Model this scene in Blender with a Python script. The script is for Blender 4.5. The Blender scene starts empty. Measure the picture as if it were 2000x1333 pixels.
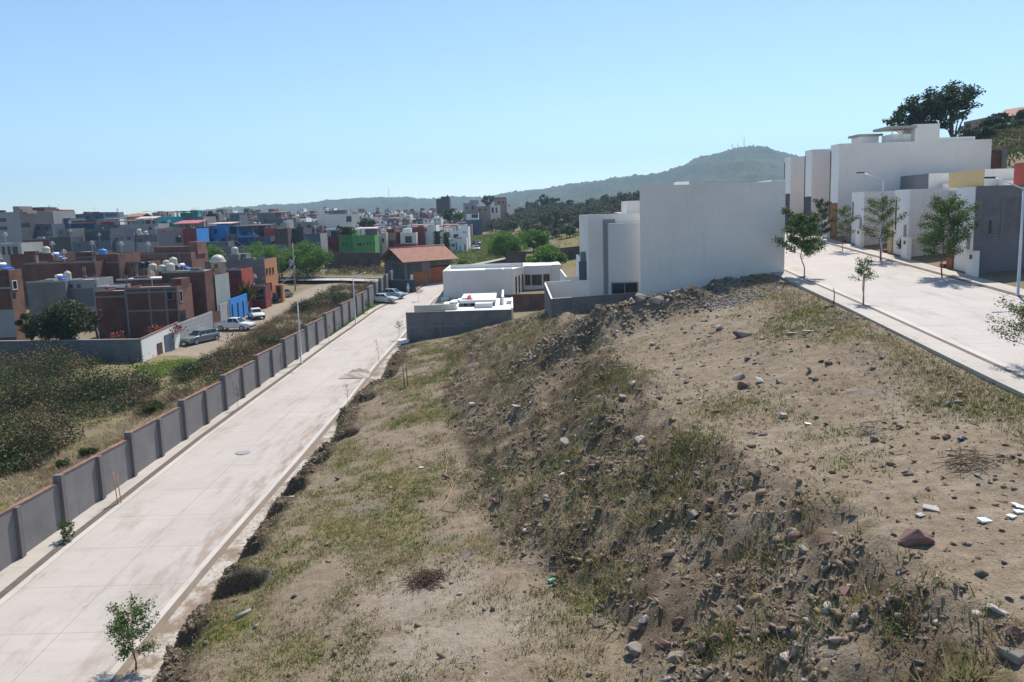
import bpy, bmesh, math, random
import numpy as np
from mathutils import Vector, Matrix
random.seed(7); rng = np.random.default_rng(7)
S = bpy.context.scene
COL = S.collection
R_ = math.radians

# ------------------------------------------------------------------ camera, sky, sun, exposure
F, PPX, PPY = 1500.0, 1000.0, 617.0            # focal length and principal point in photo pixels (2000 wide)
PITCH, ROLL = R_(7.5), math.atan(0.03)
cP, sP, cR, sR = math.cos(PITCH), math.sin(PITCH), math.cos(ROLL), math.sin(ROLL)
cam_d = bpy.data.cameras.new("camera"); cam = bpy.data.objects.new("camera", cam_d); COL.objects.link(cam)
cam_d.sensor_width = 36.0; cam_d.lens = 36.0 * F / 2000.0
cam_d.shift_y = -(666.5 - PPY) / 2000.0
cam_d.clip_start = 0.5; cam_d.clip_end = 20000.0
r0, u0, f0 = Vector((1, 0, 0)), Vector((0, sP, cP)), Vector((0, cP, -sP))
ir, iu = cR * r0 - sR * u0, sR * r0 + cR * u0
cam.matrix_world = Matrix(((ir.x, iu.x, -f0.x, 0), (ir.y, iu.y, -f0.y, 0), (ir.z, iu.z, -f0.z, 0), (0, 0, 0, 1)))
S.camera = cam

SUN_AZ, SUN_EL = R_(24), R_(57)                # azimuth from +Y towards +X
w = bpy.data.worlds.new("World"); S.world = w; w.use_nodes = True
nt = w.node_tree
sky = nt.nodes.new("ShaderNodeTexSky"); sky.sky_type = 'NISHITA'; sky.sun_disc = False
sky.sun_elevation = SUN_EL; sky.sun_rotation = SUN_AZ
sky.altitude = 1900; sky.air_density = 1.0; sky.dust_density = 1.3; sky.ozone_density = 2.0
bg = nt.nodes["Background"]; bg.inputs[1].default_value = 0.112
hsv = nt.nodes.new("ShaderNodeMix"); hsv.data_type = 'RGBA'; hsv.blend_type = 'MULTIPLY'; hsv.inputs[0].default_value = 1
hsv.inputs[7].default_value = (.97, 1.02, .99, 1)                       # the day's sky leans to cyan
nt.links.new(sky.outputs[0], hsv.inputs[6]); nt.links.new(hsv.outputs[2], bg.inputs[0])
sun_d = bpy.data.lights.new("sun", 'SUN'); sun_d.energy = 3.9; sun_d.angle = R_(0.5); sun_d.color = (1.0, 0.93, 0.82)
sun = bpy.data.objects.new("sun", sun_d); COL.objects.link(sun)
sdir = Vector((math.cos(SUN_EL) * math.sin(SUN_AZ), math.cos(SUN_EL) * math.cos(SUN_AZ), math.sin(SUN_EL)))
sun.rotation_euler = (-sdir).to_track_quat('-Z', 'Y').to_euler()
S.view_settings.view_transform = 'Standard'; S.view_settings.look = 'None'
S.view_settings.exposure = 0.66; S.view_settings.gamma = 1.0
S.cycles.max_bounces = 5; S.cycles.diffuse_bounces = 3; S.cycles.transparent_max_bounces = 4
S.cycles.volume_bounces = 0; S.cycles.use_denoising = True

# ------------------------------------------------------------------ pixel -> world helpers (photo pixels, camera at origin)
def ray(px, py):
    u = (px - PPX) / F; v = -(py - PPY) / F
    a = u * cR + v * sR; b = -u * sR + v * cR
    return (a, cP + b * sP, -sP + b * cP)
def aty(px, py, y): d = ray(px, py); t = y / d[1]; return (d[0] * t, y, d[2] * t)
def atx(px, py, x): d = ray(px, py); t = x / d[0]; return (x, d[1] * t, d[2] * t)
def atz(px, py, z): d = ray(px, py); t = z / d[2]; return (d[0] * t, d[1] * t, z)
def plane(px, py, c, s): d = ray(px, py); t = c / (d[2] - s * d[1]); return (d[0] * t, d[1] * t, d[2] * t)

# ------------------------------------------------------------------ noise
def _h(ix, iy, s):
    n = (ix * 374761393 + iy * 668265263 + s * 974711) & 0x7fffffff
    n = ((n ^ (n >> 13)) * 1274126177) & 0x7fffffff
    return ((n ^ (n >> 16)) & 0xffff) / 65535.0
def vnoise(x, y, s=0):
    x = np.asarray(x, float); y = np.asarray(y, float)
    ix = np.floor(x).astype(np.int64); iy = np.floor(y).astype(np.int64)
    fx = x - ix; fy = y - iy; fx = fx * fx * (3 - 2 * fx); fy = fy * fy * (3 - 2 * fy)
    a = _h(ix, iy, s); b = _h(ix + 1, iy, s); c = _h(ix, iy + 1, s); d = _h(ix + 1, iy + 1, s)
    return (a + (b - a) * fx) * (1 - fy) + (c + (d - c) * fx) * fy
def fbm(x, y, s=0, o=4):
    t = 0; a = .5; n = 0
    for i in range(o):
        t = t + a * vnoise(x * 2 ** i, y * 2 ** i, s + i * 17); n += a; a *= .5
    return t / n - .5

# ------------------------------------------------------------------ terrain profile
LKp = np.array([(0, -25.3), (41, -25.05), (58, -24.4), (69, -23.65), (81, -22.8), (92, -22.1), (104, -21.1), (115, -20.3), (128, -17.9), (135, -16.4), (140, -15.6), (160, -15.6)])
RKp = np.array([(0, -16.6), (30, -16.45), (39, -16.15), (53, -15.4), (67, -14.8), (80, -14.5), (94, -13.8), (123, -12.5), (142, -10.5), (160, -10.5)])
def LK(y): return np.interp(y, LKp[:, 0], LKp[:, 1])
def RK(y): return np.interp(y, RKp[:, 0], RKp[:, 1])
def XW(y): return -26.65 + .06 * (np.asarray(y, float) - 39)          # road face of the boundary wall
def ZL(y): return -19.4 + .05 * np.minimum(y, 146.0)
def ZR(y): return np.interp(y, [-50, 110, 149, 178, 220, 300, 420, 1000, 6000], [-13.2, -1.2, -.2, -7.4, -6.2, -3, .8, 3, 4])
def ZRR(y): return np.interp(y, [-50, 110, 150, 300, 1000, 6000], [-13.2, -1.2, -.2, 1, 3, 4])
AX, BX = 21.2, 31.1                                                    # kerbs of the upper road
def AXf(y): return np.interp(y, [0, 30, 45, 60, 150], [20.4, 20.7, 21.25, 21.5, 21.5])
ZGp = np.array([(0, -16.2), (30, -15.4), (43, -15.0), (80, -14.5), (100, -14.1), (120, -13.4), (140, -12.8), (160, -12.3), (180, -11), (200, -9.6), (240, -8), (300, -6), (400, -3.6), (600, -1.2), (1000, 1), (2000, 4), (6000, 4)])
def ZG(y): return np.interp(y, ZGp[:, 0], ZGp[:, 1])
T = [  # y, BTx, BTz, SBx, SBz, STx, STz
    (0, -13.6, -17.4, 4.2, -13.2, 11, -8.8), (22, -13.4, -16.6, 3.6, -13.3, 9.6, -8.8), (26, -13.4, -16.4, 2.6, -13.6, 8.9, -9.1),
    (30, -13.5, -16.2, .5, -14, 8.0, -9.5), (35, -13.8, -16.0, -1.1, -14.4, 7.0, -9.6), (40, -14.0, -15.9, -2.2, -14.5, 6.7, -9.5),
    (45, -14.0, -16.2, -3.0, -14.5, 6.7, -9.3), (50, -13.9, -15.95, -3.9, -14.3, 6.5, -9), (58, -13.5, -15.5, -5, -13.8, 6.2, -8.3),
    (59.6, -13.4, -15.4, -5.1, -13.7, 6.0, -8.5), (61.2, -13.3, -15.35, -5.2, -13.7, 5.8, -9.0), (66, -13.2, -15.1, -5.6, -13.6, 5.5, -9.3), (75, -12.9, -14.8, -6, -13.7, 4.6, -9.6), (90, -12.4, -14.6, -6, -13.8, 3, -11.6), (92.5, -12.4, -14.5, -6, -14.4, 8, -13.9),
    (110, -11, -13.6, -4, -13.6, 10, -13.2), (130, -9.5, -12.6, -3, -12.6, 12, -12.2), (150, -9, -11.9, -2, -11.6, 12, -10.6), (200, -8, -9.4, 0, -8.8, 12, -7.8),
    (300, -8, -5.8, 0, -5.2, 12, -3.8), (420, -8, -2.9, 0, -1.5, 12, .4), (700, -8, -.4, 0, 0, 12, .3), (6000, -8, 4, 0, 4, 12, 4)]
KX, KZ, KY = [], [], []
for (y, bx, bz, sx, sz, tx, tz) in T:
    zl, zr, zg = float(ZL(y)), float(ZR(y)), float(ZG(y)); xw = float(XW(min(y, 160)))
    k = float(np.interp(y, [0, 150, 250, 500, 1000, 6000], [1, 1, .45, .2, .1, .1]))
    far = y > 148; zq = float(ZRR(y))
    if far: zl = zg
    fill = max(zl + 2.15 - max(0, (y - 60)) * .045, zg) if not far else zg
    KX.append([-6000, -130, -62, -41, -30.5, xw - 1.6, xw - .28, xw - .08, float(LK(y)), float(RK(y)), bx - float(np.interp(y, [28, 36], [.55, .75])), bx, sx, tx, 19.0, 19.7, float(AXf(y)), BX, 32.9, 46, 65, 95, 180, 6000])
    KZ.append([zg + 2, zg + 2, zg + .3, zg, zg, max(zg, fill - .15), fill, zl, zl, zl, (zl + .13) if not far else bz, bz, sz, tz, min(zr - .16, float(np.interp(y, [59.7, 61.1, 90, 150, 200], [0, -9.7, -9.7, -9, zr]))), zr - .03, zr, zr, zr, zq + 1, zq + 5 * k, zq + 14 * k, zq + 30 * k, zq + 30 * k])
    KY.append(y)
KX, KZ, KY = np.array(KX), np.array(KZ), np.array(KY, float)
MOUNDS = [(15.5, 56.3, .95, 4.2, 1.9), (10.6, 54.8, 1.45, 1.9, 1.5), (7.4, 54.5, 1.75, 1.9, 1.5), (4.4, 55, 1.5, 1.8, 1.8), (1.8, 56.5, .9, 1.8, 2.4), (13, 54.3, .7, 1.5, 1.2), (1.2, 47, .7, 1.2, 3.5), (4.2, 38.5, .9, 1.2, 2.2), (7.4, 40.5, .6, .9, 1.4), (3.0, 33, .6, 1.2, 1.6), (15, 24, .35, 1.6, 2.0), (17.5, 36.5, .4, 1.0, 3.5), (14.3, 41, .3, 1.2, 3.2)]
SCOOPS = [(*plane(px, py, -19.4 + up, .05)[:2], a, rx, ry) for (px, py, up, a, rx, ry) in ((438, 1192, .6, 2.0, 1.6, .85), (475, 1110, .7, .9, 1.0, .8), (520, 1020, .6, .8, .9, .7), (560, 965, .6, 1.1, .9, .7), (664, 862, .6, 1.3, 1.1, .9), (705, 790, .6, 1.6, 1.0, 1.3), (745, 740, .6, 1.7, 1.1, 1.8), (615, 905, .6, 1.1, .9, .9), (345, 1300, .5, .8, .8, .6))]
def base_H(x, y):
    x = np.asarray(x, float); y = np.asarray(y, float)
    i = np.clip(np.searchsorted(KY, y, side='right') - 1, 0, len(KY) - 2)
    t = np.clip((y - KY[i]) / (KY[i + 1] - KY[i]), 0, 1)[:, None]
    xk = KX[i] * (1 - t) + KX[i + 1] * t; zk = KZ[i] * (1 - t) + KZ[i + 1] * t
    wob = np.where(y < 88, fbm(y * .21, y * .0 + 3.3, 55, 3) * 2.1, 0)                # ragged edge of the cut bank
    xk[:, 11] += wob; xk[:, 10] += np.clip(wob + .35 * fbm(y * .7, y * 0 + 1.7, 57, 2), -.55, 2)
    # kerbs and wall follow their own curves
    xk[:, 8] = np.where(y < 146, LK(y), xk[:, 8]); xk[:, 9] = np.where(y < 146, RK(y), xk[:, 9])
    z = np.zeros_like(x)
    zone = np.zeros(len(x), int)
    for c in range(xk.shape[1] - 1):
        m = (x >= xk[:, c]) & (x < xk[:, c + 1])
        if m.any():
            s = (x[m] - xk[m, c]) / np.maximum(xk[m, c + 1] - xk[m, c], 1e-6)
            z[m] = zk[m, c] * (1 - s) + zk[m, c + 1] * s; zone[m] = c
    return z, zone, xk
def H(x, y):
    x = np.atleast_1d(np.asarray(x, float)).ravel(); y = np.atleast_1d(np.asarray(y, float)).ravel()
    z, zone, xk = base_H(x, y)
    flat = ((zone >= 7) & (zone <= 9) & (y < 147)) | ((zone >= 15) & (zone <= 17) & (y < 150))
    near = np.clip((95 - y) / 15, 0, 1)
    d = np.clip(np.minimum(x - xk[:, 10], xk[:, 15] - x) / .6, 0, 1) * near        # inside the vacant lot
    slope = np.clip(np.minimum(x - xk[:, 12] + 1.0, xk[:, 13] + 1.2 - x) / 1.2, 0, 1) * d
    for (mx, my, a, sx, sy) in MOUNDS[:7]: slope = np.maximum(slope, d * np.clip(1.6 * np.exp(-((x - mx) / sx) ** 2 - ((y - my) / sy) ** 2) - .15, 0, 1))
    lower = d * (1 - slope) * (x < xk[:, 12]); upper = d * (1 - slope) * (x > xk[:, 13])
    for (mx, my, a, sx, sy) in MOUNDS:
        z = z + a * np.exp(-((x - mx) / sx) ** 2 - ((y - my) / sy) ** 2) * d * np.where(y < 58.4, 1, .3)
    z = z + d * (fbm(x * .22, y * .22, 3, 3) * .55) * np.clip(slope + .35, 0, 1)
    z = z + slope * (fbm(x * .8, y * .8, 11, 4) * 1.15 + np.abs(fbm(x * 1.7, y * 1.7, 21, 3)) * .55 + fbm(x * 3.4, y * 3.4, 23, 2) * .13 - .1)
    z = z + lower * (fbm(x * 1.1, y * 1.1, 31, 4) * .16) + upper * (fbm(x * 1.3, y * 1.3, 41, 4) * .14)
    # broken edge of the bank above the lower pavement
    bank = np.exp(-((x - xk[:, 11] - .2) / .9) ** 2) * near
    z = z + bank * d * (fbm(x * .8, y * .8, 51, 4) * 1.5 - .1) * (1 - np.exp(-((y - 30) / 60) ** 2) * .2)
    for (sx_, sy_, a, rx, ry) in SCOOPS: z = z - a * np.exp(-((x - sx_) / rx) ** 4 - ((y - sy_) / ry) ** 4) * d
    z = np.where((d > 0) & (y < 90), np.maximum(z, ZL(y) + .09), z)
    left = (zone <= 5) & (y < 170)
    z = z + np.where(left, fbm(x * .12, y * .12, 61, 4) * .7 * np.clip((xk[:, 5] - x + 1.2) / 3, .15, 1), 0)
    far = (~flat) & (y > 150)
    z = z + np.where(far, fbm(x * .02, y * .02, 71, 3) * np.clip((y - 150) / 100, 0, 1) * 2.0, 0)
    z = np.where(flat, z - .10, z)
    return z
def Hs(x, y): return float(H([x], [y])[0])
def hit(px, py, y0=8.0, y1=400.0):
    d = ray(px, py); ys = np.concatenate([np.arange(y0, 110, .15), np.arange(110, y1, 1.0)])
    X = d[0] / d[1] * ys; Z = d[2] / d[1] * ys
    g = H(X, ys); k = np.nonzero(Z < g)[0]
    if len(k) == 0: return (float(X[-1]), float(ys[-1]), float(g[-1]))
    k = k[0]; return (float(X[k]), float(ys[k]), float(g[k]))

# ------------------------------------------------------------------ materials
MATS = {}
def _nodes(name):
    m = bpy.data.materials.new(name); m.use_nodes = True
    t = m.node_tree; b = t.nodes["Principled BSDF"]
    return m, t, b
def N(t, typ, **kw):
    n = t.nodes.new(typ)
    for k, v in kw.items():
        if hasattr(n, k): setattr(n, k, v)
        else: n.inputs[k].default_value = v
    return n
def mixc(t, fac, a, b, mode='MIX'):
    n = t.nodes.new("ShaderNodeMix"); n.data_type = 'RGBA'; n.blend_type = mode
    for i, v in ((0, fac), (6, a), (7, b)):
        if hasattr(v, 'links'): t.links.new(v, n.inputs[i])
        elif isinstance(v, (tuple, list)): n.inputs[i].default_value = (*v, 1) if len(v) == 3 else v
        else: n.inputs[i].default_value = v
    return n.outputs[2]
def ramp(t, fac, a, b):
    n = t.nodes.new("ShaderNodeMapRange"); n.inputs[1].default_value = a; n.inputs[2].default_value = b
    t.links.new(fac, n.inputs[0]); return n.outputs[0]
def noise(t, vec, scale, detail=4, rough=.6):
    n = N(t, "ShaderNodeTexNoise"); n.inputs["Scale"].default_value = scale; n.inputs["Detail"].default_value = detail; n.inputs["Roughness"].default_value = rough
    if vec is not None: t.links.new(vec, n.inputs["Vector"])
    return n.outputs["Fac"]
def bump(t, b, h, dist, strength=1.0):
    n = N(t, "ShaderNodeBump"); n.inputs["Strength"].default_value = strength; n.inputs["Distance"].default_value = dist
    t.links.new(h, n.inputs["Height"]); t.links.new(n.outputs[0], b.inputs["Normal"])
def geo(t): return N(t, "ShaderNodeNewGeometry").outputs["Position"]
def uvn(t): return N(t, "ShaderNodeUVMap").outputs[0]
def scaled(t, vec, s):
    n = N(t, "ShaderNodeMapping"); n.inputs["Scale"].default_value = s; t.links.new(vec, n.inputs["Vector"]); return n.outputs[0]

def plaster(name, c, var=.18, rough=.85, stain=.35, sc=.35):
    """painted render: mottled, with vertical water stains"""
    if name in MATS: return MATS[name]
    m, t, b = _nodes(name); p = geo(t)
    n1 = noise(t, p, sc, 5); n2 = noise(t, p, 6, 4)
    st = noise(t, scaled(t, p, (2.2, 2.2, .12)), 1.0, 5, .65)
    d = tuple(x * (1 - var) for x in c); l = tuple(min(.95, x * (1 + var * .5)) for x in c)
    col = mixc(t, ramp(t, n1, .3, .7), d, l)
    col = mixc(t, ramp(t, n2, .35, .75), col, tuple(x * .9 for x in c))
    sf = N(t, "ShaderNodeMath", operation='MULTIPLY'); t.links.new(ramp(t, st, .55, .8), sf.inputs[0]); sf.inputs[1].default_value = stain
    col = mixc(t, sf.outputs[0], col, tuple(x * .55 for x in c))
    t.links.new(col, b.inputs["Base Color"]); b.inputs["Roughness"].default_value = rough
    bump(t, b, n2, .01, .4)
    MATS[name] = m; return m
def masonry(name, c1, c2, mortar, bw, bh, ms=.014, var=.5, patch=None):
    if name in MATS: return MATS[name]
    m, t, b = _nodes(name); uv = uvn(t); p = geo(t)
    br = N(t, "ShaderNodeTexBrick"); t.links.new(uv, br.inputs["Vector"])
    br.inputs["Color1"].default_value = (*c1, 1); br.inputs["Color2"].default_value = (*c2, 1); br.inputs["Mortar"].default_value = (*mortar, 1)
    br.inputs["Scale"].default_value = 1; br.inputs["Brick Width"].default_value = bw; br.inputs["Row Height"].default_value = bh
    br.inputs["Mortar Size"].default_value = ms; br.inputs["Mortar Smooth"].default_value = .3; br.inputs["Bias"].default_value = 0
    n1 = noise(t, p, .6, 5); n2 = noise(t, p, 3, 4)
    col = mixc(t, ramp(t, n1, .35, .7), br.outputs[0], tuple((a + e) / 2 * (1 - var) for a, e in zip(c1, c2)))
    col = mixc(t, ramp(t, n2, .56, .8), col, mortar)
    st = noise(t, scaled(t, p, (1.8, 1.8, .15)), 1.0, 5, .65)
    col = mixc(t, ramp(t, st, .55, .85), col, tuple(x * .45 for x in c1))
    t.links.new(col, b.inputs["Base Color"]); b.inputs["Roughness"].default_value = .92
    bump(t, b, br.outputs["Fac"], .01, -.6)
    MATS[name] = m; return m
def flat(name, c, rough=.6, metal=0.0, var=.1, spec=.4):
    if name in MATS: return MATS[name]
    m, t, b = _nodes(name)
    n1 = noise(t, geo(t), 1.4, 4)
    col = mixc(t, ramp(t, n1, .3, .7), tuple(x * (1 - var) for x in c), tuple(min(.98, x * (1 + var)) for x in c))
    t.links.new(col, b.inputs["Base Color"]); b.inputs["Roughness"].default_value = rough; b.inputs["Metallic"].default_value = metal
    b.inputs["Specular IOR Level"].default_value = spec
    MATS[name] = m; return m
def leafmat(name, a, b_, c=None, sc=.7, rough=.55, trans=.25):
    if name in MATS: return MATS[name]
    m, t, b = _nodes(name); g = N(t, "ShaderNodeNewGeometry")
    col = mixc(t, g.outputs["Random Per Island"], a, b_)
    n1 = noise(t, g.outputs["Position"], sc, 3)
    if c: col = mixc(t, ramp(t, n1, .48, .68), col, c)
    t.links.new(col, b.inputs["Base Color"]); b.inputs["Roughness"].default_value = rough
    b.inputs["Specular IOR Level"].default_value = .25
    tr = N(t, "ShaderNodeBsdfTranslucent"); t.links.new(col, tr.inputs[0])
    mx = N(t, "ShaderNodeMixShader"); mx.inputs[0].default_value = trans
    t.links.new(b.outputs[0], mx.inputs[1]); t.links.new(tr.outputs[0], mx.inputs[2])
    t.links.new(mx.outputs[0], t.nodes["Material Output"].inputs[0])
    MATS[name] = m; return m

M = {}
M['white'] = plaster('white_render', (.77, .735, .69), .12, stain=.32, sc=.25)
M['beige'] = plaster('bounce_warmed_white_render', (.74, .685, .64), .10, stain=.26, sc=.3)  # white render with warm ground-bounce light put into its colour
M['white2'] = plaster('bright_white_render', (.83, .82, .79), .05, stain=.06)
M['cream'] = plaster('cream_render', (.62, .56, .48), .08, stain=.15)
M['lgrey'] = plaster('light_grey_render', (.30, .30, .315), .12)
M['grey'] = plaster('grey_render', (.15, .155, .17), .15)
M['bgrey'] = plaster('blue_grey_render', (.095, .12, .17), .15)
M['recess'] = plaster('recess_grey_render', (.27, .275, .29), .12)
M['dgrey'] = plaster('dark_grey_render', (.07, .073, .085), .15)
M['navy'] = plaster('navy_render', (.02, .05, .13), .15)
M['blue'] = plaster('bright_blue_render', (.03, .24, .66), .1)
M['teal'] = plaster('teal_render', (.03, .36, .38), .1)
M['green'] = plaster('green_render', (.10, .30, .09), .12)
M['maroon'] = plaster('maroon_render', (.20, .035, .04), .12)
M['redp'] = plaster('red_render', (.38, .07, .05), .12)
M['orange'] = plaster('orange_render', (.50, .22, .10), .12)
M['terra'] = plaster('terracotta_render', (.33, .11, .065), .06, stain=.1)
M['ochre'] = plaster('ochre_render', (.52, .40, .20), .06, stain=.1)
M['lav'] = plaster('mauve_grey_render', (.22, .205, .235), .12)
M['pink'] = plaster('pinkish_render', (.32, .225, .19), .12)
M['stucco'] = plaster('grey_wall_stucco', (.215, .21, .215), .28, stain=.6, sc=.6)
M['pil'] = plaster('pilaster_stucco', (.17, .15, .15), .14, stain=.4)
M['slab'] = plaster('slab_concrete', (.36, .35, .33), .16, stain=.2)
M['roofw'] = plaster('whitewashed_roof', (.70, .70, .69), .06, stain=.05)
M['roofg'] = plaster('roof_screed', (.36, .34, .32), .2, stain=.2)
M['roofp'] = plaster('clay_red_waterproofing', (.42, .19, .14), .15, stain=.2)
M['brick'] = masonry('red_brick', (.205, .068, .040), (.13, .046, .03), (.13, .098, .08), .28, .075)
M['brick2'] = masonry('orange_brick', (.30, .115, .07), (.21, .082, .055), (.21, .165, .14), .28, .075)
M['dbrick'] = masonry('brown_brick', (.15, .085, .07), (.11, .065, .055), (.14, .115, .105), .28, .075)
M['block'] = masonry('grey_block', (.19, .185, .185), (.15, .147, .15), (.215, .21, .208), .42, .21, .02, .3)
M['lblock'] = masonry('light_block', (.42, .42, .42), (.36, .36, .37), (.30, .30, .31), .42, .21, .02, .25)
M['stone'] = masonry('dark_field_stone', (.13, .115, .105), (.07, .065, .07), (.19, .17, .15), .45, .33, .035, .3)
M['frame'] = plaster('bare_concrete_frame', (.19, .18, .185), .2, stain=.3)
M['glass'] = flat('dark_window_glass', (.018, .022, .028), .08, 0, .2, .6)
M['pane'] = flat('far_window_opening', (.035, .037, .045), .3, 0, .3)
M['metal'] = flat('galvanised_white_metal', (.62, .63, .65), .45, .2)
M['dmetal'] = flat('dark_metal', (.06, .06, .065), .5, .3)
M['wood'] = flat('brown_wood', (.17, .075, .035), .6, 0, .25)
M['gatew'] = flat('varnished_gate_wood', (.30, .115, .035), .5, 0, .2)
M['timber'] = flat('grey_weathered_timber', (.20, .16, .12), .85, 0, .25)
M['stake'] = flat('pine_stake', (.45, .25, .12), .8, 0, .2)
M['tank_w'] = flat('cream_tank_plastic', (.50, .465, .40), .5, 0, .08)
M['tank_b'] = flat('black_tank_plastic', (.02, .02, .024), .5)
M['tank_blue'] = flat('blue_tank_plastic', (.05, .20, .55), .45)
M['solar'] = flat('blue_solar_tubes', (.05, .13, .42), .25, .2)
M['brown'] = flat('rusty_brown_sheet', (.10, .05, .04), .7)
M['redsheet'] = flat('red_sheet_roof', (.38, .10, .11), .6)
M['pinksheet'] = flat('pale_pink_sheet_roof', (.55, .42, .38), .6)
M['cloth_r'] = flat('red_cloth', (.55, .06, .07), .8)
M['capbrick'] = flat('clay_cap_tile', (.215, .115, .085), .9, 0, .4)
M['gpaint'] = flat('dull_green_paint', (.06, .13, .08), .5)
M['sheet'] = flat('white_asbestos_sheet', (.6, .6, .6), .7)

# ground: soil / vegetation / rubble weights come from vertex attributes
def ground_mat():
    m, t, b = _nodes('bare_soil_and_grass'); p = geo(t)
    av = N(t, "ShaderNodeAttribute"); av.attribute_name = 'veg'
    ar = N(t, "ShaderNodeAttribute"); ar.attribute_name = 'rub'
    ap = N(t, "ShaderNodeAttribute"); ap.attribute_name = 'pale'
    n1 = noise(t, p, .35, 5); n2 = noise(t, p, 2.2, 5, .65); n3 = noise(t, p, 13, 4, .7); n4 = noise(t, p, 40, 3, .7)
    soil = mixc(t, ramp(t, n1, .3, .7), (.19, .142, .096), (.255, .20, .142))
    soil = mixc(t, ramp(t, n2, .4, .7), soil, (.295, .24, .175))
    soil = mixc(t, ramp(t, n3, .52, .72), soil, (.10, .075, .056))
    soil = mixc(t, ramp(t, n4, .62, .72), soil, (.33, .285, .24))
    pale = mixc(t, ramp(t, n2, .3, .7), (.26, .213, .163), (.34, .29, .23))
    pale = mixc(t, ramp(t, n3, .55, .75), pale, (.155, .125, .10))
    ng = noise(t, p, .16, 4); soil = mixc(t, ramp(t, ng, .58, .68), soil, mixc(t, ramp(t, n4, .4, .6), (.165, .142, .125), (.24, .215, .195)))
    pale = mixc(t, ramp(t, ng, .60, .68), pale, mixc(t, ramp(t, n4, .4, .6), (.18, .155, .135), (.27, .24, .215)))
    straw = mixc(t, ramp(t, n3, .35, .65), (.27, .215, .085), (.18, .155, .055))
    grass = mixc(t, ramp(t, n2, .45, .62), straw, (.085, .115, .028))
    rub = mixc(t, ramp(t, n3, .4, .65), (.07, .049, .031), (.175, .13, .09))
    vf = N(t, "ShaderNodeMath", operation='MULTIPLY_ADD'); t.links.new(n2, vf.inputs[0]); vf.inputs[1].default_value = .9; 
    t.links.new(av.outputs["Fac"], vf.inputs[2])
    rf = N(t, "ShaderNodeMath", operation='MULTIPLY_ADD'); t.links.new(n2, rf.inputs[0]); rf.inputs[1].default_value = .6; t.links.new(ar.outputs["Fac"], rf.inputs[2])
    pf = N(t, "ShaderNodeMath", operation='MULTIPLY_ADD'); t.links.new(n2, pf.inputs[0]); pf.inputs[1].default_value = .6; t.links.new(ap.outputs["Fac"], pf.inputs[2])
    col = mixc(t, ramp(t, pf.outputs[0], .6, 1.0), soil, pale)
    col = mixc(t, ramp(t, rf.outputs[0], .6, 1.0), col, rub)
    col = mixc(t, ramp(t, vf.outputs[0], .72, 1.15), col, grass)
    t.links.new(col, b.inputs["Base Color"]); b.inputs["Roughness"].default_value = .95; b.inputs["Specular IOR Level"].default_value = .15
    hh = N(t, "ShaderNodeMath", operation='ADD'); t.links.new(n2, hh.inputs[0]); 
    h3 = N(t, "ShaderNodeMath", operation='MULTIPLY'); t.links.new(n3, h3.inputs[0]); h3.inputs[1].default_value = .45; t.links.new(h3.outputs[0], hh.inputs[1])
    bump(t, b, hh.outputs[0], .16, .9)
    return m
M['ground'] = ground_mat()
def concrete_road(name, c, joint_y, pink=.0, joint_x=None, dirt_u=None):
    """broom-finished slabs; uv = metres across, metres along"""
    m, t, b = _nodes(name); uv = uvn(t)
    n1 = noise(t, uv, .18, 5); n2 = noise(t, scaled(t, uv, (.25, 2.2, 1)), 1.0, 5, .7); n3 = noise(t, uv, 9, 4)
    col = mixc(t, ramp(t, n1, .3, .7), tuple(x * .88 for x in c), tuple(min(.9, x * 1.08) for x in c))
    col = mixc(t, ramp(t, n2, .5, .8), col, tuple(x * .86 for x in c))
    col = mixc(t, ramp(t, n3, .6, .8), col, tuple(x * .92 for x in c))
    st = noise(t, scaled(t, uv, (.5, .13, 1)), 1.0, 6, .7)
    col = mixc(t, ramp(t, st, .52, .8), col, (c[0] * .62, c[1] * .56, c[2] * .50))
    ns = noise(t, scaled(t, uv, (1.1, .35, 1)), .6, 6, .75)
    col = mixc(t, ramp(t, ns, .60, .72), col, (c[0] * .70, c[1] * .62, c[2] * .55))
    if dirt_u:                                              # soil washed along the gutter side
        sp = N(t, "ShaderNodeSeparateXYZ"); t.links.new(uv, sp.inputs[0]); nd = noise(t, scaled(t, uv, (1.2, .28, 1)), 1.0, 6, .7)
        a_ = N(t, "ShaderNodeMath", operation='MULTIPLY'); t.links.new(ramp(t, sp.outputs[0], dirt_u[0], dirt_u[1]), a_.inputs[0]); t.links.new(ramp(t, nd, .46, .60), a_.inputs[1])
        col = mixc(t, a_.outputs[0], col, (.25, .185, .14))
    br = N(t, "ShaderNodeTexBrick"); br.offset = 0; t.links.new(uv, br.inputs["Vector"]); br.inputs["Scale"].default_value = 1
    br.inputs["Brick Width"].default_value = joint_x or 4.25; br.inputs["Row Height"].default_value = joint_y; br.inputs["Mortar Size"].default_value = .02
    jn = N(t, "ShaderNodeMath", operation='MULTIPLY'); t.links.new(br.outputs["Fac"], jn.inputs[0]); jn.inputs[1].default_value = .6
    col = mixc(t, jn.outputs[0], col, tuple(x * .42 for x in c))
    t.links.new(col, b.inputs["Base Color"]); b.inputs["Roughness"].default_value = .8
    bump(t, b, n2, .01, .3)
    return m
M['roadL'] = concrete_road('pinkish_concrete_road', (.43, .388, .358), 4.0, dirt_u=(5.6, 8.6))
M['roadR'] = concrete_road('pale_concrete_road', (.43, .392, .372), 4.0, joint_x=5.0)
M['walk'] = concrete_road('concrete_pavement', (.42, .385, .35), 2.0, joint_x=30)
M['gutter'] = concrete_road('concrete_gutter', (.49, .455, .42), 4.0, joint_x=30)
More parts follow.
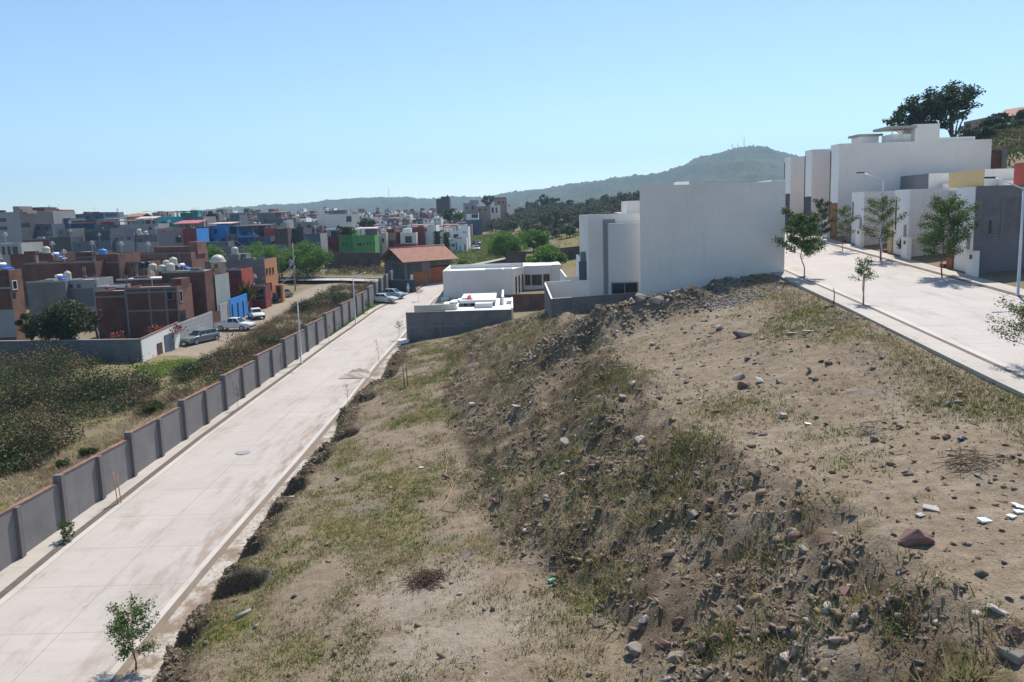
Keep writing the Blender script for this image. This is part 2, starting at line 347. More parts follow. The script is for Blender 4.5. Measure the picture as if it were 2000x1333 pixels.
def dirty_walk():
    m, t, b = _nodes('dirt_strewn_pavement'); p = geo(t); n1 = noise(t, p, .45, 6, .7); n2 = noise(t, p, 5, 4)
    col = mixc(t, ramp(t, n1, .44, .56), (.44, .40, .36), (.22, .165, .12)); col = mixc(t, ramp(t, n2, .5, .75), col, (.17, .13, .10))
    t.links.new(col, b.inputs["Base Color"]); b.inputs["Roughness"].default_value = .95; return m
M['walkd'] = dirty_walk(); M['stripd'] = plaster('brown_kerb_earth', (.21, .16, .12), .3, stain=0, sc=1.2)
M['strip'] = plaster('planting_strip_earth', (.13, .10, .085), .3, stain=0, sc=3)
M['lawn'] = plaster('lawn_turf', (.10, .19, .025), .25, stain=0, sc=2)
M['dirtroad'] = plaster('dusty_dirt_road', (.42, .36, .30), .2, stain=0, sc=.8)
M['rock'] = plaster('grey_rock', (.25, .22, .19), .35, stain=0, sc=2.5)
M['rockp'] = plaster('pale_rock', (.40, .36, .33), .3, stain=0, sc=2.5)
M['rockd'] = plaster('dark_rock', (.12, .097, .083), .35, stain=0, sc=2.5)
M['rockr'] = plaster('reddish_rock', (.20, .12, .10), .3, stain=0, sc=2.5)
M['tile'] = flat('white_ceramic', (.75, .76, .77), .3)
M['lf_a'] = leafmat('leaf_young_ash', (.048, .10, .018), (.115, .19, .045), (.07, .12, .035), 1.5)
M['lf_dark'] = leafmat('leaf_dark_shrub', (.030, .050, .014), (.095, .12, .04), (.055, .062, .022), .4)
M['lf_mesq'] = leafmat('leaf_mesquite', (.07, .17, .012), (.15, .28, .03), (.05, .12, .012), .5, trans=.38)
M['lf_grove'] = leafmat('leaf_scrub_tree', (.06, .08, .035), (.125, .14, .075), (.11, .095, .08), .12)
M['lf_euc'] = leafmat('leaf_eucalyptus', (.026, .052, .018), (.075, .115, .04), (.04, .068, .026), .3)
M['lf_dry'] = leafmat('dry_brown_brush', (.16, .10, .06), (.26, .185, .115), (.12, .085, .06), .35, .8, .2)
M['lf_olive'] = leafmat('olive_shrub', (.048, .06, .02), (.115, .118, .045), (.085, .07, .038), .4)
M['lf_straw'] = leafmat('pale_straw_grass', (.36, .28, .17), (.52, .44, .32), (.28, .20, .12), .4, .8, .25)
M['lf_green'] = leafmat('fresh_green_grass', (.085, .12, .02), (.15, .19, .045), (.19, .165, .07), .8, .7, .3)
M['lf_weed'] = leafmat('weed_green', (.026, .046, .01), (.10, .13, .03), (.12, .095, .04), .6, .7, .25)
M['lf_red'] = leafmat('bougainvillea', (.40, .01, .03), (.55, .02, .10), (.03, .06, .015), 1.2)
M['lf_lime'] = leafmat('lawn_blades', (.11, .22, .015), (.18, .31, .03), None)
M['bark'] = flat('brown_bark', (.11, .08, .06), .9, 0, .3)
M['barkr'] = flat('reddish_stem', (.20, .085, .06), .85, 0, .25)
M['twig'] = flat('dry_twig', (.13, .085, .055), .9, 0, .4)
M['twigp'] = flat('bleached_twig', (.50, .43, .33), .9, 0, .2)

# ------------------------------------------------------------------ mesh helpers
def tag(o, label=None, cat=None, group=None, kind=None):
    if label: o['label'] = label
    if cat: o['category'] = cat
    if group: o['group'] = group
    if kind: o['kind'] = kind
    return o
def thing(name, label, cat, loc=(0, 0, 0), rz=0.0, group=None):
    o = bpy.data.objects.new(name, None); COL.objects.link(o); o.location = loc; o.rotation_euler = (0, 0, rz); o.empty_display_size = .3
    return tag(o, label, cat, group)
def copy_tree(o, parent=None):
    c = o.copy(); COL.objects.link(c)
    if parent is not None: c.parent = parent
    for ch in list(o.children): copy_tree(ch, c)
    return c
class MB:
    def __init__(s): s.v = []; s.f = []; s.m = []; s.sm = []
    def poly(s, pts, mi=0, smooth=False):
        b = len(s.v); s.v += [tuple(p) for p in pts]; s.f.append(tuple(range(b, b + len(pts)))); s.m.append(mi); s.sm.append(smooth)
    def mesh(s, vs, fs, mi=0, smooth=False):
        b = len(s.v); s.v += [tuple(p) for p in vs]
        for f in fs: s.f.append(tuple(i + b for i in f)); s.m.append(mi); s.sm.append(smooth)
    def box(s, a, b, mi=0, right=None, top=None):
        (x0, y0, z0), (x1, y1, z1) = a, b
        vs = [(x0, y0, z0), (x1, y0, z0), (x1, y1, z0), (x0, y1, z0), (x0, y0, z1), (x1, y0, z1), (x1, y1, z1), (x0, y1, z1)]
        for f, k in (((0, 1, 5, 4), mi), ((1, 2, 6, 5), mi if right is None else right), ((2, 3, 7, 6), mi), ((3, 0, 4, 7), mi), ((4, 5, 6, 7), mi if top is None else top), ((3, 2, 1, 0), mi)):
            s.mesh([vs[i] for i in f], [(0, 1, 2, 3)], k)
    def prism(s, pts, z0, z1, mi=0, top=None, bottom=True):
        n = len(pts)
        for i in range(n):
            a, b = pts[i], pts[(i + 1) % n]
            s.poly([(a[0], a[1], z0), (b[0], b[1], z0), (b[0], b[1], z1), (a[0], a[1], z1)], mi)
        s.poly([(p[0], p[1], z1) for p in pts], mi if top is None else top)
        if bottom: s.poly([(p[0], p[1], z0) for p in reversed(pts)], mi)
    def tube(s, pts, rad, n=6, mi=0, cap=True):
        """rad: number or list; pts: list of 3-vectors"""
        pts = [Vector(p) for p in pts]; rs = rad if isinstance(rad, (list, tuple)) else [rad] * len(pts)
        b = len(s.v); up = None
        for i, p in enumerate(pts):
            d = (pts[min(i + 1, len(pts) - 1)] - pts[max(i - 1, 0)]).normalized()
            if up is None: up = Vector((1, 0, 0)) if abs(d.z) > .8 else Vector((0, 0, 1))
            x = d.cross(up).normalized(); y = x.cross(d).normalized(); up = y
            for k in range(n):
                a = 2 * math.pi * k / n; s.v.append(tuple(p + (x * math.cos(a) + y * math.sin(a)) * rs[i]))
        for i in range(len(pts) - 1):
            for k in range(n):
                s.f.append((b + i * n + k, b + i * n + (k + 1) % n, b + (i + 1) * n + (k + 1) % n, b + (i + 1) * n + k)); s.m.append(mi); s.sm.append(True)
        if cap:
            s.f.append(tuple(b + k for k in reversed(range(n)))); s.m.append(mi); s.sm.append(False)
            s.f.append(tuple(b + (len(pts) - 1) * n + k for k in range(n))); s.m.append(mi); s.sm.append(False)
    def lathe(s, prof, c=(0, 0, 0), n=14, mi=0):
        b = len(s.v)
        for (r, z) in prof:
            for k in range(n):
                a = 2 * math.pi * k / n; s.v.append((c[0] + r * math.cos(a), c[1] + r * math.sin(a), c[2] + z))
        for i in range(len(prof) - 1):
            for k in range(n):
                s.f.append((b + i * n + k, b + i * n + (k + 1) % n, b + (i + 1) * n + (k + 1) % n, b + (i + 1) * n + k)); s.m.append(mi); s.sm.append(True)
        s.f.append(tuple(b + (len(prof) - 1) * n + k for k in range(n))); s.m.append(mi); s.sm.append(False)
    def build(s, name, mats, parent=None, bevel=0, uvoff=(0, 0)):
        me = bpy.data.meshes.new(name); me.from_pydata(s.v, [], s.f)
        if not isinstance(mats, (list, tuple)): mats = [mats]
        for m in mats: me.materials.append(m)
        me.polygons.foreach_set('material_index', s.m); me.polygons.foreach_set('use_smooth', s.sm)
        uvl = me.uv_layers.new(name='UVMap').data
        for p in me.polygons:
            nx, ny, nz = p.normal
            if abs(nz) > .75: ax, ay = Vector((1, 0, 0)), Vector((0, 1, 0))
            else:
                ax = Vector((-ny, nx, 0)).normalized(); ay = Vector((0, 0, 1)) if abs(nz) < .2 else Vector((nx, ny, nz)).cross(ax)
            for li in p.loop_indices:
                co = me.vertices[me.loops[li].vertex_index].co; uvl[li].uv = (co.dot(ax) + uvoff[0], co.dot(ay) + uvoff[1])
        me.update()
        o = bpy.data.objects.new(name, me); COL.objects.link(o)
        if parent is not None: o.parent = parent
        if bevel:
            md = o.modifiers.new('bevel', 'BEVEL'); md.width = bevel; md.segments = 2; md.limit_method = 'ANGLE'; md.angle_limit = R_(35)
        return o
def np_mesh(name, V, Fc, mats, parent=None, mi=None, smooth=False, attrs=None, uv=None):
    me = bpy.data.meshes.new(name); V = np.asarray(V, np.float32); Fc = np.asarray(Fc, np.int32); k = Fc.shape[1]
    me.vertices.add(len(V)); me.vertices.foreach_set('co', V.ravel())
    me.loops.add(Fc.size); me.loops.foreach_set('vertex_index', Fc.ravel())
    me.polygons.add(len(Fc)); me.polygons.foreach_set('loop_start', np.arange(0, Fc.size, k, dtype=np.int32))
    if mi is not None: me.polygons.foreach_set('material_index', np.asarray(mi, np.int32))
    if smooth: me.polygons.foreach_set('use_smooth', np.ones(len(Fc), bool))
    for m in (mats if isinstance(mats, (list, tuple)) else [mats]): me.materials.append(m)
    me.update(calc_edges=True)
    if attrs:
        for n_, a in attrs.items():
            at = me.attributes.new(n_, 'FLOAT', 'POINT'); at.data.foreach_set('value', np.asarray(a, np.float32))
    if uv is not None:
        l = me.uv_layers.new(name='UVMap'); l.data.foreach_set('uv', np.asarray(uv, np.float32)[Fc.ravel()].ravel())
    o = bpy.data.objects.new(name, me); COL.objects.link(o)
    if parent is not None: o.parent = parent
    return o
def unit(n):
    v = rng.normal(size=(n, 3)); return v / np.linalg.norm(v, axis=1)[:, None]
def leaf_quads(P, size, up=.3, aspect=.5):
    """diamond leaves at points P with random attitude; returns V, F"""
    n = len(P); sz = size * rng.uniform(.6, 1.35, n)[:, None]
    d = unit(n); d[:, 2] = d[:, 2] * .7 - .1; d /= np.linalg.norm(d, axis=1)[:, None]
    q = unit(n); q[:, 2] += up; s = np.cross(d, q); s /= np.linalg.norm(s, axis=1)[:, None] + 1e-9
    a = P - d * sz * .5; c = P + d * sz * .5; b = P + s * sz * aspect * .5; e = P - s * sz * aspect * .5
    V = np.stack([a, b, c, e], 1).reshape(-1, 3); return V, np.arange(4 * n).reshape(n, 4)
def clumps(centers, radii, per, squash=.8, shell=.55):
    """points spread through clump volumes, denser near the outside"""
    out = []
    for c, r in zip(centers, radii):
        n = max(6, int(per * (r ** 2)))
        d = unit(n) * (rng.uniform(shell ** 3, 1, n) ** (1 / 3))[:, None] * r
        d[:, 2] *= squash
        d *= (1 + .25 * rng.normal(size=(n, 1)))
        out.append(d + np.asarray(c))
    return np.concatenate(out)
def blades(P, h, wd, lean=.35, nrm=None):
    """thin upright triangles rooted at P"""
    n = len(P); h = np.broadcast_to(h, (n,)) * rng.uniform(.5, 1.3, n); a = rng.uniform(0, 2 * math.pi, n)
    s = np.stack([np.cos(a), np.sin(a), np.zeros(n)], 1) * (np.broadcast_to(wd, (n,)) * .5)[:, None]
    l = rng.normal(size=(n, 3)) * lean; l[:, 2] = 1; tip = P + l * h[:, None]
    V = np.stack([P - s, P + s, tip], 1).reshape(-1, 3); return V, np.arange(3 * n).reshape(n, 3)
def pix_poly(pts):
    return np.array(pts, float)
def in_poly(x, y, P):
    P = np.asarray(P); n = len(P); r = np.zeros(len(x), bool); j = n - 1
    for i in range(n):
        c = ((P[i, 1] > y) != (P[j, 1] > y)) & (x < (P[j, 0] - P[i, 0]) * (y - P[i, 1]) / (P[j, 1] - P[i, 1] + 1e-12) + P[i, 0])
        r ^= c; j = i
    return r

# ------------------------------------------------------------------ ground sheet
def axis(parts):
    a = []
    for (lo, hi, st) in parts: a += list(np.arange(lo, hi - 1e-6, st))
    return a
gx = axis([(-130, -60, 3.0), (-60, -30, .9), (-30, -28.3, .3), (-28.3, -21.5, .14), (-21.5, -16.8, .6), (-16.8, 20.2, .14), (20.2, 22, .2), (22, 34, .8), (34, 60, 1.6), (60, 180, 4)])
neg = [-6000, -4000, -2600, -1700, -1100, -750, -520, -360, -260, -190, -150]; pos = [180, 220, 300, 420, 600, 900, 1400, 2200, 3600, 6000]
gx = np.array(neg + gx + pos)
gy = axis([(-40, 10, 5), (10, 62, .17), (62, 95, .38), (95, 160, 1.3), (160, 320, 4)])
gy = np.array([-300, -100] + gy + [320, 340, 370, 400, 450, 520, 620, 760, 950, 1250, 1700, 2400, 3400, 4700, 6500])
GX, GY = np.meshgrid(gx, gy); xx, yy = GX.ravel(), GY.ravel()
zz = H(xx, np.maximum(yy, 0))
z0_, zone, xk = base_H(xx, np.maximum(yy, 0))
lot = (zone >= 10) & (zone <= 14) & (yy < 92)
slope_m = np.clip(np.minimum(xx - xk[:, 12] + 1.2, xk[:, 13] + .6 - xx) / 1.5, 0, 1) * lot
for (mx, my, a_, sx, sy) in MOUNDS[:8]:
    slope_m = np.maximum(slope_m, lot * np.clip(1.5 * np.exp(-((xx - mx) / sx) ** 2 - ((yy - my) / sy) ** 2) - .2, 0, 1))
n_a = fbm(xx * .35, yy * .35, 81, 4); n_b = fbm(xx * .9, yy * .9, 91, 3)
lower_m = lot * (xx < xk[:, 12]) * (1 - slope_m); upper_m = lot * (xx > xk[:, 13]) * (1 - slope_m)
def patch(cx, cy, sx, sy): return np.exp(-((xx - cx) / sx) ** 2 - ((yy - cy) / sy) ** 2)
pb = hit(835, 1150); pb2 = hit(900, 1250)
scoop = np.zeros_like(xx)
for (sx_, sy_, a_, rx_, ry_) in SCOOPS: scoop = np.maximum(scoop, np.exp(-((xx - sx_) / (rx_ * 1.15)) ** 4 - ((yy - sy_) / (ry_ * 1.15)) ** 4))
veg = lower_m * (.36 + n_a * 1.3) + slope_m * (.18 + n_a * 1.2) + upper_m * (-.02 + n_a * 1.3)
veg += lot * (.35 * np.exp(-((xx - xk[:, 14] + 1.2) / 1.4) ** 2) + .25 * patch(*hit(1430, 800)[:2], 2.2, 1.6))
veg -= lower_m * (1.0 * patch(pb[0], pb[1], 2.6, 1.8) + .9 * patch(pb2[0], pb2[1], 3.0, 2.2) + .5 * patch(-2.2, 46, 1.4, 9))
left_m = (zone <= 5) & (yy < 175)
veg = np.where(left_m, .45 + n_a * .9, veg)
veg = np.where((~lot) & (~left_m), np.where((yy > 150) | (xx > 40), .55 + .9 * fbm(xx * .03, yy * .03, 5, 4), .35), veg)
bankm = lot * np.exp(-((xx - xk[:, 11] - .1) / 1.1) ** 2)
rub = slope_m * (.48 + n_b * .9) + bankm * 1.2 + lot * scoop * 1.5; veg = veg - lot * scoop * 2 - bankm * .5  # hollows coloured darker: bare brown soil plus painted shadow
pale = upper_m * (.30 + n_b * .8) + lower_m * (.9 * patch(pb[0], pb[1], 2.6, 1.7) + .9 * patch(pb2[0], pb2[1], 3.2, 2.0) + .12 + n_b * .5)
# dirt street behind the boundary wall
ds = np.exp(-((xx - (-36.3 + .6 * np.sin(yy * .05))) / 2.6) ** 4) * (yy > 84) * (yy < 152)
veg -= ds * 1.3; pale += ds * 1.0
nx, ny = len(gx), len(gy)
I = np.arange(nx * ny).reshape(ny, nx)
Fq = np.stack([I[:-1, :-1], I[:-1, 1:], I[1:, 1:], I[1:, :-1]], -1).reshape(-1, 4)
g = np_mesh('ground', np.stack([xx, yy, zz], 1), Fq, M['ground'], smooth=True, attrs={'veg': veg, 'rub': rub, 'pale': pale})
tag(g, kind='structure')

# ------------------------------------------------------------------ roads and pavements
def sheet(name, ys, xl, xr, zf, mat, across=1, kind='structure', skirt=0.0):
    V, U, Fs = [], [], []
    n = across + 1
    for y in ys:
        a, b = float(xl(y)), float(xr(y))
        for k in range(n):
            x = a + (b - a) * k / across; V.append((x, y, zf(y))); U.append((x - a, y))
    for i in range(len(ys) - 1):
        for k in range(across): Fs.append((i * n + k, i * n + k + 1, (i + 1) * n + k + 1, (i + 1) * n + k))
    if skirt:                                               # a real kerb face down both long edges and the near end
        for side in (0, across):
            b = len(V)
            for y in ys:
                x = V[ys.index(y) * n + side][0]; V.append((x, y, zf(y))); V.append((x, y, zf(y) - skirt)); U += [(0, y), (skirt, y)]
            for i in range(len(ys) - 1): Fs.append((b + 2 * i, b + 2 * i + 1, b + 2 * i + 3, b + 2 * i + 2) if side == 0 else (b + 2 * i, b + 2 * i + 2, b + 2 * i + 3, b + 2 * i + 1))
    o = np_mesh(name, V, Fs, mat, uv=U)
    if kind: o['kind'] = kind
    return o
ysL = list(np.arange(4, 147, 1.5)); ysR = list(np.arange(4, 149, 1.5))
sheet('lower_road', ysL, lambda y: LK(y) + .42, lambda y: RK(y) - .35, lambda y: float(ZL(y)), M['roadL'])
sheet('lower_gutter', ysL, lambda y: LK(y) + .02, lambda y: LK(y) + .42, lambda y: float(ZL(y)) + .012, M['gutter'])
sheet('lower_gutter', ysL, lambda y: RK(y) - .35, lambda y: RK(y), lambda y: float(ZL(y)) + .012, M['gutter'])
sheet('lower_planting_strip', ysL, lambda y: LK(y) - .34, lambda y: LK(y) + .02, lambda y: float(ZL(y)) + .03, M['strip'])
sheet('lower_planting_strip', ysL, lambda y: RK(y), lambda y: RK(y) + .42, lambda y: float(ZL(y)) + .03, M['stripd'])
ysW = [y for y in ysL if y < 96]
sheet('lower_pavement', ysW, lambda y: XW(y) - .02, lambda y: LK(y) - .34, lambda y: float(ZL(y)) + .07, M['walk'], skirt=.1)
ysW2 = [y for y in ysL if 94 < y]
sheet('lower_pavement', ysW2, lambda y: LK(y) - 1.2, lambda y: LK(y) - .34, lambda y: float(ZL(y)) + .075, M['walk'], skirt=.1)
sheet('lower_pavement', ysL, lambda y: RK(y) + .42, lambda y: RK(y) + 1.75, lambda y: float(ZL(y)) + .07, M['walkd'], skirt=.1)
sheet('lawn', ysW2, lambda y: XW(y) + .05 if y < 119 else -22.3, lambda y: LK(y) - 1.2, lambda y: float(ZL(y)) + .05, M['lawn'])
sheet('upper_road', ysR, lambda y: AXf(y) + .4, lambda y: BX - .4, lambda y: float(ZR(y)), M['roadR'])
sheet('upper_gutter', ysR, lambda y: AXf(y), lambda y: AXf(y) + .4, lambda y: float(ZR(y)) + .012, M['gutter'])
sheet('upper_gutter', ysR, lambda y: BX - .4, lambda y: BX, lambda y: float(ZR(y)) + .012, M['gutter'])
sheet('upper_planting_strip', ysR, lambda y: AXf(y) - .35, lambda y: AXf(y), lambda y: float(ZR(y)) + .03, M['strip'])
sheet('upper_planting_strip', ysR, lambda y: BX, lambda y: BX + .35, lambda y: float(ZR(y)) + .03, M['strip'])
sheet('upper_pavement', ysR, lambda y: AXf(y) - 1.5, lambda y: AXf(y) - .35, lambda y: float(ZR(y)) + .07, M['walk'], skirt=.45)
sheet('upper_pavement', ysR, lambda y: BX + .35, lambda y: BX + 1.75, lambda y: float(ZR(y)) + .07, M['walk'], skirt=.3)
# concrete lane that runs left from the gatehouse
lane = MB()
lp = [(-15.5, 147), (-22, 146.5), (-26.5, 150), (-33, 153), (-42, 155), (-60, 158)]
for (a, b) in zip(lp[:-1], lp[1:]):
    za, zb = Hs(a[0], a[1] + 2) + .25, Hs(b[0], b[1] + 2) + .25
    lane.poly([(a[0], a[1] - 2.6, za), (a[0], a[1] + 2.6, za), (b[0], b[1] + 2.6, zb), (b[0], b[1] - 2.6, zb)][::-1])
tag(lane.build('lane', M['roadR']), kind='structure')
lk = MB()
for (a, b) in zip(lp[:-1], lp[1:]):
    za, zb = Hs(a[0], a[1] + 2) + .5, Hs(b[0], b[1] + 2) + .5
    lk.poly([(a[0], a[1] + 2.6, za), (a[0], a[1] + 2.9, za), (b[0], b[1] + 2.9, zb), (b[0], b[1] + 2.6, zb)][::-1])
    lk.poly([(a[0], a[1] + 2.6, za - .4), (b[0], b[1] + 2.6, zb - .4), (b[0], b[1] + 2.6, zb), (a[0], a[1] + 2.6, za)])
tag(lk.build('lane_kerb', M['gutter']), kind='structure')
# side street among the white houses
q0, q1, q2 = atz(912, 492, -8), atz(938, 492, -7.8), atz(905, 470, -7.2)

# ------------------------------------------------------------------ buildings
def gmin(x0, x1, y0, y1):
    xs = np.linspace(x0, x1, 4); ys = np.linspace(y0, y1, 4); X, Y = np.meshgrid(xs, ys); return float(H(X.ravel(), Y.ravel()).min())
def window(parent, kind, x0, x1, z0, z1, pos, out, frame=None, sill=False):
    """kind 'f': on a wall facing -Y at y=pos; 'r': on a wall facing +X at x=pos (x0,x1 are then y); 'l': facing -X. Frame with a pane inside it."""
    def B(mb, a0, a1, c0, c1, d0, d1):
        if kind == 'f': mb.box((a0, pos - d1, c0), (a1, pos - d0, c1))
        elif kind == 'r': mb.box((pos + d0, a0, c0), (pos + d1, a1, c1))
        else: mb.box((pos - d1, a0, c0), (pos - d0, a1, c1))
    wd = max(.05, min(.12, (x1 - x0) * .1))
    if frame is None:
        mb = MB(); B(mb, x0, x1, z0, z1, .004, .03); return mb.build('window', M['pane'], parent)
    mb = MB()
    B(mb, x0, x0 + wd, z0, z1, .003, .07); B(mb, x1 - wd, x1, z0, z1, .003, .07)
    B(mb, x0 + wd, x1 - wd, z1 - wd, z1, .003, .07); B(mb, x0 + wd, x1 - wd, z0, z0 + wd, .003, .07)
    if x1 - x0 > 1.0: B(mb, (x0 + x1) / 2 - .03, (x0 + x1) / 2 + .03, z0 + wd, z1 - wd, .003, .06)
    f = mb.build('window', frame, parent)
    mb = MB(); B(mb, x0 + wd, x1 - wd, z0 + wd, z1 - wd, .004, .03); mb.build('pane', M['glass'], f)
    return f
def bld(label, px0, px1, top, D, depth, m, mr=None, wins=(), rwins=(), roof='roofg', par=.45, cols=(), rows=(), name='house', cat='house', group=None,
        frame=None, bands=(), zb=None, extras=()):
    """box-like house whose camera-facing wall spans photo pixels px0..px1 at distance D; top = pixel row of its wall head"""
    mid = (px0 + px1) / 2
    x0 = aty(px0, top + 10, D)[0]; x1 = aty(px1, top + 10, D)[0]; zt = aty(mid, top, D)[2]
    zg = zb if zb is not None else gmin(x0, x1, D, D + depth) - .4
    if zg > zt - 1: zg = zt - 2.5
    ox, oy = (x0 + x1) / 2, D + depth / 2
    root = thing(name, label, cat, (ox, oy, zg), 0, group)
    hx, hy, h = (x1 - x0) / 2, depth / 2, zt - zg
    wl = MB(); th = .18; mats = [m] + ([mr] if mr else [])
    wl.box((-hx, -hy, 0), (hx, -hy + th, h), 0, 1 if mr else 0); wl.box((-hx, hy - th, 0), (hx, hy, h), 0, 1 if mr else 0)
    wl.box((-hx, -hy + th, 0), (-hx + th, hy - th, h - .002)); wl.box((hx - th, -hy + th, 0), (hx, hy - th, h - .002), 0, 1 if mr else 0)
    wl.build('wall', mats, root, uvoff=(px0 * .37, 0))
    rf = MB(); rf.box((-hx + th, -hy + th, h - par - .15), (hx - th, hy - th, h - par)); rf.build('roof', M[roof], root)
    if not wins and D > 165 and px1 - px0 > 16:
        rr = random.Random(int(px0)); wins = [(px0 + (px1 - px0) * f, top + 5, px0 + (px1 - px0) * f + min(6, (px1 - px0) * .16), top + 11) for f in ((.18, .62) if rr.random() < .6 else (.42,))]
    def lx(px, py): return aty(px, py, D)[0] - ox
    def lz(px, py): return aty(px, py, D)[2] - zg
    for wn in wins:
        a, b, c, d = wn[:4]; z0, z1 = lz(a, d), lz(a, b)
        if z0 < .05: z0 = .05
        window(root, 'f', lx(a, b), lx(c, b), z0, z1, -hy, 0, wn[4] if len(wn) > 4 else frame)
    for wn in rwins:                                       # on the +X wall: pixel rect, depth from intersecting x = x1
        a, b, c, d = wn[:4]
        p, q = atx(a, b, x1), atx(c, d, x1); p2 = atx(c, b, x1)
        y0, y1 = sorted((p[1] - oy, p2[1] - oy)); z1 = (p[2] + p2[2]) / 2 - zg; z0 = q[2] - zg
        y0, y1 = max(y0, -hy + .1), min(y1, hy - .1)
        if y1 - y0 > .1: window(root, 'r', y0, y1, max(z0, .05), z1, hx, 0, wn[4] if len(wn) > 4 else frame)
    if cols or rows:
        fr = MB()
        for c in cols: x = lx(c, top); fr.box((max(-hx, x - .13), -hy - .02, 0), (min(hx, x + .13), -hy - .002, h - .01))
        for r in rows: z = lz(mid, r); fr.box((-hx, -hy - .024, z - .12), (hx, -hy - .004, z + .12))
        fr.build('concrete_frame', M['frame'], root)
    for (a, b, mat_) in bands:                              # painted or differently built zone of the front between two rows
        bb = MB(); bb.box((-hx, -hy - .035, max(0, lz(mid, b))), (hx, -hy - .003, lz(mid, a))); bb.build('wall_band', mat_, root)
    for ex in extras: ex(root, lx, lz, hx, hy, h)
    if D < 275:                                            # column stubs with bare reinforcing bars, stacked blocks, an aerial
        rr = random.Random(int(px0 * 31 + D * 7))
        if rr.random() < .55:
            rb = MB(); sx = rr.choice((-1, 1)) * (hx - .25); sy = rr.choice((-1, -1, 1)) * (hy - .25); rb.box((sx - .13, sy - .13, h), (sx + .13, sy + .13, h + .35))
            for k in range(4): rb.tube([(sx + (.09 if k % 2 else -.09), sy + (.09 if k > 1 else -.09), h + .3), (sx + (.09 if k % 2 else -.09) + rr.uniform(-.1, .1), sy + (.09 if k > 1 else -.09), h + 1.2 + rr.random() * .5)], .025, 4)
            rb.build('column_stub', M['frame'], root)
        if rr.random() < .4:
            rb = MB(); ax = rr.uniform(-.7, .7) * hx; rb.tube([(ax, 0, h - par), (ax, 0, h + 1.9)], .03, 4)
            for k in range(4): rb.tube([(ax - .5 + k * .06, 0, h + 1.3 + k * .16), (ax + .5 - k * .06, 0, h + 1.3 + k * .16)], .02, 4)
            rb.build('aerial', M['metal'], root)
        if rr.random() < .4 and hx > 1.5:
            rb = MB(); ax = rr.uniform(-.6, .6) * hx; w_ = rr.uniform(.5, 1.1); rb.box((ax - w_, -hy + .4, h - par), (ax + w_, -hy + 1.4, h + rr.uniform(.05, .5))); rb.build('stacked_blocks', rr.choice([M['block'], M['brick'], M['slab']]), root)
    return root
def onroof(x0, x1, z1, d0, d1, mat, nm='roof_room', z0=None, wins=()):
    """a smaller volume on the roof; x in px, z1 as px row, d0..d1 as fraction of depth"""
    def f(root, lx, lz, hx, hy, h):
        b = MB(); ya, yb = -hy + .25 + d0 * (2 * hy - .5), -hy + .25 + d1 * (2 * hy - .5)
        b.box((lx(x0, z1), ya, h - .46), (lx(x1, z1), yb, lz((x0 + x1) / 2, z1)))
        o = b.build(nm, mat, root)
        for (a, t, c, bt) in wins: window(o, 'f', lx(a, t), lx(c, t), lz(a, bt), lz(a, t), ya, 0)
    return f
def pergola(x0, x1, z1, d0, d1, mat, tilt=0.0, posts=True, nm='terrace_roof', pm='dmetal'):
    def f(root, lx, lz, hx, hy, h):
        ya, yb = -hy + .2 + d0 * (2 * hy - .4), -hy + .2 + d1 * (2 * hy - .4); zt = lz((x0 + x1) / 2, z1); a, b_ = lx(x0, z1), lx(x1, z1)
        b = MB(); t = tilt
        vs = [(a, ya, zt - t), (b_, ya, zt - t), (b_, yb, zt + t), (a, yb, zt + t)]
        b.mesh(vs + [(p[0], p[1], p[2] + .14) for p in vs], [(3, 2, 1, 0), (4, 5, 6, 7), (0, 1, 5, 4), (1, 2, 6, 5), (2, 3, 7, 6), (3, 0, 4, 7)])
        o = b.build(nm, mat, root)
        if posts:
            for (qx, qy, qz) in ((a + .15, ya + .15, zt - t), (b_ - .15, ya + .15, zt - t), (b_ - .15, yb - .15, zt + t - .01), (a + .15, yb - .15, zt + t - .01)):
                p = MB(); p.box((qx - .08, qy - .08, h - .47), (qx + .08, qy + .08, qz)); p.build('post', M[pm], o)
    return f
def gable(x0, x1, eave, ridge, mat, over=.4):
    def f(root, lx, lz, hx, hy, h):
        a, b_ = lx(x0, eave), lx(x1, eave); ze, zr = lz((x0 + x1) / 2, eave), lz((x0 + x1) / 2, ridge); b = MB()
        for s in (-1, 1):
            vs = [(a, s * (hy + over), ze), (b_, s * (hy + over), ze), (b_, 0, zr), (a, 0, zr)]
            if s > 0: vs = vs[::-1]
            b.poly([(p[0], p[1], p[2] + .1) for p in vs]); b.poly(vs[::-1])
            b.poly([(a, s * (hy + over), ze), (b_, s * (hy + over), ze), (b_, s * (hy + over), ze + .1), (a, s * (hy + over), ze + .1)][::(1 if s < 0 else -1)])
        b.build('pitched_roof', mat, root)
    return f

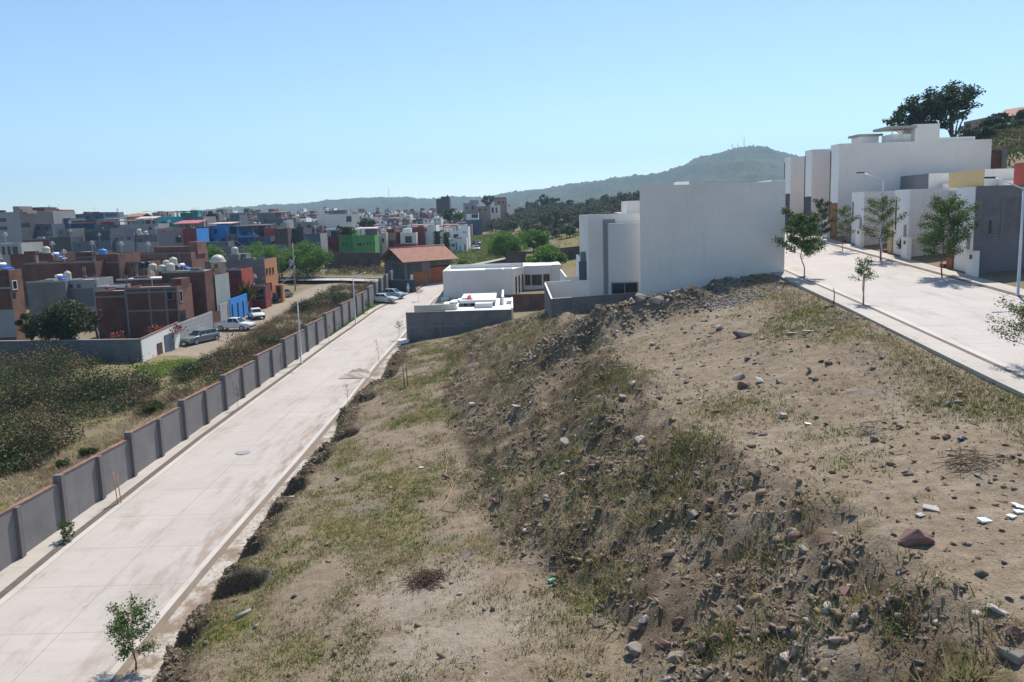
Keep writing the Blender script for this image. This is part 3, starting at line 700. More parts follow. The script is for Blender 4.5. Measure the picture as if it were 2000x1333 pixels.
# boundary wall with pilasters and a clay cap, stepping up with the road
bw = thing('boundary_wall', 'long grey rendered boundary wall stepping up beside the lower road, pilasters and clay cap', 'wall', (-26.5, 40, -17.4))
bo = Vector((-26.5, 40, -17.4)); P0, L = 28.0, 3.72
def WX(y): return float(XW(y))
npan = 26
for i in range(npan):
    y0, y1 = P0 + i * L, P0 + (i + 1) * L
    if y0 > 119: break
    k = i // 2; zc = float(ZL(P0 + (2 * k + 1.4) * L)) + 2.78
    zb = float(ZL(y0)) - .4
    q = [(WX(y0) - .24 - bo.x, y0 - bo.y), (WX(y0) - bo.x, y0 - bo.y), (WX(y1) - bo.x, y1 - bo.y), (WX(y1) - .24 - bo.x, y1 - bo.y)]
    b = MB(); b.prism(q, zb - bo.z, zc - bo.z, bottom=False); b.build('wall_panel', M['stucco'], bw)
    q2 = [(p[0] + (-.03 if n_ in (0, 3) else .03), p[1]) for n_, p in enumerate(q)]
    b = MB(); b.prism(q2, zc - bo.z, zc + .05 - bo.z); b.build('cap_course', M['capbrick'], bw)
    b = MB(); zt = zc + (.1 if i % 2 == 0 else 0.0)
    q3 = [(WX(y0) - .29 - bo.x, y0 - .17 - bo.y), (WX(y0) + .2 - bo.x, y0 - .17 - bo.y), (WX(y0) + .2 - bo.x, y0 + .17 - bo.y), (WX(y0) - .29 - bo.x, y0 + .17 - bo.y)]
    b.prism(q3, zb - bo.z, zt + .012 - bo.z, bottom=False); b.build('pilaster', M['pil'], bw)
# taller ivy-covered piers past the end of the wall
pw = thing('boundary_wall', 'short grey wall of stepped piers climbing behind the parked cars, ivy at its near end', 'wall', (-21.8, 120, -13.6)); po = Vector((-21.8, 120, -13.6))
for i in range(5):
    y0, y1 = 119.6 + i * 3.6, 119.6 + (i + 1) * 3.6; x = -22.2 + i * .28; zb = float(ZL(y0)) - .4; zt = zb + 3.3 + i * .14
    b = MB(); b.box((x - .24 - po.x, y0 + .36 - po.y, zb - po.z), (x - po.x, y1 - po.y, zt - po.z)); b.build('wall_panel', M['stucco'], pw)
    b = MB(); b.box((x - .3 - po.x, y0 - po.y, zb - po.z), (x + .18 - po.x, y0 + .35 - po.y, zt + .1 - po.z)); b.build('pilaster', M['pil'], pw)

# ---- generic straight wall
def wallseg(name, label, a, b, zt, th, mat, zb=None, cap=None, cat='wall', zt2=None, group=None):
    """upright wall between plan points a and b with top at zt (zt2 at the far end)"""
    a, b = Vector((a[0], a[1])), Vector((b[0], b[1])); d = (b - a); L_ = d.length; d.normalize(); n = Vector((-d.y, d.x)) * th
    zb = zb if zb is not None else min(Hs(a.x, a.y), Hs(b.x, b.y), Hs((a.x + b.x) / 2, (a.y + b.y) / 2)) - .4
    zt2 = zt if zt2 is None else zt2
    root = thing(name, label, cat, (a.x, a.y, zb), math.atan2(d.y, d.x), group)
    m = MB(); vs = [(0, 0, 0), (L_, 0, 0), (L_, th, 0), (0, th, 0), (0, 0, zt - zb), (L_, 0, zt2 - zb), (L_, th, zt2 - zb), (0, th, zt - zb)]
    for f in ((0, 1, 5, 4), (1, 2, 6, 5), (2, 3, 7, 6), (3, 0, 4, 7), (4, 5, 6, 7)): m.poly([vs[i] for i in f])
    m.build('wall', mat, root, uvoff=(a.x * .3, 0))
    if cap:
        m = MB(); e = .04
        vs = [(-e, -e, zt - zb), (L_ + e, -e, zt2 - zb), (L_ + e, th + e, zt2 - zb), (-e, th + e, zt - zb)]; v2 = [(p[0], p[1], p[2] + .08) for p in vs]
        m.mesh(vs + v2, [(3, 2, 1, 0), (4, 5, 6, 7), (0, 1, 5, 4), (1, 2, 6, 5), (2, 3, 7, 6), (3, 0, 4, 7)]); m.build('cap', cap, root)
    return root

# ------------------------------------------------------------------ white houses between the two roads
def poly_house(label, base_pts, zb, zt, mat, par=.5, th=.2, roof='roofw', name='house', cat='house', loc=None):
    """walls over a convex counter-clockwise plan with a parapet and a lower roof"""
    loc = loc or (base_pts[0][0], base_pts[0][1], zb)
    root = thing(name, label, cat, loc); P = [Vector((p[0] - loc[0], p[1] - loc[1])) for p in base_pts]; n = len(P)
    ins = []
    for i in range(n):
        a, b, c = P[i - 1], P[i], P[(i + 1) % n]
        d1, d2 = (b - a).normalized(), (c - b).normalized(); n1, n2 = Vector((-d1.y, d1.x)), Vector((-d2.y, d2.x))
        k = (n1 + n2); k = k / max(.3, k.dot(n1)); ins.append(b + k * th)
    h = zt - zb; m = MB()
    for i in range(n):
        a, b, c, d = P[i], P[(i + 1) % n], ins[(i + 1) % n], ins[i]
        m.poly([(a.x, a.y, 0), (b.x, b.y, 0), (b.x, b.y, h), (a.x, a.y, h)]); m.poly([(a.x, a.y, h), (b.x, b.y, h), (c.x, c.y, h), (d.x, d.y, h)])
        m.poly([(c.x, c.y, h - par - .05), (d.x, d.y, h - par - .05), (d.x, d.y, h), (c.x, c.y, h)])
    m.build('wall', mat, root)
    r = MB(); r.prism([(p.x, p.y) for p in ins], h - par - .15, h - par); r.build('roof', M[roof], root)
    return root
# 1: big blank white wall house in the middle
zt1, zt0 = aty(1532, 351, 58.7)[2], aty(1249, 366, 61)[2]
bigx0, bigx1 = aty(1250, 450, 60.2)[0], aty(1533, 450, 58.7)[0]
h1 = poly_house('large white two-storey house with a blank side wall, grey rubble heaped at its foot', [(bigx1, 58.7), (bigx1, 74.5), (bigx0 + 2.75, 74.5), (bigx0, 60.2)], -9.5, zt0 + .05, M['white'], loc=(bigx1, 58.7, -9.5))
b = MB(); b.box((-1.0, .2, zt0 + 9.5), (0, 12, zt1 + 9.5)); b.build('parapet', M['white'], h1)
b = MB(); b.box((-7.5, 3, zt0 + 9.2), (-6.6, 4.4, zt0 + 9.85)); b.build('roof_vent', M['white2'], h1)
# 2: house behind it with the dark recess
D2 = 77.0
x_l, x_m, x_r = aty(1150, 500, D2)[0], aty(1180, 500, D2)[0], 13.2
z_t = aty(1190, 419, D2)[2]
h2 = poly_house('white two-storey house with a dark grey vertical recess, left of the large blank wall', [(x_l, D2), (x_r, D2), (x_r, D2 + 10), (x_l, D2 + 10)], -12, z_t, M['white'])
def loc2(px, py, D): p = aty(px, py, D); return (p[0] - x_l, p[2] + 12)
(a, zt_), (c_, zb_) = loc2(1177, 429, D2), loc2(1195, 545, D2)
b = MB(); b.box((a, -.03, -1), (c_ + .4, -.004, zt_)); b.build('recess_panel', M['recess'], h2)
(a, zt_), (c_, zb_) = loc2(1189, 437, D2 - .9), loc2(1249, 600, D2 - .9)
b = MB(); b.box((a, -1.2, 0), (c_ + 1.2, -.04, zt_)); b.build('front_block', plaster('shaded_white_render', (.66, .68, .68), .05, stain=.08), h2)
(a, zt_), (c_, zb_) = loc2(1193, 551, D2 - 1.2), loc2(1247, 572, D2 - 1.2)
o = window(h2, 'f', a, c_, zb_ - .6, zt_ - .05, -1.2, 0, M['lgrey'])
(a, zt_), (c_, zb_) = loc2(1223, 393, D2 + 6), loc2(1252, 420, D2 + 6)
b = MB(); b.box((a, 6, z_t + 12 - .5), (c_ + .6, 9.7, zt_)); b.build('roof_room', M['white'], h2)
(a, zt_), (c_, zb_) = loc2(1148, 489, D2 + 2), loc2(1150, 511, D2 + 2)
# glazed side terrace, far left of house 2
t_ = thing('terrace_wall', 'low white terrace wall with a glass screen left of the recessed white house', 'wall', (aty(1131, 530, D2 + 2.5)[0], D2 + 2.5, -9.4))
tx0 = aty(1131, 530, D2 + 2.5)[0]
b = MB(); b.box((0, 0, 0), (x_l - tx0 - .01, .2, aty(1138, 511, D2 + 2.5)[2] + 9.4)); b.build('wall', M['bgrey'], t_)
b = MB(); b.box((.15, .22, 0), (.3, 5, aty(1131, 506, D2 + 2.5)[2] + 9.6)); b.build('side_wall', M['white2'], t_)
b = MB(); b.box((x_l - tx0 - .62, .06, aty(1138, 511, D2 + 2.5)[2] + 9.4), (x_l - tx0 - .06, .1, aty(1142, 492, D2 + 2.5)[2] + 9.4)); b.build('glass_screen', flat('green_grey_glass', (.12, .18, .19), .1), t_)
# yard walls in front of house 2
def yard(label, pts, tops, mat, th=.18, inner=None, cap=None, zb=-12.5):
    root = thing('yard_wall', label, 'wall', (pts[0][0], pts[0][1], zb))
    for i in range(len(pts) - 1):
        a, b_ = Vector(pts[i]), Vector(pts[i + 1]); d = (b_ - a).normalized(); n = Vector((-d.y, d.x)) * th
        o_ = Vector((pts[0][0], pts[0][1])); m = MB(); za, zb2 = tops[i] - zb, tops[i + 1] - zb
        A, B, C, E = a - o_, b_ - o_, b_ + n - o_, a + n - o_
        m.poly([(A.x, A.y, 0), (B.x, B.y, 0), (B.x, B.y, zb2), (A.x, A.y, za)])
        m.poly([(C.x, C.y, 0), (E.x, E.y, 0), (E.x, E.y, za), (C.x, C.y, zb2)], 1 if inner else 0)
        m.poly([(A.x, A.y, za), (B.x, B.y, zb2), (C.x, C.y, zb2), (E.x, E.y, za)], 1 if inner else 0)
        m.poly([(A.x, A.y, 0), (A.x, A.y, za), (E.x, E.y, za), (E.x, E.y, 0)]); m.poly([(B.x, B.y, 0), (C.x, C.y, 0), (C.x, C.y, zb2), (B.x, B.y, zb2)])
        m.build('wall', [mat, inner] if inner else mat, root, uvoff=(i * 3.3, 0))
    return root
z2 = -8.05
pA, pB = aty(1063, 553, 79.5), aty(1076, 584, 73.0); pC = aty(1250, 569, 75.2)
yard('grey block yard wall with a white inner face, dog-legged beside the rubble ridge', [(pA[0], 79.6), (pB[0], 73.0), (13.0, 73.6)], [aty(1063, 553, 79.6)[2], aty(1076, 584, 73)[2], aty(1250, 571, 73.6)[2]], M['block'], inner=M['white'])
pA2 = aty(1062, 552, 80.0)
yard('white rear yard wall joining the recessed house to the dog-legged block wall', [(pA[0] + .02, 79.8), (x_l + 5, 76.2)], [aty(1063, 551, 79.8)[2], aty(1180, 545, 76.2)[2]], M['white'])
yard('white yard wall with a dark plinth in front of the terrace, small shrub behind it', [(aty(1096, 542, 84)[0], 86), (aty(1096, 542, 84)[0] + .3, 82), (x_l + 2, 82)], [aty(1113, 526, 86)[2], aty(1096, 541, 82)[2], aty(1180, 541, 82)[2]], M['white'])

# 3: low white house by the lower road (slit windows and wood framed windows)
D3 = 122.0
xa, xb = aty(866, 560, D3)[0], aty(1003, 560, D3)[0]; xc, yc = aty(1026, 555, 128)[0], 128.0; xd = aty(1098, 555, 128)[0]
zt3 = aty(930, 528, D3)[2]
h3 = poly_house('low white house at the lower road with slit windows and three wood-framed windows', [(xa, D3 - .2), (xb, D3), (xc, yc), (xc, 137), (xa, 137)], -14.2, zt3, M['white'], par=.7, loc=(xa, D3, -14.2))
hb = MB(); zt3b = aty(1060, 519, 128)[2]
hb.box((xc - xa + .01, 6, 0), (xd - xa, 15, zt3b + 14.2)); hb.build('side_wing', M['white'], h3)
b = MB(); b.box((aty(1078, 530, 127.5)[0] - xa, 5.6, 0), (xd - xa + .02, 5.99, zt3b + 14.3)); b.build('corner_fin', M['white'], h3)
for (a, t, c, bt) in ((1024, 537, 1036, 558), (1038, 537, 1058, 558), (1061, 536, 1073, 558)):
    window(h3, 'f', aty(a, t, 128)[0] - xa, aty(c, t, 128)[0] - xa, aty(a, bt, 128)[2] + 14.2, aty(a, t, 128)[2] + 14.2, 6.0, 0, M['wood'])
for k, px in enumerate((1005.5, 1011.5, 1018)):                        # tall slits in the slanted return wall
    f = (px - 1003) / 23.0 + .06; q = Vector((xb + (xc - xb) * f - xa, (yc - D3) * f, 0)); d = Vector((xc - xb, yc - D3, 0)).normalized(); n = Vector((d.y, -d.x, 0))
    zt_, zb_ = aty(px, 541 - 2.5 * k, D3 + 6 * f)[2] + 14.2, aty(px, 574, D3 + 6 * f)[2] + 13.6
    b = MB(); A, B = q, q + d * .62
    b.prism([(A.x + n.x * .004, A.y + n.y * .004), (A.x + n.x * .05, A.y + n.y * .05), (B.x + n.x * .05, B.y + n.y * .05), (B.x + n.x * .004, B.y + n.y * .004)][::1], zb_, zt_)
    b.build('window', M['glass'], h3)
b = MB(); b.tube([(aty(884, 546, D3)[0] - xa, -.25, aty(884, 547, D3)[2] + 14.2), (aty(890, 541, D3)[0] - xa, -.25, aty(890, 541, D3)[2] + 14.2)], .07); b.build('slanted_white_tube', M['tile'], h3)  # short slanted white tube on the front wall
b = MB(); b.box((-.35, -1.6, 0), (.9, -.25, aty(864, 580, D3)[2] + 14.2)); b.build('meter_plinth', M['white'], h3)
for (a, c) in ((948, 980), (984, 1000)):
    b = MB(); z_ = zt3 + 14.2 - .7; b.box((aty(a, 525, 130)[0] - xa, 6.5, z_), (aty(c, 525, 130)[0] - xa, 9.5, z_ + .32), 1, top=0); b.build('skylight', [M['glass'] if False else flat('pale_skylight', (.55, .68, .66), .2), M['dmetal']], h3)

# 4: block wall at the end of the vacant lot and the low white house behind it
bwz = -11.2
wb1 = wallseg('block_wall', 'grey concrete block wall closing the lower end of the vacant lot', (-12.6, 90.5), (-.05, 90.5), aty(795, 611, 90.5)[2], .2, M['block'], zb=-15.6, zt2=aty(998, 605, 90.5)[2])
b = MB(); b.box((0, -.02, 2.55), (12.55, -.002, 2.75)); b.box((.0, -.022, 0), (.22, -.003, 4.2)); b.box((3.9, -.022, 0), (4.1, -.003, 4.2)); b.box((8.4, -.022, 0), (8.6, -.003, 4.2)); b.build('tie_beam', M['frame'], wb1)
pl = thing('plinth', 'low white concrete plinth at the road end of the grey block wall', 'plinth', (-13.6, 89.6, -15.3))
b = MB(); b.box((0, 0, 0), (1.3, 1.3, .95)); b.build('body', M['white2'], pl, bevel=.03)
h4 = thing('house', 'low white roof terrace house behind the grey block wall, red tarp on top', 'house', (-12, 91, -15)); o4 = Vector((-12, 91, -15))
def L4(px, py, y): p = aty(px, py, y); return Vector((p[0], p[1], p[2])) - o4
b = MB(); a, c = L4(868, 606, 91.2), L4(999, 603, 91.2); b.box((a.x, .2, 0), (c.x + .02, 14, a.z - .25)); b.build('roof', M['roofw'], h4)
b = MB(); e = L4(1018, 590, 101); b.prism([(c.x, .25), (c.x + .2, .25), (c.x + .2, 12.5), (c.x, 12.5)], 0, c.z + .05); b.build('side_wall', M['white2'], h4)
b = MB(); a = L4(800, 600, 93); c = L4(868, 596, 93); b.box((.1, 2.0, 0), (a.x + 5.6, 2.2, L4(820, 597, 93).z)); b.build('yard_wall', M['cream'], h4)
b = MB(); b.box((a.x + 5.6, 2.2, 0), (a.x + 5.8, 8, L4(860, 600, 93).z)); b.build('yard_wall', M['white2'], h4)
sl = M['roofw']
a, c = L4(898, 588, 96), L4(968, 585, 96); b = MB(); b.box((a.x, 5, a.z - .35), (c.x, 13.5, a.z + .02)); b.build('upper_slab', sl, h4)
b = MB(); b.box((a.x + .3, 5.3, 0), (a.x + .5, 13, a.z - .36)); b.box((c.x - .32, 5.3, 0), (c.x - .12, 13, a.z - .36)); b.box((a.x + .5, 9, 0), (c.x - .32, 9.2, a.z - .36)); b.build('upper_wall', M['lgrey'], h4)
a, c = L4(928, 593, 95), L4(962, 593, 95); b = MB(); b.box((a.x, 3.2, 0), (c.x, 4.9, a.z + .05)); b.build('roof_box', M['lgrey'] if False else M['roofw'], h4)
a, c = L4(992, 587, 98), L4(1003, 587, 98); b = MB(); b.box((a.x - .2, 6.5, 0), (c.x - .2, 7.6, a.z)); b.build('roof_box', M['roofw'], h4)
for (p, q, r) in ((878, 886, 591), (893, 903, 587), (902, 911, 583), (866, 878, 594)):
    a, c = L4(p, r, 97), L4(q, r, 97); b = MB(); b.box((a.x, 6.1, 0), (c.x + .5, 8.5, a.z)); b.build('stair_block', M['roofw'], h4)
b = MB(); a, c = L4(968, 580, 99), L4(985, 570, 106); b.box((c.x - .3, 6, 0), (c.x - .05, 15, a.z + .2)); b.build('parapet', M['white2'], h4)
a = L4(917, 580, 97)
tp = thing('tarp', 'crumpled red tarp on the white roof slab', 'tarp', tuple(o4 + Vector((a.x, 6.2, L4(898, 588, 96).z + .03))))
b = MB(); n_ = 7
vs = [(.5 * (i / n_ - .5) * 1.4 + .1 * math.sin(j * 2.1), .9 * (j / n_ - .5), .55 * math.exp(-((i - 3) / 2.2) ** 2 - ((j - 3.5) / 2.6) ** 2) * (1 + .3 * math.sin(i * 2 + j * 1.7))) for j in range(n_ + 1) for i in range(n_ + 1)]
b.mesh(vs, [(j * (n_ + 1) + i, j * (n_ + 1) + i + 1, (j + 1) * (n_ + 1) + i + 1, (j + 1) * (n_ + 1) + i) for j in range(n_) for i in range(n_)], 0, True); b.build('cloth', M['cloth_r'], tp)
wallseg('garden_wall', 'dark brown garden wall between the low white house and the dog-legged block wall', (aty(984, 600, 108)[0], 108), (aty(1064, 600, 108)[0], 108), aty(1020, 575, 108)[2], .25, M['dbrick'])

# 5: gatehouse
gx_, gy_ = aty(793, 560, 139)[0], 139.0; zg_ = -12.6
gh = thing('gatehouse', 'dark stone gatehouse with a clay tile roof and wooden gates across the lower road', 'gatehouse', (gx_, gy_, zg_), R_(38)); 
def rowz(px, row, y=139): return aty(px, row, y)[2] - zg_
ez, rz_ = rowz(793, 511), rowz(800, 484, 142)
W_, D_ = 10.2, 7.6
for (a, c, y1) in ((0, .35, .35), (W_ - .35, W_, .35), (5.0, 5.3, .33)):
    b = MB(); b.box((a, .0 if a != 5.0 else .02, 0), (c, y1, ez - (.01 if a == 5.0 else 0))); b.build('post', M['frame'], gh)
b = MB(); b.box((-.001, .36, 0), (.3, D_, ez - .02)); b.build('side_wall', M['stone'], gh)
b = MB(); b.box((.36, .06, 0), (1.5, .3, ez - .02)); b.box((1.5, .06, 2.75), (4.99, .3, ez - .02)); b.box((5.31, .06, 3.6), (W_ - .36, .3, ez - .02)); b.box((3.6, .055, 2.76), (4.98, .32, ez - .03), 1); b.build('front_wall', [M['stone'], M['frame']], gh)
b = MB(); b.box((.3, D_ - .3, 0), (W_, D_, ez - .02)); b.box((W_ - .3, .36, 0), (W_, D_ - .31, ez - .03)); b.build('rear_wall', M['dbrick'], gh)
b = MB(); b.box((1.55, .12, .05), (4.95, .24, 2.7)); b.build('gate', M['gatew'], gh)
b = MB(); b.box((5.4, .9, .05), (W_ - .8, 1.05, 3.3)); b.build('gate', flat('orange_brown_gate_wood', (.36, .10, .03), .5, 0, .2), gh)
b = MB(); b.box((1.0, -.02, 1.35), (1.55, .05, 2.3)); b.build('notice_board', M['tile'], gh)
# tiled roof with corrugated courses
def tiled(root, x0, x1, yv, ye, ze, zr, nm='roof'):
    V, Fs = [], []; nx_ = int((x1 - x0) / .125); nv = 14
    for s in (0, 1):
        y_e = yv[s]; b0 = len(V)
        for j in range(nv + 1):
            f = j / nv
            for i in range(nx_ + 1):
                x = x0 + (x1 - x0) * i / nx_
                V.append((x, y_e + (ye - y_e) * f, ze + (zr - ze) * f + .045 * math.sin(i * math.pi * .5) - .03 * (f * nv * 1.0 % 1.0) + .01 * math.sin(i * 7.7 + j * 3.1)))
        for j in range(nv):
            for i in range(nx_):
                q = (b0 + j * (nx_ + 1) + i, b0 + j * (nx_ + 1) + i + 1, b0 + (j + 1) * (nx_ + 1) + i + 1, b0 + (j + 1) * (nx_ + 1) + i)
                Fs.append(q if s == 0 else q[::-1])
    return np_mesh(nm, V, Fs, M['claytile'], root, smooth=True)
def claymat():
    m, t, b_ = _nodes('clay_roof_tile'); p = geo(t); n1 = noise(t, p, 1.2, 5); n2 = noise(t, p, 7, 3)
    col = mixc(t, ramp(t, n1, .3, .7), (.25, .115, .08), (.38, .19, .135)); col = mixc(t, ramp(t, n2, .5, .75), col, (.20, .09, .065))
    t.links.new(col, b_.inputs["Base Color"]); b_.inputs["Roughness"].default_value = .85; bump(t, b_, n2, .04, .5); return m
M['claytile'] = claymat()
tiled(gh, -1.0, W_ + .9, (-1.0, D_ + 1.0), D_ / 2, ez - .1, rz_)
b = MB(); b.tube([(-1.0, D_ / 2, rz_ + .04), (W_ + .9, D_ / 2, rz_ + .04)], .13, 8); b.build('ridge_tiles', M['claytile'], gh)
b = MB()
for i in range(9):
    f = i / 8.0; y = -.9 + (D_ + 1.8) * f; z = ez - .22 + (rz_ - ez) * (1 - abs(2 * f - 1)); b.box((-.9, y - .06, z - .2), (.5, y + .06, z))
for s in (-1, 1):
    for xx_ in (-.6, .15):
        b.tube([(xx_, D_ / 2 + s * (D_ / 2 + .9), ez - .3), (xx_, D_ / 2, rz_ - .22)], .09, 5)
b.box((-.7, -.4, ez - .35), (-.55, D_ + .4, ez - .2)); b.build('roof_timber', M['wood'], gh)
b = MB(); b.poly([(.1, 0, ez - .05), (.1, D_, ez - .05), (.1, D_ / 2, rz_ - .3)][::-1]); b.build('gable_boarding', M['dmetal'], gh)
gw = wallseg('garden_wall', 'dark blue-grey garden wall in front of the gatehouse, pale figure on it', (aty(742, 560, 132)[0], 134.5), (aty(811, 560, 132)[0], 132), aty(790, 548, 132)[2], .3, M['dgrey'], zb=-13.6)
b = MB(); q = 5.3; b.lathe([(.05, 1.0), (.2, 1.15), (.16, 1.5), (.28, 2.0), (.3, 2.3), (.1, 2.5), (.17, 2.68), (.1, 2.85)], (q, -.25, -.5), 10); b.build('figure', M['tile'], gw)
wallseg('garden_wall', 'low grey boundary wall right of the gatehouse under the young green tree', (aty(882, 530, 150)[0], 150), (aty(922, 530, 150)[0], 150), aty(900, 519, 150)[2], .25, M['bgrey'])
wallseg('garden_wall', 'brown sloping boundary wall right of the gatehouse leading to the tall brown wall', (aty(921, 526, 150)[0], 150), (aty(989, 512, 156)[0], 156), aty(922, 521, 150)[2], .25, M['dbrick'], zt2=aty(989, 506, 156)[2])
wallseg('garden_wall', 'tall brown wall panel below the mesquite trees with a pale edge post', (aty(988, 500, 152)[0], 152), (aty(1028, 500, 152)[0], 152), aty(1008, 492, 152)[2], .3, M['dbrick'])
wallseg('garden_wall', 'brown brick wall running behind the rounded mesquite to the white house', (aty(1060, 500, 165)[0], 165), (aty(1160, 480, 165)[0], 160), aty(1100, 487, 165)[2], .3, M['dbrick'], zt2=aty(1150, 478, 160)[2])
rl = thing('ramp', 'pale concrete ramp slab sloping beside the brown boundary wall', 'ramp', (aty(880, 528, 152)[0], 152, -12))
p1, p2 = aty(882, 528, 152), aty(988, 508, 158); b = MB()
b.poly([(0, 0, p1[2] + 11.4), (p2[0] - p1[0], 6, p2[2] + 11.7), (p2[0] - p1[0], 13, p2[2] + 12.1), (0, 9, p1[2] + 11.9)]); b.poly([(0, 0, 0), (p2[0] - p1[0], 6, 0), (p2[0] - p1[0], 6, p2[2] + 11.7), (0, 0, p1[2] + 11.4)]); b.build('slab', M['slab'], rl)

# ------------------------------------------------------------------ row of white houses along the upper road
def row_house(label, y0, ya, yb, ztop, zbase, ux, uy0, uy1, uz, umat, emat, ent, slit='dmetal'):
    """front block from y0..ya (blank side wall towards the camera at y0), recessed drive up to yb; upper block set back"""
    XF = 33.5; root = thing('row_house', label, 'house', (XF, y0, zbase)); h = ztop - zbase
    b = MB(); b.box((0, 0, 0), (7.2, ya - y0, h)); b.build('front_block', M['beige'], root)
    b = MB(); b.box((-.028, .0, 0), (-.002, ya - y0, h - .01)); b.build('facade', M['white2'], root)  # whiter sheet paints the cooler light on the road face
    b = MB(); b.box((3.3, ya - y0 + .01, 0), (7.2, yb - y0 - .02, h - .15)); b.build('recessed_wall', M['white'], root)
    b = MB(); b.box((ux - XF, uy0 - y0, h + .003), (ux - XF + 8, uy1 - y0, uz - zbase), 0)
    o = b.build('upper_block', M['white'], root)
    b = MB(); b.box((ux - XF - .05, uy0 - y0 + .02, h + .004), (ux - XF - .003, uy1 - y0 - .02, uz - zbase - .02)); b.build('upper_panel', M[umat], root)
    b = MB(); b.box((7.2, .02, 0), (15.5, yb - y0 - .03, h + .55)); b.build('rear_block', M['white'], root)
    b = MB(); b.box((-.06, ya - y0 - .42, 2.3), (-.03, ya - y0 - .22, h - .9)); b.build('slit_window', M['dmetal'], root)
    b = MB(); b.box((-.06, .35, 1.75), (-.03, .75, 2.75)); b.build('vent_grille', M['lgrey'], root)
    # entrance screen and steps in the drive
    b = MB(); b.box((-.15, ya - y0 + .05, 0), (.95, ya - y0 + .8, 2.35)); b.build('entrance_screen', M[emat], root)
    for k in range(3):
        b = MB(); b.box((-.9 + k * .3, ya - y0 + .82 , 0), (.9, ya - y0 + 2.1 - k * .32, .2 + .17 * k)); b.build('step', M['terra'], root)
    b = MB(); b.box((-.9, ya - y0 + .05, .0), (3.29, yb - y0 - .2, .06)); b.build('drive_paving', M['roofp'] if False else M['lav'], root)
    for k in range(4):
        b = MB(); b.box((-1.0, ya - y0 + 2.4 + k * .85, .03), (-.1, ya - y0 + 2.8 + k * .85, .1)); b.build('stepping_slab', M['slab'], root)
    return root
zD = aty(1907, 365, 55.7)[2]; zC = aty(1777, 370, 64.7)[2]; zB_ = aty(1690, 375, 73)[2]
row_house('white row house at the near end of the terrace, red upper wall and terracotta entrance', 55.6, 57.9, 64.6, zD, float(ZR(57)) - .1, 39.7, 55.8, 61, aty(1988, 318, 60)[2], 'redp', 'terra', True)
row_house('white row house with the ochre upper wall, second along the terrace', 64.7, 67.2, 72.9, zC, float(ZR(66)) - .1, 39.7, 64.8, 70, aty(1885, 334, 67)[2], 'ochre', 'ochre', True)
row_house('white row house with the dark grey upper wall, third along the terrace', 73.0, 75.6, 80.4, zB_, float(ZR(74)) - .1, 39.7, 73.4, 78.6, aty(1785, 342, 76)[2], 'grey', 'pink', True)
# unfinished block wall at the near end
x0, x1 = aty(1907, 450, 55.3)[0], 52.0; zt = aty(1907, 364, 55.3)[2]; zb = float(ZR(55)) - .6
uw = thing('block_wall', 'unfinished dark grey block party wall with concrete bands at the right edge', 'wall', (x0, 55.3, zb))
b = MB(); b.box((0, 0, 0), (x1 - x0, .25, zt - zb)); b.build('wall', masonry('dark_grey_block', (.21, .195, .205), (.17, .158, .17), (.25, .235, .24), .4, .2, .02, .3), uw)
b = MB()
def bandz(r): return aty(1950, r, 55.3)[2] - zb
b.box((0, -.03, bandz(386)), (x1 - x0, -.003, bandz(363) - .02)); b.box((0, -.03, 0), (x1 - x0, -.003, bandz(474))); b.box((0, -.034, bandz(474)), (x1 - x0, -.003, bandz(470)))
b.box((.0, -.034, bandz(470)), (.3, -.003, bandz(386))); b.box((aty(1955, 420, 55.3)[0] - x0, -.034, bandz(470)), (aty(1960, 420, 55.3)[0] - x0, -.003, bandz(386))); b.build('concrete_band', plaster('dark_rough_concrete', (.20, .185, .20), .25, stain=.4), uw)
b = MB(); b.box((aty(1932, 440, 55.3)[0] - x0, -.04, bandz(456)), (aty(1936, 440, 55.3)[0] - x0, -.004, bandz(430))); b.build('slot_opening', M['dmetal'], uw)
# meter plinths in front of the terrace
for (y, lb) in ((54.3, 'white meter plinth beside the unfinished block wall'), (63.6, 'white meter plinth beside the spiky dark green shrub'), (72.2, 'white meter plinth beside the third row house'), (79.9, 'white meter plinth below the terracotta corner panel')):
    o = thing('meter_plinth', lb, 'plinth', (32.85, y, float(ZR(y)) - .1), 0, 'meter plinths along the terrace')
    b = MB(); b.box((0, 0, 0), (.35, 1.0, 1.95)); b.build('body', M['white2'], o, bevel=.02)
    b = MB(); b.box((-.05, .3, 1.35), (-.003, .55, 1.65)); b.build('meter', M['dmetal'], o)
# tall white houses further up
def tall(label, y0, x0, x1, zt, ln, low, slitpx=True, facade=2.05):
    zb = float(ZR(y0)) - .4; root = thing('house', label, 'house', (x0, y0, zb)); h = zt - zb
    b = MB(); b.box((0, 0, 0), (x1 - x0, 2.1, h)); b.box((3.9, 2.101, 0), (x1 - x0, ln, h - .02)); b.build('wall', M['beige'], root)
    b = MB(); b.box((-.026, .0, 0), (-.002, 2.1, h - .01)); b.build('facade', M['white2'], root)  # thin brighter skin: the light difference at the corner is painted on
    b = MB(); b.box((-.06, .03, 0), (-.028, facade, 4.3 if low != 'terra' else 4.0)); b.build('corner_panel', M[low], root)
    b = MB(); b.box((-.06, 1.88, 1.2), (-.028, 2.08, h - .6)); b.build('slit_window', M['dmetal'], root)
    return root, h
XA = 34.2
rA, hA = tall('largest tall white house of the upper road, terracotta corner panel and roof room', 80.5, XA, aty(1936, 300, 80.5)[0], aty(1640, 281, 80.5)[2], 7.0, 'terra')
b = MB()
def LA(px, py, y=80.5): p = aty(px, py, y); return (p[0] - XA, p[2] - float(ZR(80.5)) + .4)
a, zt_ = LA(1788, 243); c, _ = LA(1836, 243); b.box((a, .01, hA - .01), (c, 3.2, zt_)); b.build('roof_room', M['white'], rA)
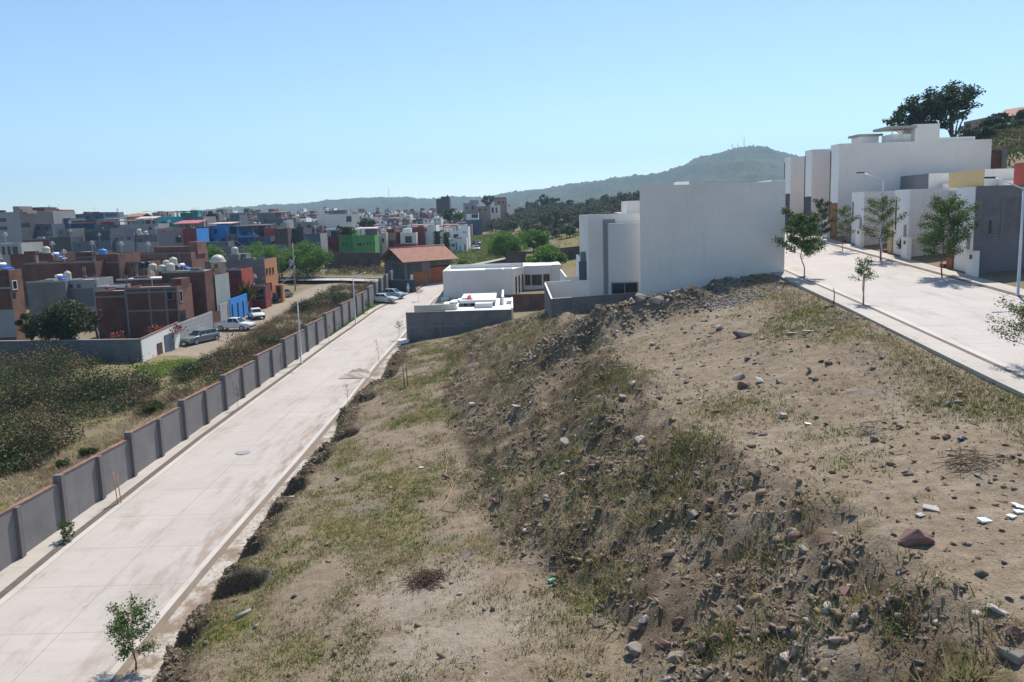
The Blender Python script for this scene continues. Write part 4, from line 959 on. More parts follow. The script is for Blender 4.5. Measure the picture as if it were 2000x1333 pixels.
a, _ = LA(1746, 258); b = MB(); b.box((a, .6, hA - .01), (LA(1787, 258)[0] - .01, 2.6, LA(1760, 261)[1])); b.build('parapet', M['white2'], rA)
a, zt_ = LA(1735, 249); c, _ = LA(1789, 246); b = MB(); b.box((a, -.2, zt_ - .15), (c, 3.4, zt_ + .1)); b.build('canopy', M['slab'], rA)
for k in (a + .5, a + 1.6):
    b = MB(); b.tube([(k, .2, hA), (k, .2, zt_ - .16)], .05); b.build('canopy_post', M['metal'], rA)
a, zt_ = LA(1668, 266, 84); c, _ = LA(1716, 262, 84); b = MB(); b.box((a, 2.5, zt_ - .15), (c, 5, zt_ + .08)); b.build('canopy', M['slab'], rA)
b = MB(); b.box((a + .3, 2.8, hA), (c - .3, 4.8, zt_ - .16)); b.build('roof_room', M['white2'], rA)
a, zt_ = LA(1835, 272); c, _ = LA(1908, 270); b = MB(); b.box((a + .1, .3, hA), (c, 6, hA + .35)); b.build('parapet', M['white2'], rA)
rE, hE = tall('tall white house next beyond the largest one, thin dark slit at its corner', 87.6, 34.2, 52, aty(1600, 292, 87.6)[2], 6.2, 'dgrey')
rF, hF = tall('farthest tall white house of the upper road, small lamp on its side wall', 94.2, 34.2, 50, aty(1555, 306, 94.2)[2], 7, 'dgrey')
bw_ = thing('brick_wall', 'brown brick wall with a pale end post right of the largest white house', 'wall', (50.5, 84, -1))
p, q = aty(1938, 300, 84), aty(1957, 294, 84)
b = MB(); b.box((p[0] - 50.5, 0, 0), (q[0] - 50.5, .3, q[2] + 1 + .05)); b.build('wall', M['brick'], bw_); b = MB(); b.box((q[0] - 50.49, -.1, 0), (q[0] - 50.5 + .55, .4, q[2] + 1.12)); b.build('end_post', M['frame'], bw_)
# house on the hillside, upper right
p, q = aty(1948, 230, 165), aty(2040, 205, 165)
hh = thing('hillside_house', 'hillside house with an orange tiled roof and pale terrace wall, top right', 'house', (p[0], 165, p[2] - 4)); zz0 = p[2] - 4; wd = q[0] - p[0]
def HZ(px, r, y=165): return aty(px, r, y)[2] - zz0
b = MB(); b.box((0, 2, 0), (wd, 12, HZ(1990, 224))); b.build('wall', M['pink'], hh)
b = MB(); b.box((1.6, 0, 0), (wd, .3, HZ(1990, 236))); b.build('terrace_wall', M['lgrey'], hh)
b = MB(); b.poly([(-1, -.4, HZ(1948, 231)), (wd, -.4, HZ(2030, 219)), (wd, 7, HZ(2040, 200)), (6, 7, HZ(1995, 206))]); b.poly([(-1, -.4, HZ(1948, 231) - .2), (wd, -.4, HZ(2030, 219) - .2), (wd, 7, HZ(2040, 200) - .2), (6, 7, HZ(1995, 206) - .2)][::-1]); b.build('roof', M['claytile'], hh)
for k in range(4):
    b = MB(); x = .8 + k * 2.4; b.box((x, 0, 0), (x + .22, .25, HZ(1960 + k * 16, 226 - k * 3))); b.build('pillar', M['cream'], hh)

# ------------------------------------------------------------------ street lamps
def lamp(label, base, h, ang, arm=1.9):
    o = thing('street_lamp', label, 'street lamp', base, ang, 'street lamps')
    b = MB(); b.lathe([(.14, 0), (.14, .05), (.09, .06), (.085, h * .5), (.055, h)], n=10); b.build('pole', M['metal'], o)
    b = MB(); b.tube([(0, 0, h - .1), (arm * .5, 0, h + .3), (arm, 0, h + .62)], [.045, .04, .035], 7); b.build('arm', M['metal'], o)
    b = MB(); b.box((arm - .1, -.1, h + .6), (arm + .5, .1, h + .7), 0); b.box((arm, -.07, h + .57), (arm + .4, .07, h + .598), 1); b.build('lamp_head', [M['dmetal'], M['tile']], o)
    return o
lamp('street lamp on the lower road pavement, the one nearer the camera', (-22.95, 81.9, float(ZL(81.9)) + .02), 6.7, R_(8))
lamp('street lamp on the lower road beside the lawn and parked cars', (-21.45, 104.3, float(ZL(104.3)) + .02), 6.4, R_(8))
lamp('street lamp between the two row house trees on the upper road', (31.3, 64.9, float(ZR(64.9)) + .02), 6.5, R_(180), 1.7)
lamp('street lamp at the right edge of the picture by the block wall', (31.35, 47.2, float(ZR(47.2)) + .02), 6.6, R_(180), 1.9)
x_, y_, z_ = aty(1092, 516, 150)
lamp('distant street lamp between the round mesquites and the white houses', (aty(1085, 516, 150)[0], 150, Hs(aty(1085, 516, 150)[0], 150)), 6.0, R_(185), 1.2)

# ------------------------------------------------------------------ utility poles with sagging wires on the dirt street
def upole(label, px, py, D, top, transformer=False, lean=0.0):
    x, _, z = aty(px, py, D); h = aty(px, top, D)[2] - z
    o = thing('utility_pole', label, 'utility pole', (x, D, z))
    b = MB(); b.tube([(0, 0, -.5), (lean * h, 0, h)], [.16, .1], 8); b.build('pole', M['timber'] if not transformer else M['slab'], o)
    b = MB(); b.box((lean * h - .9, -.05, h - .7), (lean * h + .9, .05, h - .58)); b.build('cross_arm', M['timber'], o)
    if transformer:
        b = MB(); b.lathe([(.3, 0), (.32, .1), (.32, 1.0), (.26, 1.1), (.05, 1.12)], (-.55, 0, h - 4.2), 12); b.build('transformer', M['lgrey'], o)
    return o
upole('concrete utility pole with a grey transformer by the dirt street', 577, 568, 142, 475, True)
upole('thin utility pole left of the transformer pole by the trees', 546, 545, 150, 497, False, .02)
upole('leaning utility pole among the grey houses, upper left', 143, 492, 170, 448, False, -.06)
wm = MB()
def wire(p, q, sag):
    wm.tube([(p[0] + (q[0] - p[0]) * f, p[1] + (q[1] - p[1]) * f, p[2] + (q[2] - p[2]) * f - sag * 4 * f * (1 - f)) for f in np.linspace(0, 1, 13)], .028, 4)
A_ = aty(577, 478, 142); wire(A_, aty(546, 500, 150), .8); wire(aty(577, 500, 142), aty(530, 530, 123), 1.6); wire(aty(577, 520, 142), aty(530, 555, 123), 1.2); wire(A_, aty(460, 470, 178), 2.0)
w_ = wm.build('power_line', M['lgrey']); tag(w_, 'thin sagging power lines strung from the transformer pole', 'power line')

# ------------------------------------------------------------------ brick quarter left of the dirt street (nearest first)
bld('narrow brick house at the left edge with a whitewashed ground storey', -34, 19, 529, 87, 2.2, M['brick'], M['brick2'], wins=[(4, 541, 12, 557, M['frame'])], rwins=[(22, 548, 32, 566, M['tile']), (22, 572, 30, 582)], bands=[(562, 565, M['slab']), (606, 660, M['lgrey'])], cols=[18], par=.2)  # right wall in paler brick: sunlight put into its colour
wallseg('block_wall', 'low grey block wall running left from the white gate wall, in the undergrowth', (aty(-30, 680, 81.5)[0], 82.5), (aty(275, 690, 80.5)[0], 80.5), aty(20, 668, 82)[2], .2, M['block'], zt2=aty(270, 664, 80.5)[2], cap=M['slab'])
X4 = -39.4
ww = wallseg('white_gate_wall', 'white yard wall with a brown coping, narrow door and grey double gate', (X4, 80.6), (X4, 90.0), atx(279, 662, X4)[2], .2, M['white2'], zb=-15.2, cap=M['capbrick'], zt2=atx(340, 633, X4)[2])
def yl(px, py): p = atx(px, py, X4); return p[1] - 80.6, p[2] + 15.2
for (a, t, c, bt, mt, nm) in ((306, 672, 316, 699, 'brown', 'door'), (320, 656, 339, 690, 'bgrey', 'gate')):
    y0, z1 = yl(a, t); y1, _ = yl(c, t); _, z0 = yl((a + c) / 2, bt); b = MB(); b.box((y0, -.06, max(.1, z0)), (y1, -.003, z1)); b.build(nm, M[mt], ww)
pc = wallseg('panel_wall', 'light grey precast panel wall behind the parked grey estate car', (X4 - .05, 90.1), (X4 - .05, 100.5), atx(345, 634, X4)[2], .15, masonry('precast_panels', (.40, .40, .41), (.36, .36, .37), (.17, .17, .18), 3.2, .52, .03, .2), zb=-15, zt2=atx(388, 617, X4)[2])
gt = wallseg('gate', 'brown rusty sheet gate between the panel wall and the tall grey gable', (X4 - .1, 100.6), (X4 - .1, 103.2), atx(395, 619, X4)[2], .1, M['brown'], zb=-14.8)
wallseg('panel_wall', 'short light grey wall with a dark door at the foot of the tall grey gable', (X4 - .05, 103.3), (X4 - .05, 106.2), atx(412, 601, X4)[2], .15, M['lblock'], zb=-14.8)
bld('tall red brick house with a bare concrete frame and roof tanks beside it', 243, 346, 561, 94, 4.4, M['brick'], M['brick2'], cols=[244, 290, 322, 345], rows=[563, 607, 571], wins=[(325, 570, 338, 586, M['frame'])], rwins=[(349, 568, 355, 590, M['slab']), (350, 606, 362, 636)], par=.25,  # lit side wall painted with the lighter brick
    extras=[onroof(322, 344, 547, .3, .95, M['brick'])])
bld('low brick wing on the left of the tall framed brick house', 186, 243, 569, 95, 5, M['brick'], None, rows=[580], par=.3)
bld('dark brick house with a tall rough grey side gable', 361, 420, 539, 104.5, 5.2, M['brick'], plaster('rough_grey_green_render', (.33, .37, .36), .15, stain=.35), cols=[362, 374], rows=[556], wins=[(387, 567, 402, 597, M['slab']), (411, 560, 417, 580)], par=.3)
bld('brick house under a flat slab crowded with cream water tanks', 316, 400, 531, 101.5, 5, M['brick'], M['brick'], wins=[(323, 536, 335, 553), (358, 534, 368, 548)], bands=[(529, 533, M['slab'])], par=.1)
bld('long red brick house with a ragged top behind the block yard', 48, 186, 513, 116, 6, M['brick'], None, rows=[514], par=.2, extras=[onroof(60, 64, 500, .1, .2, M['frame'], 'column_stub')])
bld('grey block yard building with two square openings and a white side', 52, 128, 551, 106, 6, M['block'], None, bands=[(549, 552, M['slab'])], par=.4)
bld('pale block shed with two square openings over a lower grey wall', 126, 186, 547, 107, 5, M['lgrey'], None, wins=[(135, 556, 142, 563), (150, 556, 157, 563)], bands=[(564, 600, M['grey'])], par=.2)
bld('dark brick house topped by a blue water tank', 184, 233, 497, 119, 7, M['brick'], None, rows=[513], cols=[185, 231], par=.2)
bld('ragged orange brick house with small slots, middle of the brick quarter', 233, 286, 513, 121, 6, M['brick2'], None, cols=[234, 257, 280], rows=[513], wins=[(240, 515, 243, 523), (256, 515, 259, 521)], par=.2)
bld('long orange brick upper storey behind the tank cluster', 233, 374, 495, 127, 7, M['brick2'], None, cols=[280, 300, 322, 350], rows=[496], wins=[(352, 497, 356, 503)], par=.2, extras=[onroof(281, 358, 484, .5, .9, M['brick']), onroof(356, 374, 474, .3, .9, M['brick2'])])
bld('small brick house with a rusty parapet left of the blue tank', 150, 186, 493, 130, 6, M['brick'], None, rows=[503], par=.2)
bld('dark brick wall house under the solar heater, left', 20, 106, 496, 126, 6, M['brick'], None, par=.2)
bld('unfinished grey block frame with tall openings at the left edge', -20, 42, 476, 128, 6, M['lblock'], None, wins=[(3, 482, 9, 498), (14, 482, 20, 498), (24, 482, 34, 498)], par=.2)
bld('white plastered shed with a dark round opening among the brick houses', 183, 228, 560, 104, 4, M['lgrey'], None, wins=[(205, 562, 211, 567)], par=.2)
bld('low pale roof slab house in front of the orange brick house', 228, 318, 546, 110, 6, M['brick'], None, bands=[(544, 547, M['sheet'])], roof='roofw', par=.05)
bld('dark grey block house with banded tie beams and an orange end wall', 400, 517, 509, 123.5, 6.5, M['block'], M['orange'], rows=[521, 533, 547], rwins=[(519, 524, 522, 536, M['wood']), (525, 523, 528, 536, M['wood']), (531, 522, 534, 535, M['wood']), (520, 553, 525, 570, M['wood']), (526, 552, 530, 568, M['wood'])], par=.3,
    extras=[onroof(450, 474, 497, .2, .6, M['grey'])], cols=[449, 471])
bld('deep red house with an orange-red corner beside the block house', 437, 472, 527, 115.5, 5, M['maroon'], M['redp'], bands=[(525, 529, M['slab'])], wins=[(456, 530, 466, 544)], rwins=[(474, 548, 477, 556)], par=.2)
bld('low red garage with a dark blue gate below the orange wall', 472, 518, 560, 119.5, 2.8, M['maroon'], M['maroon'], bands=[(556, 561, M['slab'])], wins=[(497, 564, 516, 588, M['bgrey'])], par=.15)
bld('small orange wall with a dull green gate at the end of the orange house', 538, 552, 557, 126.5, 1.2, M['orange'], None, wins=[(540, 560, 548, 583, M['gpaint'])], par=.1)
X5 = -39.2
bf = wallseg('blue_fence', 'bright blue painted gate and fence beside the grey gable', (X5, 106.4), (X5, 113.5), atx(455, 583, X5)[2], .12, M['blue'], zb=-14.5, zt2=atx(470, 577, X5)[2])
for k in range(3):
    b = MB(); b.box((.6 + k * 2.2, -.1, .2), (.8 + k * 2.2, -.003, 3.2)); b.build('fence_post', M['navy'], bf)

# ------------------------------------------------------------------ second row across the left
bld('large grey concrete house with strip windows at the far left', -30, 39, 415, 192, 14, M['lgrey'], M['dgrey'], wins=[(-2, 427, 12, 434), (-2, 443, 14, 450)], extras=[onroof(18, 36, 409, .1, .4, M['pink']), onroof(44, 44.5, 411, .1, .4, M['pink']), onroof(-4, 9, 403, .4, .8, M['lav'])])
bld('light grey stepped house behind the large concrete one', 57, 98, 413, 206, 12, M['lgrey'], None, wins=[(68, 429, 75, 437), (59, 443, 66, 450)], extras=[onroof(45, 70, 405, .3, .8, M['brick'])])
bld('blue-grey block wing in front of the light grey stepped house', 66, 101, 438, 198, 6, M['bgrey'], None)
bld('low brick garden wall house below the blue-grey wing', 44, 96, 467, 182, 5, M['brick'], None, rows=[468])
bld('plain dark grey wall house above the solar heater', 96, 139, 464, 181, 5, M['dgrey'], None)
bld('square dark grey house with a shadowed corner below the navy house', 112, 140, 447, 186, 6, M['grey'], None)
bld('small red and white roof house on the left skyline', 97, 117, 410, 236, 8, M['redp'], None, bands=[(415, 418, M['white2'])], wins=[(104, 420, 110, 426)])
bld('brown tiled long roof house on the left skyline', 115, 160, 419, 238, 10, M['brown'], M['brick'], extras=[onroof(155, 161, 414, .2, .5, M['brick'])])
bld('slate blue house under the brown skyline roof', 96, 136, 427, 212, 8, M['bgrey'], None, wins=[(120, 436, 126, 442)])
bld('deep navy blue house with a pink tiled ledge', 135, 186, 432, 204, 9, M['navy'], M['bgrey'], bands=[(434, 437, M['roofp'])])
bld('blue-black roof room house on the left skyline', 160, 203, 417, 226, 9, M['bgrey'], None, extras=[onroof(180, 203, 415, .1, .9, M['navy'])])
bld('dark house with red awnings under a black terrace roof', 184, 232, 440, 202, 8, M['bgrey'], None, extras=[pergola(182, 225, 429, .05, .95, M['dmetal'], .15), onroof(187, 203, 434, .3, .7, M['cloth_r'])])
bld('grey block house with one dark window, left of the white-washed wall house', 165, 216, 447, 187, 7, M['dgrey'], None, wins=[(195, 455, 203, 462)], bands=[(449, 452, M['gpaint'])])
bld('long blue-grey retaining wall house under the grey block house', 138, 217, 472, 179, 4, M['bgrey'], None)
bld('grey house with three windows over a whitewashed wall', 215, 262, 457, 181, 6, M['lav'], None, wins=[(224, 465, 230, 471), (236, 464, 239, 467), (248, 463, 255, 469)], bands=[(471, 500, M['lgrey'])])
bld('lower grey house with a pale wall right of the whitewashed one', 262, 308, 459, 181.5, 6, M['grey'], None, wins=[(271, 467, 278, 473)], bands=[(473, 500, M['lgrey'])])
bld('pale block house under a black gabled terrace', 243, 309, 438, 199, 7, M['lgrey'], None, wins=[(290, 444, 296, 449)], extras=[pergola(228, 259, 432, .1, .9, M['dmetal'], .2)])
bld('pale house with a sloping pink roof edge', 262, 312, 430, 222, 9, M['lgrey'], None, wins=[(285, 431, 295, 438), (298, 432, 302, 438)], extras=[pergola(262, 302, 426, .0, .5, M['pinksheet'], .3, False)])
bld('tiny house with a two-level orange roof on the left skyline', 248, 276, 424, 262, 8, M['orange'], None, extras=[gable(246, 277, 424, 418, M['claytile'])])
bld('teal house under a dark flat terrace roof', 310, 348, 424, 207, 9, M['teal'], None, wins=[(315, 433, 324, 444), (330, 434, 334, 441)], extras=[pergola(322, 372, 414, .1, .9, M['dmetal'], 0), onroof(335, 371, 416, .6, .9, M['teal'])])
bld('mauve-grey block beside the teal house', 347, 398, 424, 212, 9, M['lav'], None, extras=[onroof(372, 377, 411, .3, .7, M['teal'])])
bld('brownish house on stilts under a red sheet roof', 308, 357, 446, 172, 7, M['pink'], None, bands=[(452, 490, M['lav'])], extras=[pergola(333, 383, 435, .1, .95, M['redsheet'], .35), onroof(335, 352, 437, .4, .9, M['pink'])])
bld('dark red walled house with a black tank in front', 357, 384, 447, 171, 7, M['maroon'], M['blue'], wins=[(372, 462, 378, 468)])
bld('grey and brick house between the dark red and the bright blue houses', 385, 408, 444, 181, 6, M['brick'], None, bands=[(456, 490, M['grey'])], wins=[(394, 469, 398, 475)])
bld('long grey yard wall house below the bright blue house', 378, 446, 473, 174, 4, M['grey'], None, wins=[(441, 474, 444, 480)])
bld('bright blue house with a pale flat roof', 407, 446, 441, 182, 8, M['blue'], M['blue'], wins=[(417, 448, 424, 457), (412, 467, 419, 473), (432, 467, 440, 472)], extras=[pergola(405, 450, 437, .0, .9, M['pinksheet'], .15, False), pergola(440, 468, 443, .1, .9, M['brown'], .1)])
bld('grey block house with a terrace right of the bright blue one', 442, 467, 458, 180, 7, M['grey'], None)
bld('dark blue house with blue tarpaulins and a sheet roof', 466, 502, 443, 182, 8, M['navy'], M['bgrey'], extras=[pergola(470, 523, 441, .05, .9, M['brown'], .12, True), onroof(480, 497, 445, .0, .3, M['bgrey'])])
bld('low blue tarpaulin covered house above the mesquites', 464, 497, 459, 178, 4, M['navy'], None, bands=[(460, 464, M['blue'])])
bld('blue-grey low house with a peach chimney', 495, 529, 462, 179, 6, M['bgrey'], None, extras=[onroof(495, 501, 462, .0, .2, M['orange'])])
bld('orange and red corner house under a dark roof', 516, 540, 447, 183, 6, M['redp'], M['orange'], wins=[(528, 468, 533, 475)])
bld('plain brown brick house between orange and grey-green houses', 537, 562, 447, 180, 8, M['dbrick'], None)
bld('dark grey-green house with one window', 561, 593, 447, 184, 8, M['dgrey'], None, wins=[(568, 450, 574, 457)], extras=[onroof(581, 592, 447, .4, .7, M['white2'])])
bld('blue-grey house with a white right edge', 592, 626, 457, 181, 7, M['bgrey'], M['lgrey'], wins=[(594, 471, 601, 475), (604, 471, 610, 475)])
bld('dark red house with three arched windows', 625, 661, 463, 192, 8, M['maroon'], None, wins=[(639, 474, 643, 482, M['maroon']), (645, 474, 648, 482, M['maroon']), (650, 474, 653, 482, M['maroon'])], extras=[pergola(629, 660, 449, .1, .9, M['bgrey'], .15), onroof(640, 652, 452, .4, .8, M['bgrey'])])
bld('left green house with a climbing plant on its parapet', 661, 689, 456, 191, 9, M['green'], M['green'], wins=[(668, 475, 672, 480), (674, 475, 678, 480)], extras=[onroof(662, 688, 451, .5, .9, M['green'])])
bld('right green house with a terrace pergola', 688, 732, 461, 189, 10, M['green'], M['green'], wins=[(697, 474, 707, 482, M['lgrey']), (710, 474, 712, 480), (717, 473, 719, 480), (722, 473, 724, 480), (730, 472, 732, 480)], extras=[pergola(689, 731, 447, .1, .9, M['pinksheet'], .1), onroof(704, 729, 449, .6, .95, M['lgrey'])])
wallseg('brick_yard_wall', 'long brown brick yard wall below the green houses', (aty(630, 500, 176)[0], 177), (aty(742, 500, 172)[0], 172), aty(640, 492, 177)[2], .3, M['dbrick'], zt2=aty(740, 494, 172)[2])
wallseg('concrete_yard_wall', 'grey concrete yard wall under the mesquites and blue houses', (aty(372, 480, 170)[0], 170), (aty(560, 490, 172)[0], 172), aty(400, 484, 170)[2], .3, M['grey'], zt2=aty(560, 478, 172)[2])
bld('grey slim house right of the green houses', 731, 743, 461, 196, 8, M['lav'], None)
bld('cream house with one small window', 742, 755, 455, 198, 8, M['cream'], None, wins=[(746, 466, 750, 474)])
bld('open brick front house beside the cream house', 755, 771, 448, 201, 9, M['brick'], None, bands=[(455, 470, M['pink'])])
bld('dark red house left of the white balcony house', 770, 783, 454, 203, 8, M['maroon'], None)
bld('white house with a hooded balcony window', 782, 813, 455, 202, 9, M['white'], None, wins=[(791, 462, 804, 475, M['dmetal'])], extras=[onroof(784, 801, 447, .2, .7, M['white2'])])
bld('dark red house right of the white balcony house', 805, 829, 445, 206, 8, M['maroon'], None, wins=[(817, 462, 822, 465)])
bld('dark red garden front below the white balcony house', 770, 813, 477, 199, 5, M['maroon'], None)
bld('tall white house with a small dark window beside the ivy', 828, 852, 441, 208, 10, M['white2'], None, wins=[(829, 447, 833, 452)])
bld('white house with black ivy on both sides', 851, 874, 453, 210, 9, M['white2'], None)
bld('white house with blue stripes and a square window', 875, 912, 467, 203, 9, M['white2'], None, wins=[(883, 477, 888, 482), (890, 474, 892, 489, M['blue']), (898, 480, 899.5, 489, M['blue']), (907, 478, 909, 489, M['navy'])])
bld('upper white house with a glazed corner above the blue-striped one', 873, 900, 451, 212, 8, M['white2'], None, wins=[(886, 458, 896, 467)], extras=[pergola(864, 892, 440, .1, .9, M['orange'], .05), pergola(868, 885, 446, .0, .6, M['tile'], .1)])
bld('tall white tower house at the right end of the white row', 895, 915, 444, 208, 9, M['white2'], None, wins=[(905, 452, 906.5, 456), (908.5, 452, 910, 456)])
bld('large white box house with one big dark window', 619, 687, 419, 264, 14, M['white'], M['lgrey'], wins=[(676, 423, 686, 434)], extras=[onroof(640, 672, 411, .4, .9, M['lgrey']), pergola(638, 668, 412, .2, .7, M['dmetal'], 0)])
bld('pale low house left of the large white box', 574, 616, 434, 262, 9, M['lgrey'], None)
bld('grey house under an orange roof terrace above the blue tarpaulins', 503, 535, 416, 250, 10, M['grey'], None, wins=[(516, 429, 522, 434)], extras=[pergola(518, 552, 415, .1, .9, M['roofp'], .1)])
bld('house with a small blue roof right of the orange terrace', 528, 560, 430, 243, 8, M['lgrey'], None, bands=[(428, 437, M['bgrey'])])
bld('dark roof room house beside the palms', 448, 468, 417, 300, 9, M['bgrey'], None, extras=[pergola(447, 468, 417, .1, .9, M['roofp'], 0, False)])
bld('tall grey tower house standing above the far town', 852, 878, 389, 370, 9, M['dgrey'], M['dgrey'], wins=[(865, 392, 868, 396), (865, 401, 868, 404), (873, 392, 875, 396)], extras=[onroof(861, 877, 384, .1, .9, M['dgrey']), onroof(871, 874, 381, .4, .6, M['dmetal'])])
bld('tall white house at the left of the far right cluster', 905, 930, 397, 312, 10, M['lgrey'], None, wins=[(910, 405, 914, 409), (921, 403, 926, 409)], extras=[onroof(916, 934, 391, .3, .8, M['lgrey'])])
bld('white ground-floor house with a red awning above the grey wall', 911, 934, 417, 296, 8, M['white2'], None, bands=[(416, 418, M['redsheet'])], wins=[(921, 419, 934, 426)])
bld('brownish terraced house in the far right cluster', 928, 958, 403, 305, 10, M['pink'], None, wins=[(934, 408, 939, 413), (946, 408, 950, 412)])
bld('white house with railings beside the brown skyline houses', 955, 976, 402, 318, 10, M['white'], None, wins=[(960, 406, 964, 416), (968, 406, 971, 416)])
bld('red-brown apartment house on the right skyline of the town', 965, 990, 388, 332, 10, M['pink'], None, extras=[onroof(963, 988, 386, .1, .9, M['brick'])], wins=[(972, 394, 977, 398), (981, 394, 985, 398)])
bld('slim white house at the right end of the town skyline', 990, 1004, 396, 330, 8, M['white'], None, wins=[(993, 400, 995, 404)])
wallseg('retaining_wall', 'blue-grey retaining wall below the far right cluster of houses', (aty(889, 440, 268)[0], 268), (aty(942, 440, 268)[0], 268), aty(915, 430, 268)[2], .4, M['bgrey'], zb=-9)

# ------------------------------------------------------------------ far town: many small flat-roofed houses in the haze
kinds = [('white2', 'tiny white flat-roofed house far off in the hazy middle of the town', 'far white houses'), ('lgrey', 'tiny pale grey flat-roofed house far off in the hazy town', 'far pale grey houses'), ('pink', 'tiny pinkish flat-roofed house far off in the hazy town', 'far pinkish houses'), ('brick2', 'tiny brick-red house far off in the hazy town', 'far brick houses'), ('grey', 'tiny dark grey house far off in the hazy town', 'far dark grey houses')]
rows_ = [(262, 500, 905, 444, 30), (300, 505, 905, 431, 34), (340, 470, 900, 424, 36), (390, 200, 905, 420, 46), (450, 190, 930, 416, 46), (520, 190, 900, 412, 40), (234, 690, 880, 448, 18)]
for (D, pa, pb_, row, cnt) in rows_:
    for i in range(cnt):
        px = pa + (pb_ - pa) * (i + random.uniform(.1, .9)) / cnt; wpx = random.uniform(11, 25) * 300 / max(D, 280)
        if D < 310 and 612 < px < 690: continue
        if px < 470 and D < 400: continue
        mi = random.choices(range(5), [6, 3, 2.5, 2, 1.6])[0] if px > 560 else random.choices(range(5), [2, 2, 2, 3, 3])[0]
        d = D + random.uniform(-12, 18); hrow = row + random.uniform(-5, 5) + (540 - px) * (.018 if px < 540 else .004)
        k, lb, gr = kinds[mi]; b_mid = hrow + random.uniform(5, 11) * 300 / D
        ww_ = [(px + wpx * f, b_mid - 4.5, px + wpx * f + wpx * .16, b_mid - 1.0) for f in (.2, .6) if random.random() < .8]
        ex = []
        if random.random() < .45: ex.append(onroof(px + wpx * .15, px + wpx * .55, hrow - random.uniform(2.2, 4.5), .2, .8, M[random.choice(['white2', 'lgrey', 'brick2', 'pink'])]))
        if random.random() < .3: ex.append(pergola(px + wpx * .1, px + wpx * .9, hrow - 3.2, .1, .8, M[random.choice(['roofp', 'brown', 'dmetal', 'redsheet'])], .1, False))
        bld(lb, px, px + wpx, hrow, d, random.uniform(7, 11), M[k], None, wins=ww_, group=gr, extras=ex, roof=random.choice(['roofg', 'roofg', 'roofp']))

# ------------------------------------------------------------------ water tanks, solar heaters and a cupola on the roofs
def tank(label, px, base, wpx, hpx, D, mat, squat=False):
    x, _, z = aty(px, base, D); r = wpx / 2 / F * D; h = hpx / F * D
    o = thing('water_tank', label, 'water tank', (x, D, z), 0, 'roof water tanks')
    b = MB(); b.lathe([(r * .96, 0), (r, h * .1), (r, h * .4), (r * .97, h * .43), (r, h * .46), (r, h * .72), (r * .8, h * .86), (r * .35, h * .93)], n=14); b.build('body', M[mat], o)
    b = MB(); b.lathe([(r * .3, h * .92), (r * .3, h), (r * .05, h * 1.01)], n=10); b.build('lid', M[mat], o)
    return o
def tankstand(px, base, top, D, wpx):
    x, _, z = aty(px, top, D); z0 = aty(px, base, D)[2]; r = wpx / 2 / F * D
    o = thing('tank_stand', 'masonry tank stand under the water tank at the roof edge' if px < 200 else 'grey masonry tank stand on the dark block house', 'stand', (x, D, z0)); b = MB(); b.box((-r, -r, 0), (r, r, z - z0)); b.build('body', M['frame'], o)
tankstand(133, 556, 548, 110.5, 13); tankstand(459, 513, 497, 124.5, 20)
for a in [('broad white water tank on the far brick roof at the left', 91, 497, 14, 16, 128, 'tank_w'), ('bright blue water tank on the dark brick house', 201, 499, 16, 13, 121, 'tank_blue'), ('tall cream water tank on a stand above the block yard', 133, 548, 13, 19, 110.5, 'tank_w'),
          ('cream tank at the left end of the tank cluster', 299, 530, 15, 16, 103, 'tank_w'), ('low cream tank second in the tank cluster', 317, 530, 14, 13, 103, 'tank_w'), ('large cream tank in the middle of the tank cluster', 333, 530, 17, 17, 103, 'tank_w'),
          ('cream tank half hidden at the back of the cluster', 325, 521, 13, 13, 105.5, 'tank_w'), ('highest cream tank of the tank cluster', 339, 519, 15, 17, 105, 'tank_w'), ('black tank left of the cream tank cluster', 277, 524, 12, 13, 106, 'tank_b'), ('second black tank touching the cream cluster', 290, 523, 12, 13, 107, 'tank_b'),
          ('white tank on the stand above the dark block house', 459, 497, 13, 15, 124.5, 'tank_w'), ('black tank in front of the dark red house', 349, 474, 11, 14, 168, 'tank_b'), ('small white tank on the pale block house, left one', 272, 458, 9, 11, 182.5, 'tank_w'), ('small white tank on the pale block house, right one', 285, 460, 8, 9, 182.5, 'tank_w'),
          ('small white tank above the blue tarpaulins, left one', 498, 442, 7, 8, 190, 'tank_w'), ('small white tank above the blue tarpaulins, right one', 507, 441, 5, 7, 190, 'tank_w'), ('black tank on the roof of the left green house', 663, 449, 10, 9, 197, 'tank_b')]:
    tank(*a)
def solar(label, px, top, px2, bot, D):
    p, q = aty(px, top, D), aty(px2, bot, D); o = thing('solar_heater', label, 'solar heater', p, 0, 'solar water heaters')
    b = MB(); b.tube([(-.0, -.7, 0), (-.0, .7, 0)], .22, 10); b.build('tank', M['tile'], o)
    v = Vector((q[0] - p[0], 0, q[2] - p[2])); b = MB()
    for k in range(9): y = -.66 + k * .165; b.tube([(v.x * .08, y, v.z * .08), (v.x, y, v.z)], .055, 6)
    b.build('tubes', M['solar'], o); b = MB(); b.tube([(v.x, -.7, v.z), (v.x, .7, v.z)], .05, 5); b.tube([(.0, -.6, -.2), (.0, -.6, v.z - .2)], .03, 4); b.tube([(.0, .6, -.2), (.0, .6, v.z - .2)], .03, 4); b.build('frame', M['metal'], o)
solar('solar water heater on the narrow brick house at the left edge', 2, 517, 24, 528, 88.5); solar('solar water heater on the far brick roof at the left', 108, 496, 126, 505, 119)
solar('solar water heater leaning on the block yard building', 115, 539, 135, 549, 108.5); solar('solar water heater right of the cream tank cluster', 354, 518, 378, 528, 104)
x, _, z = aty(427, 528, 111.5)
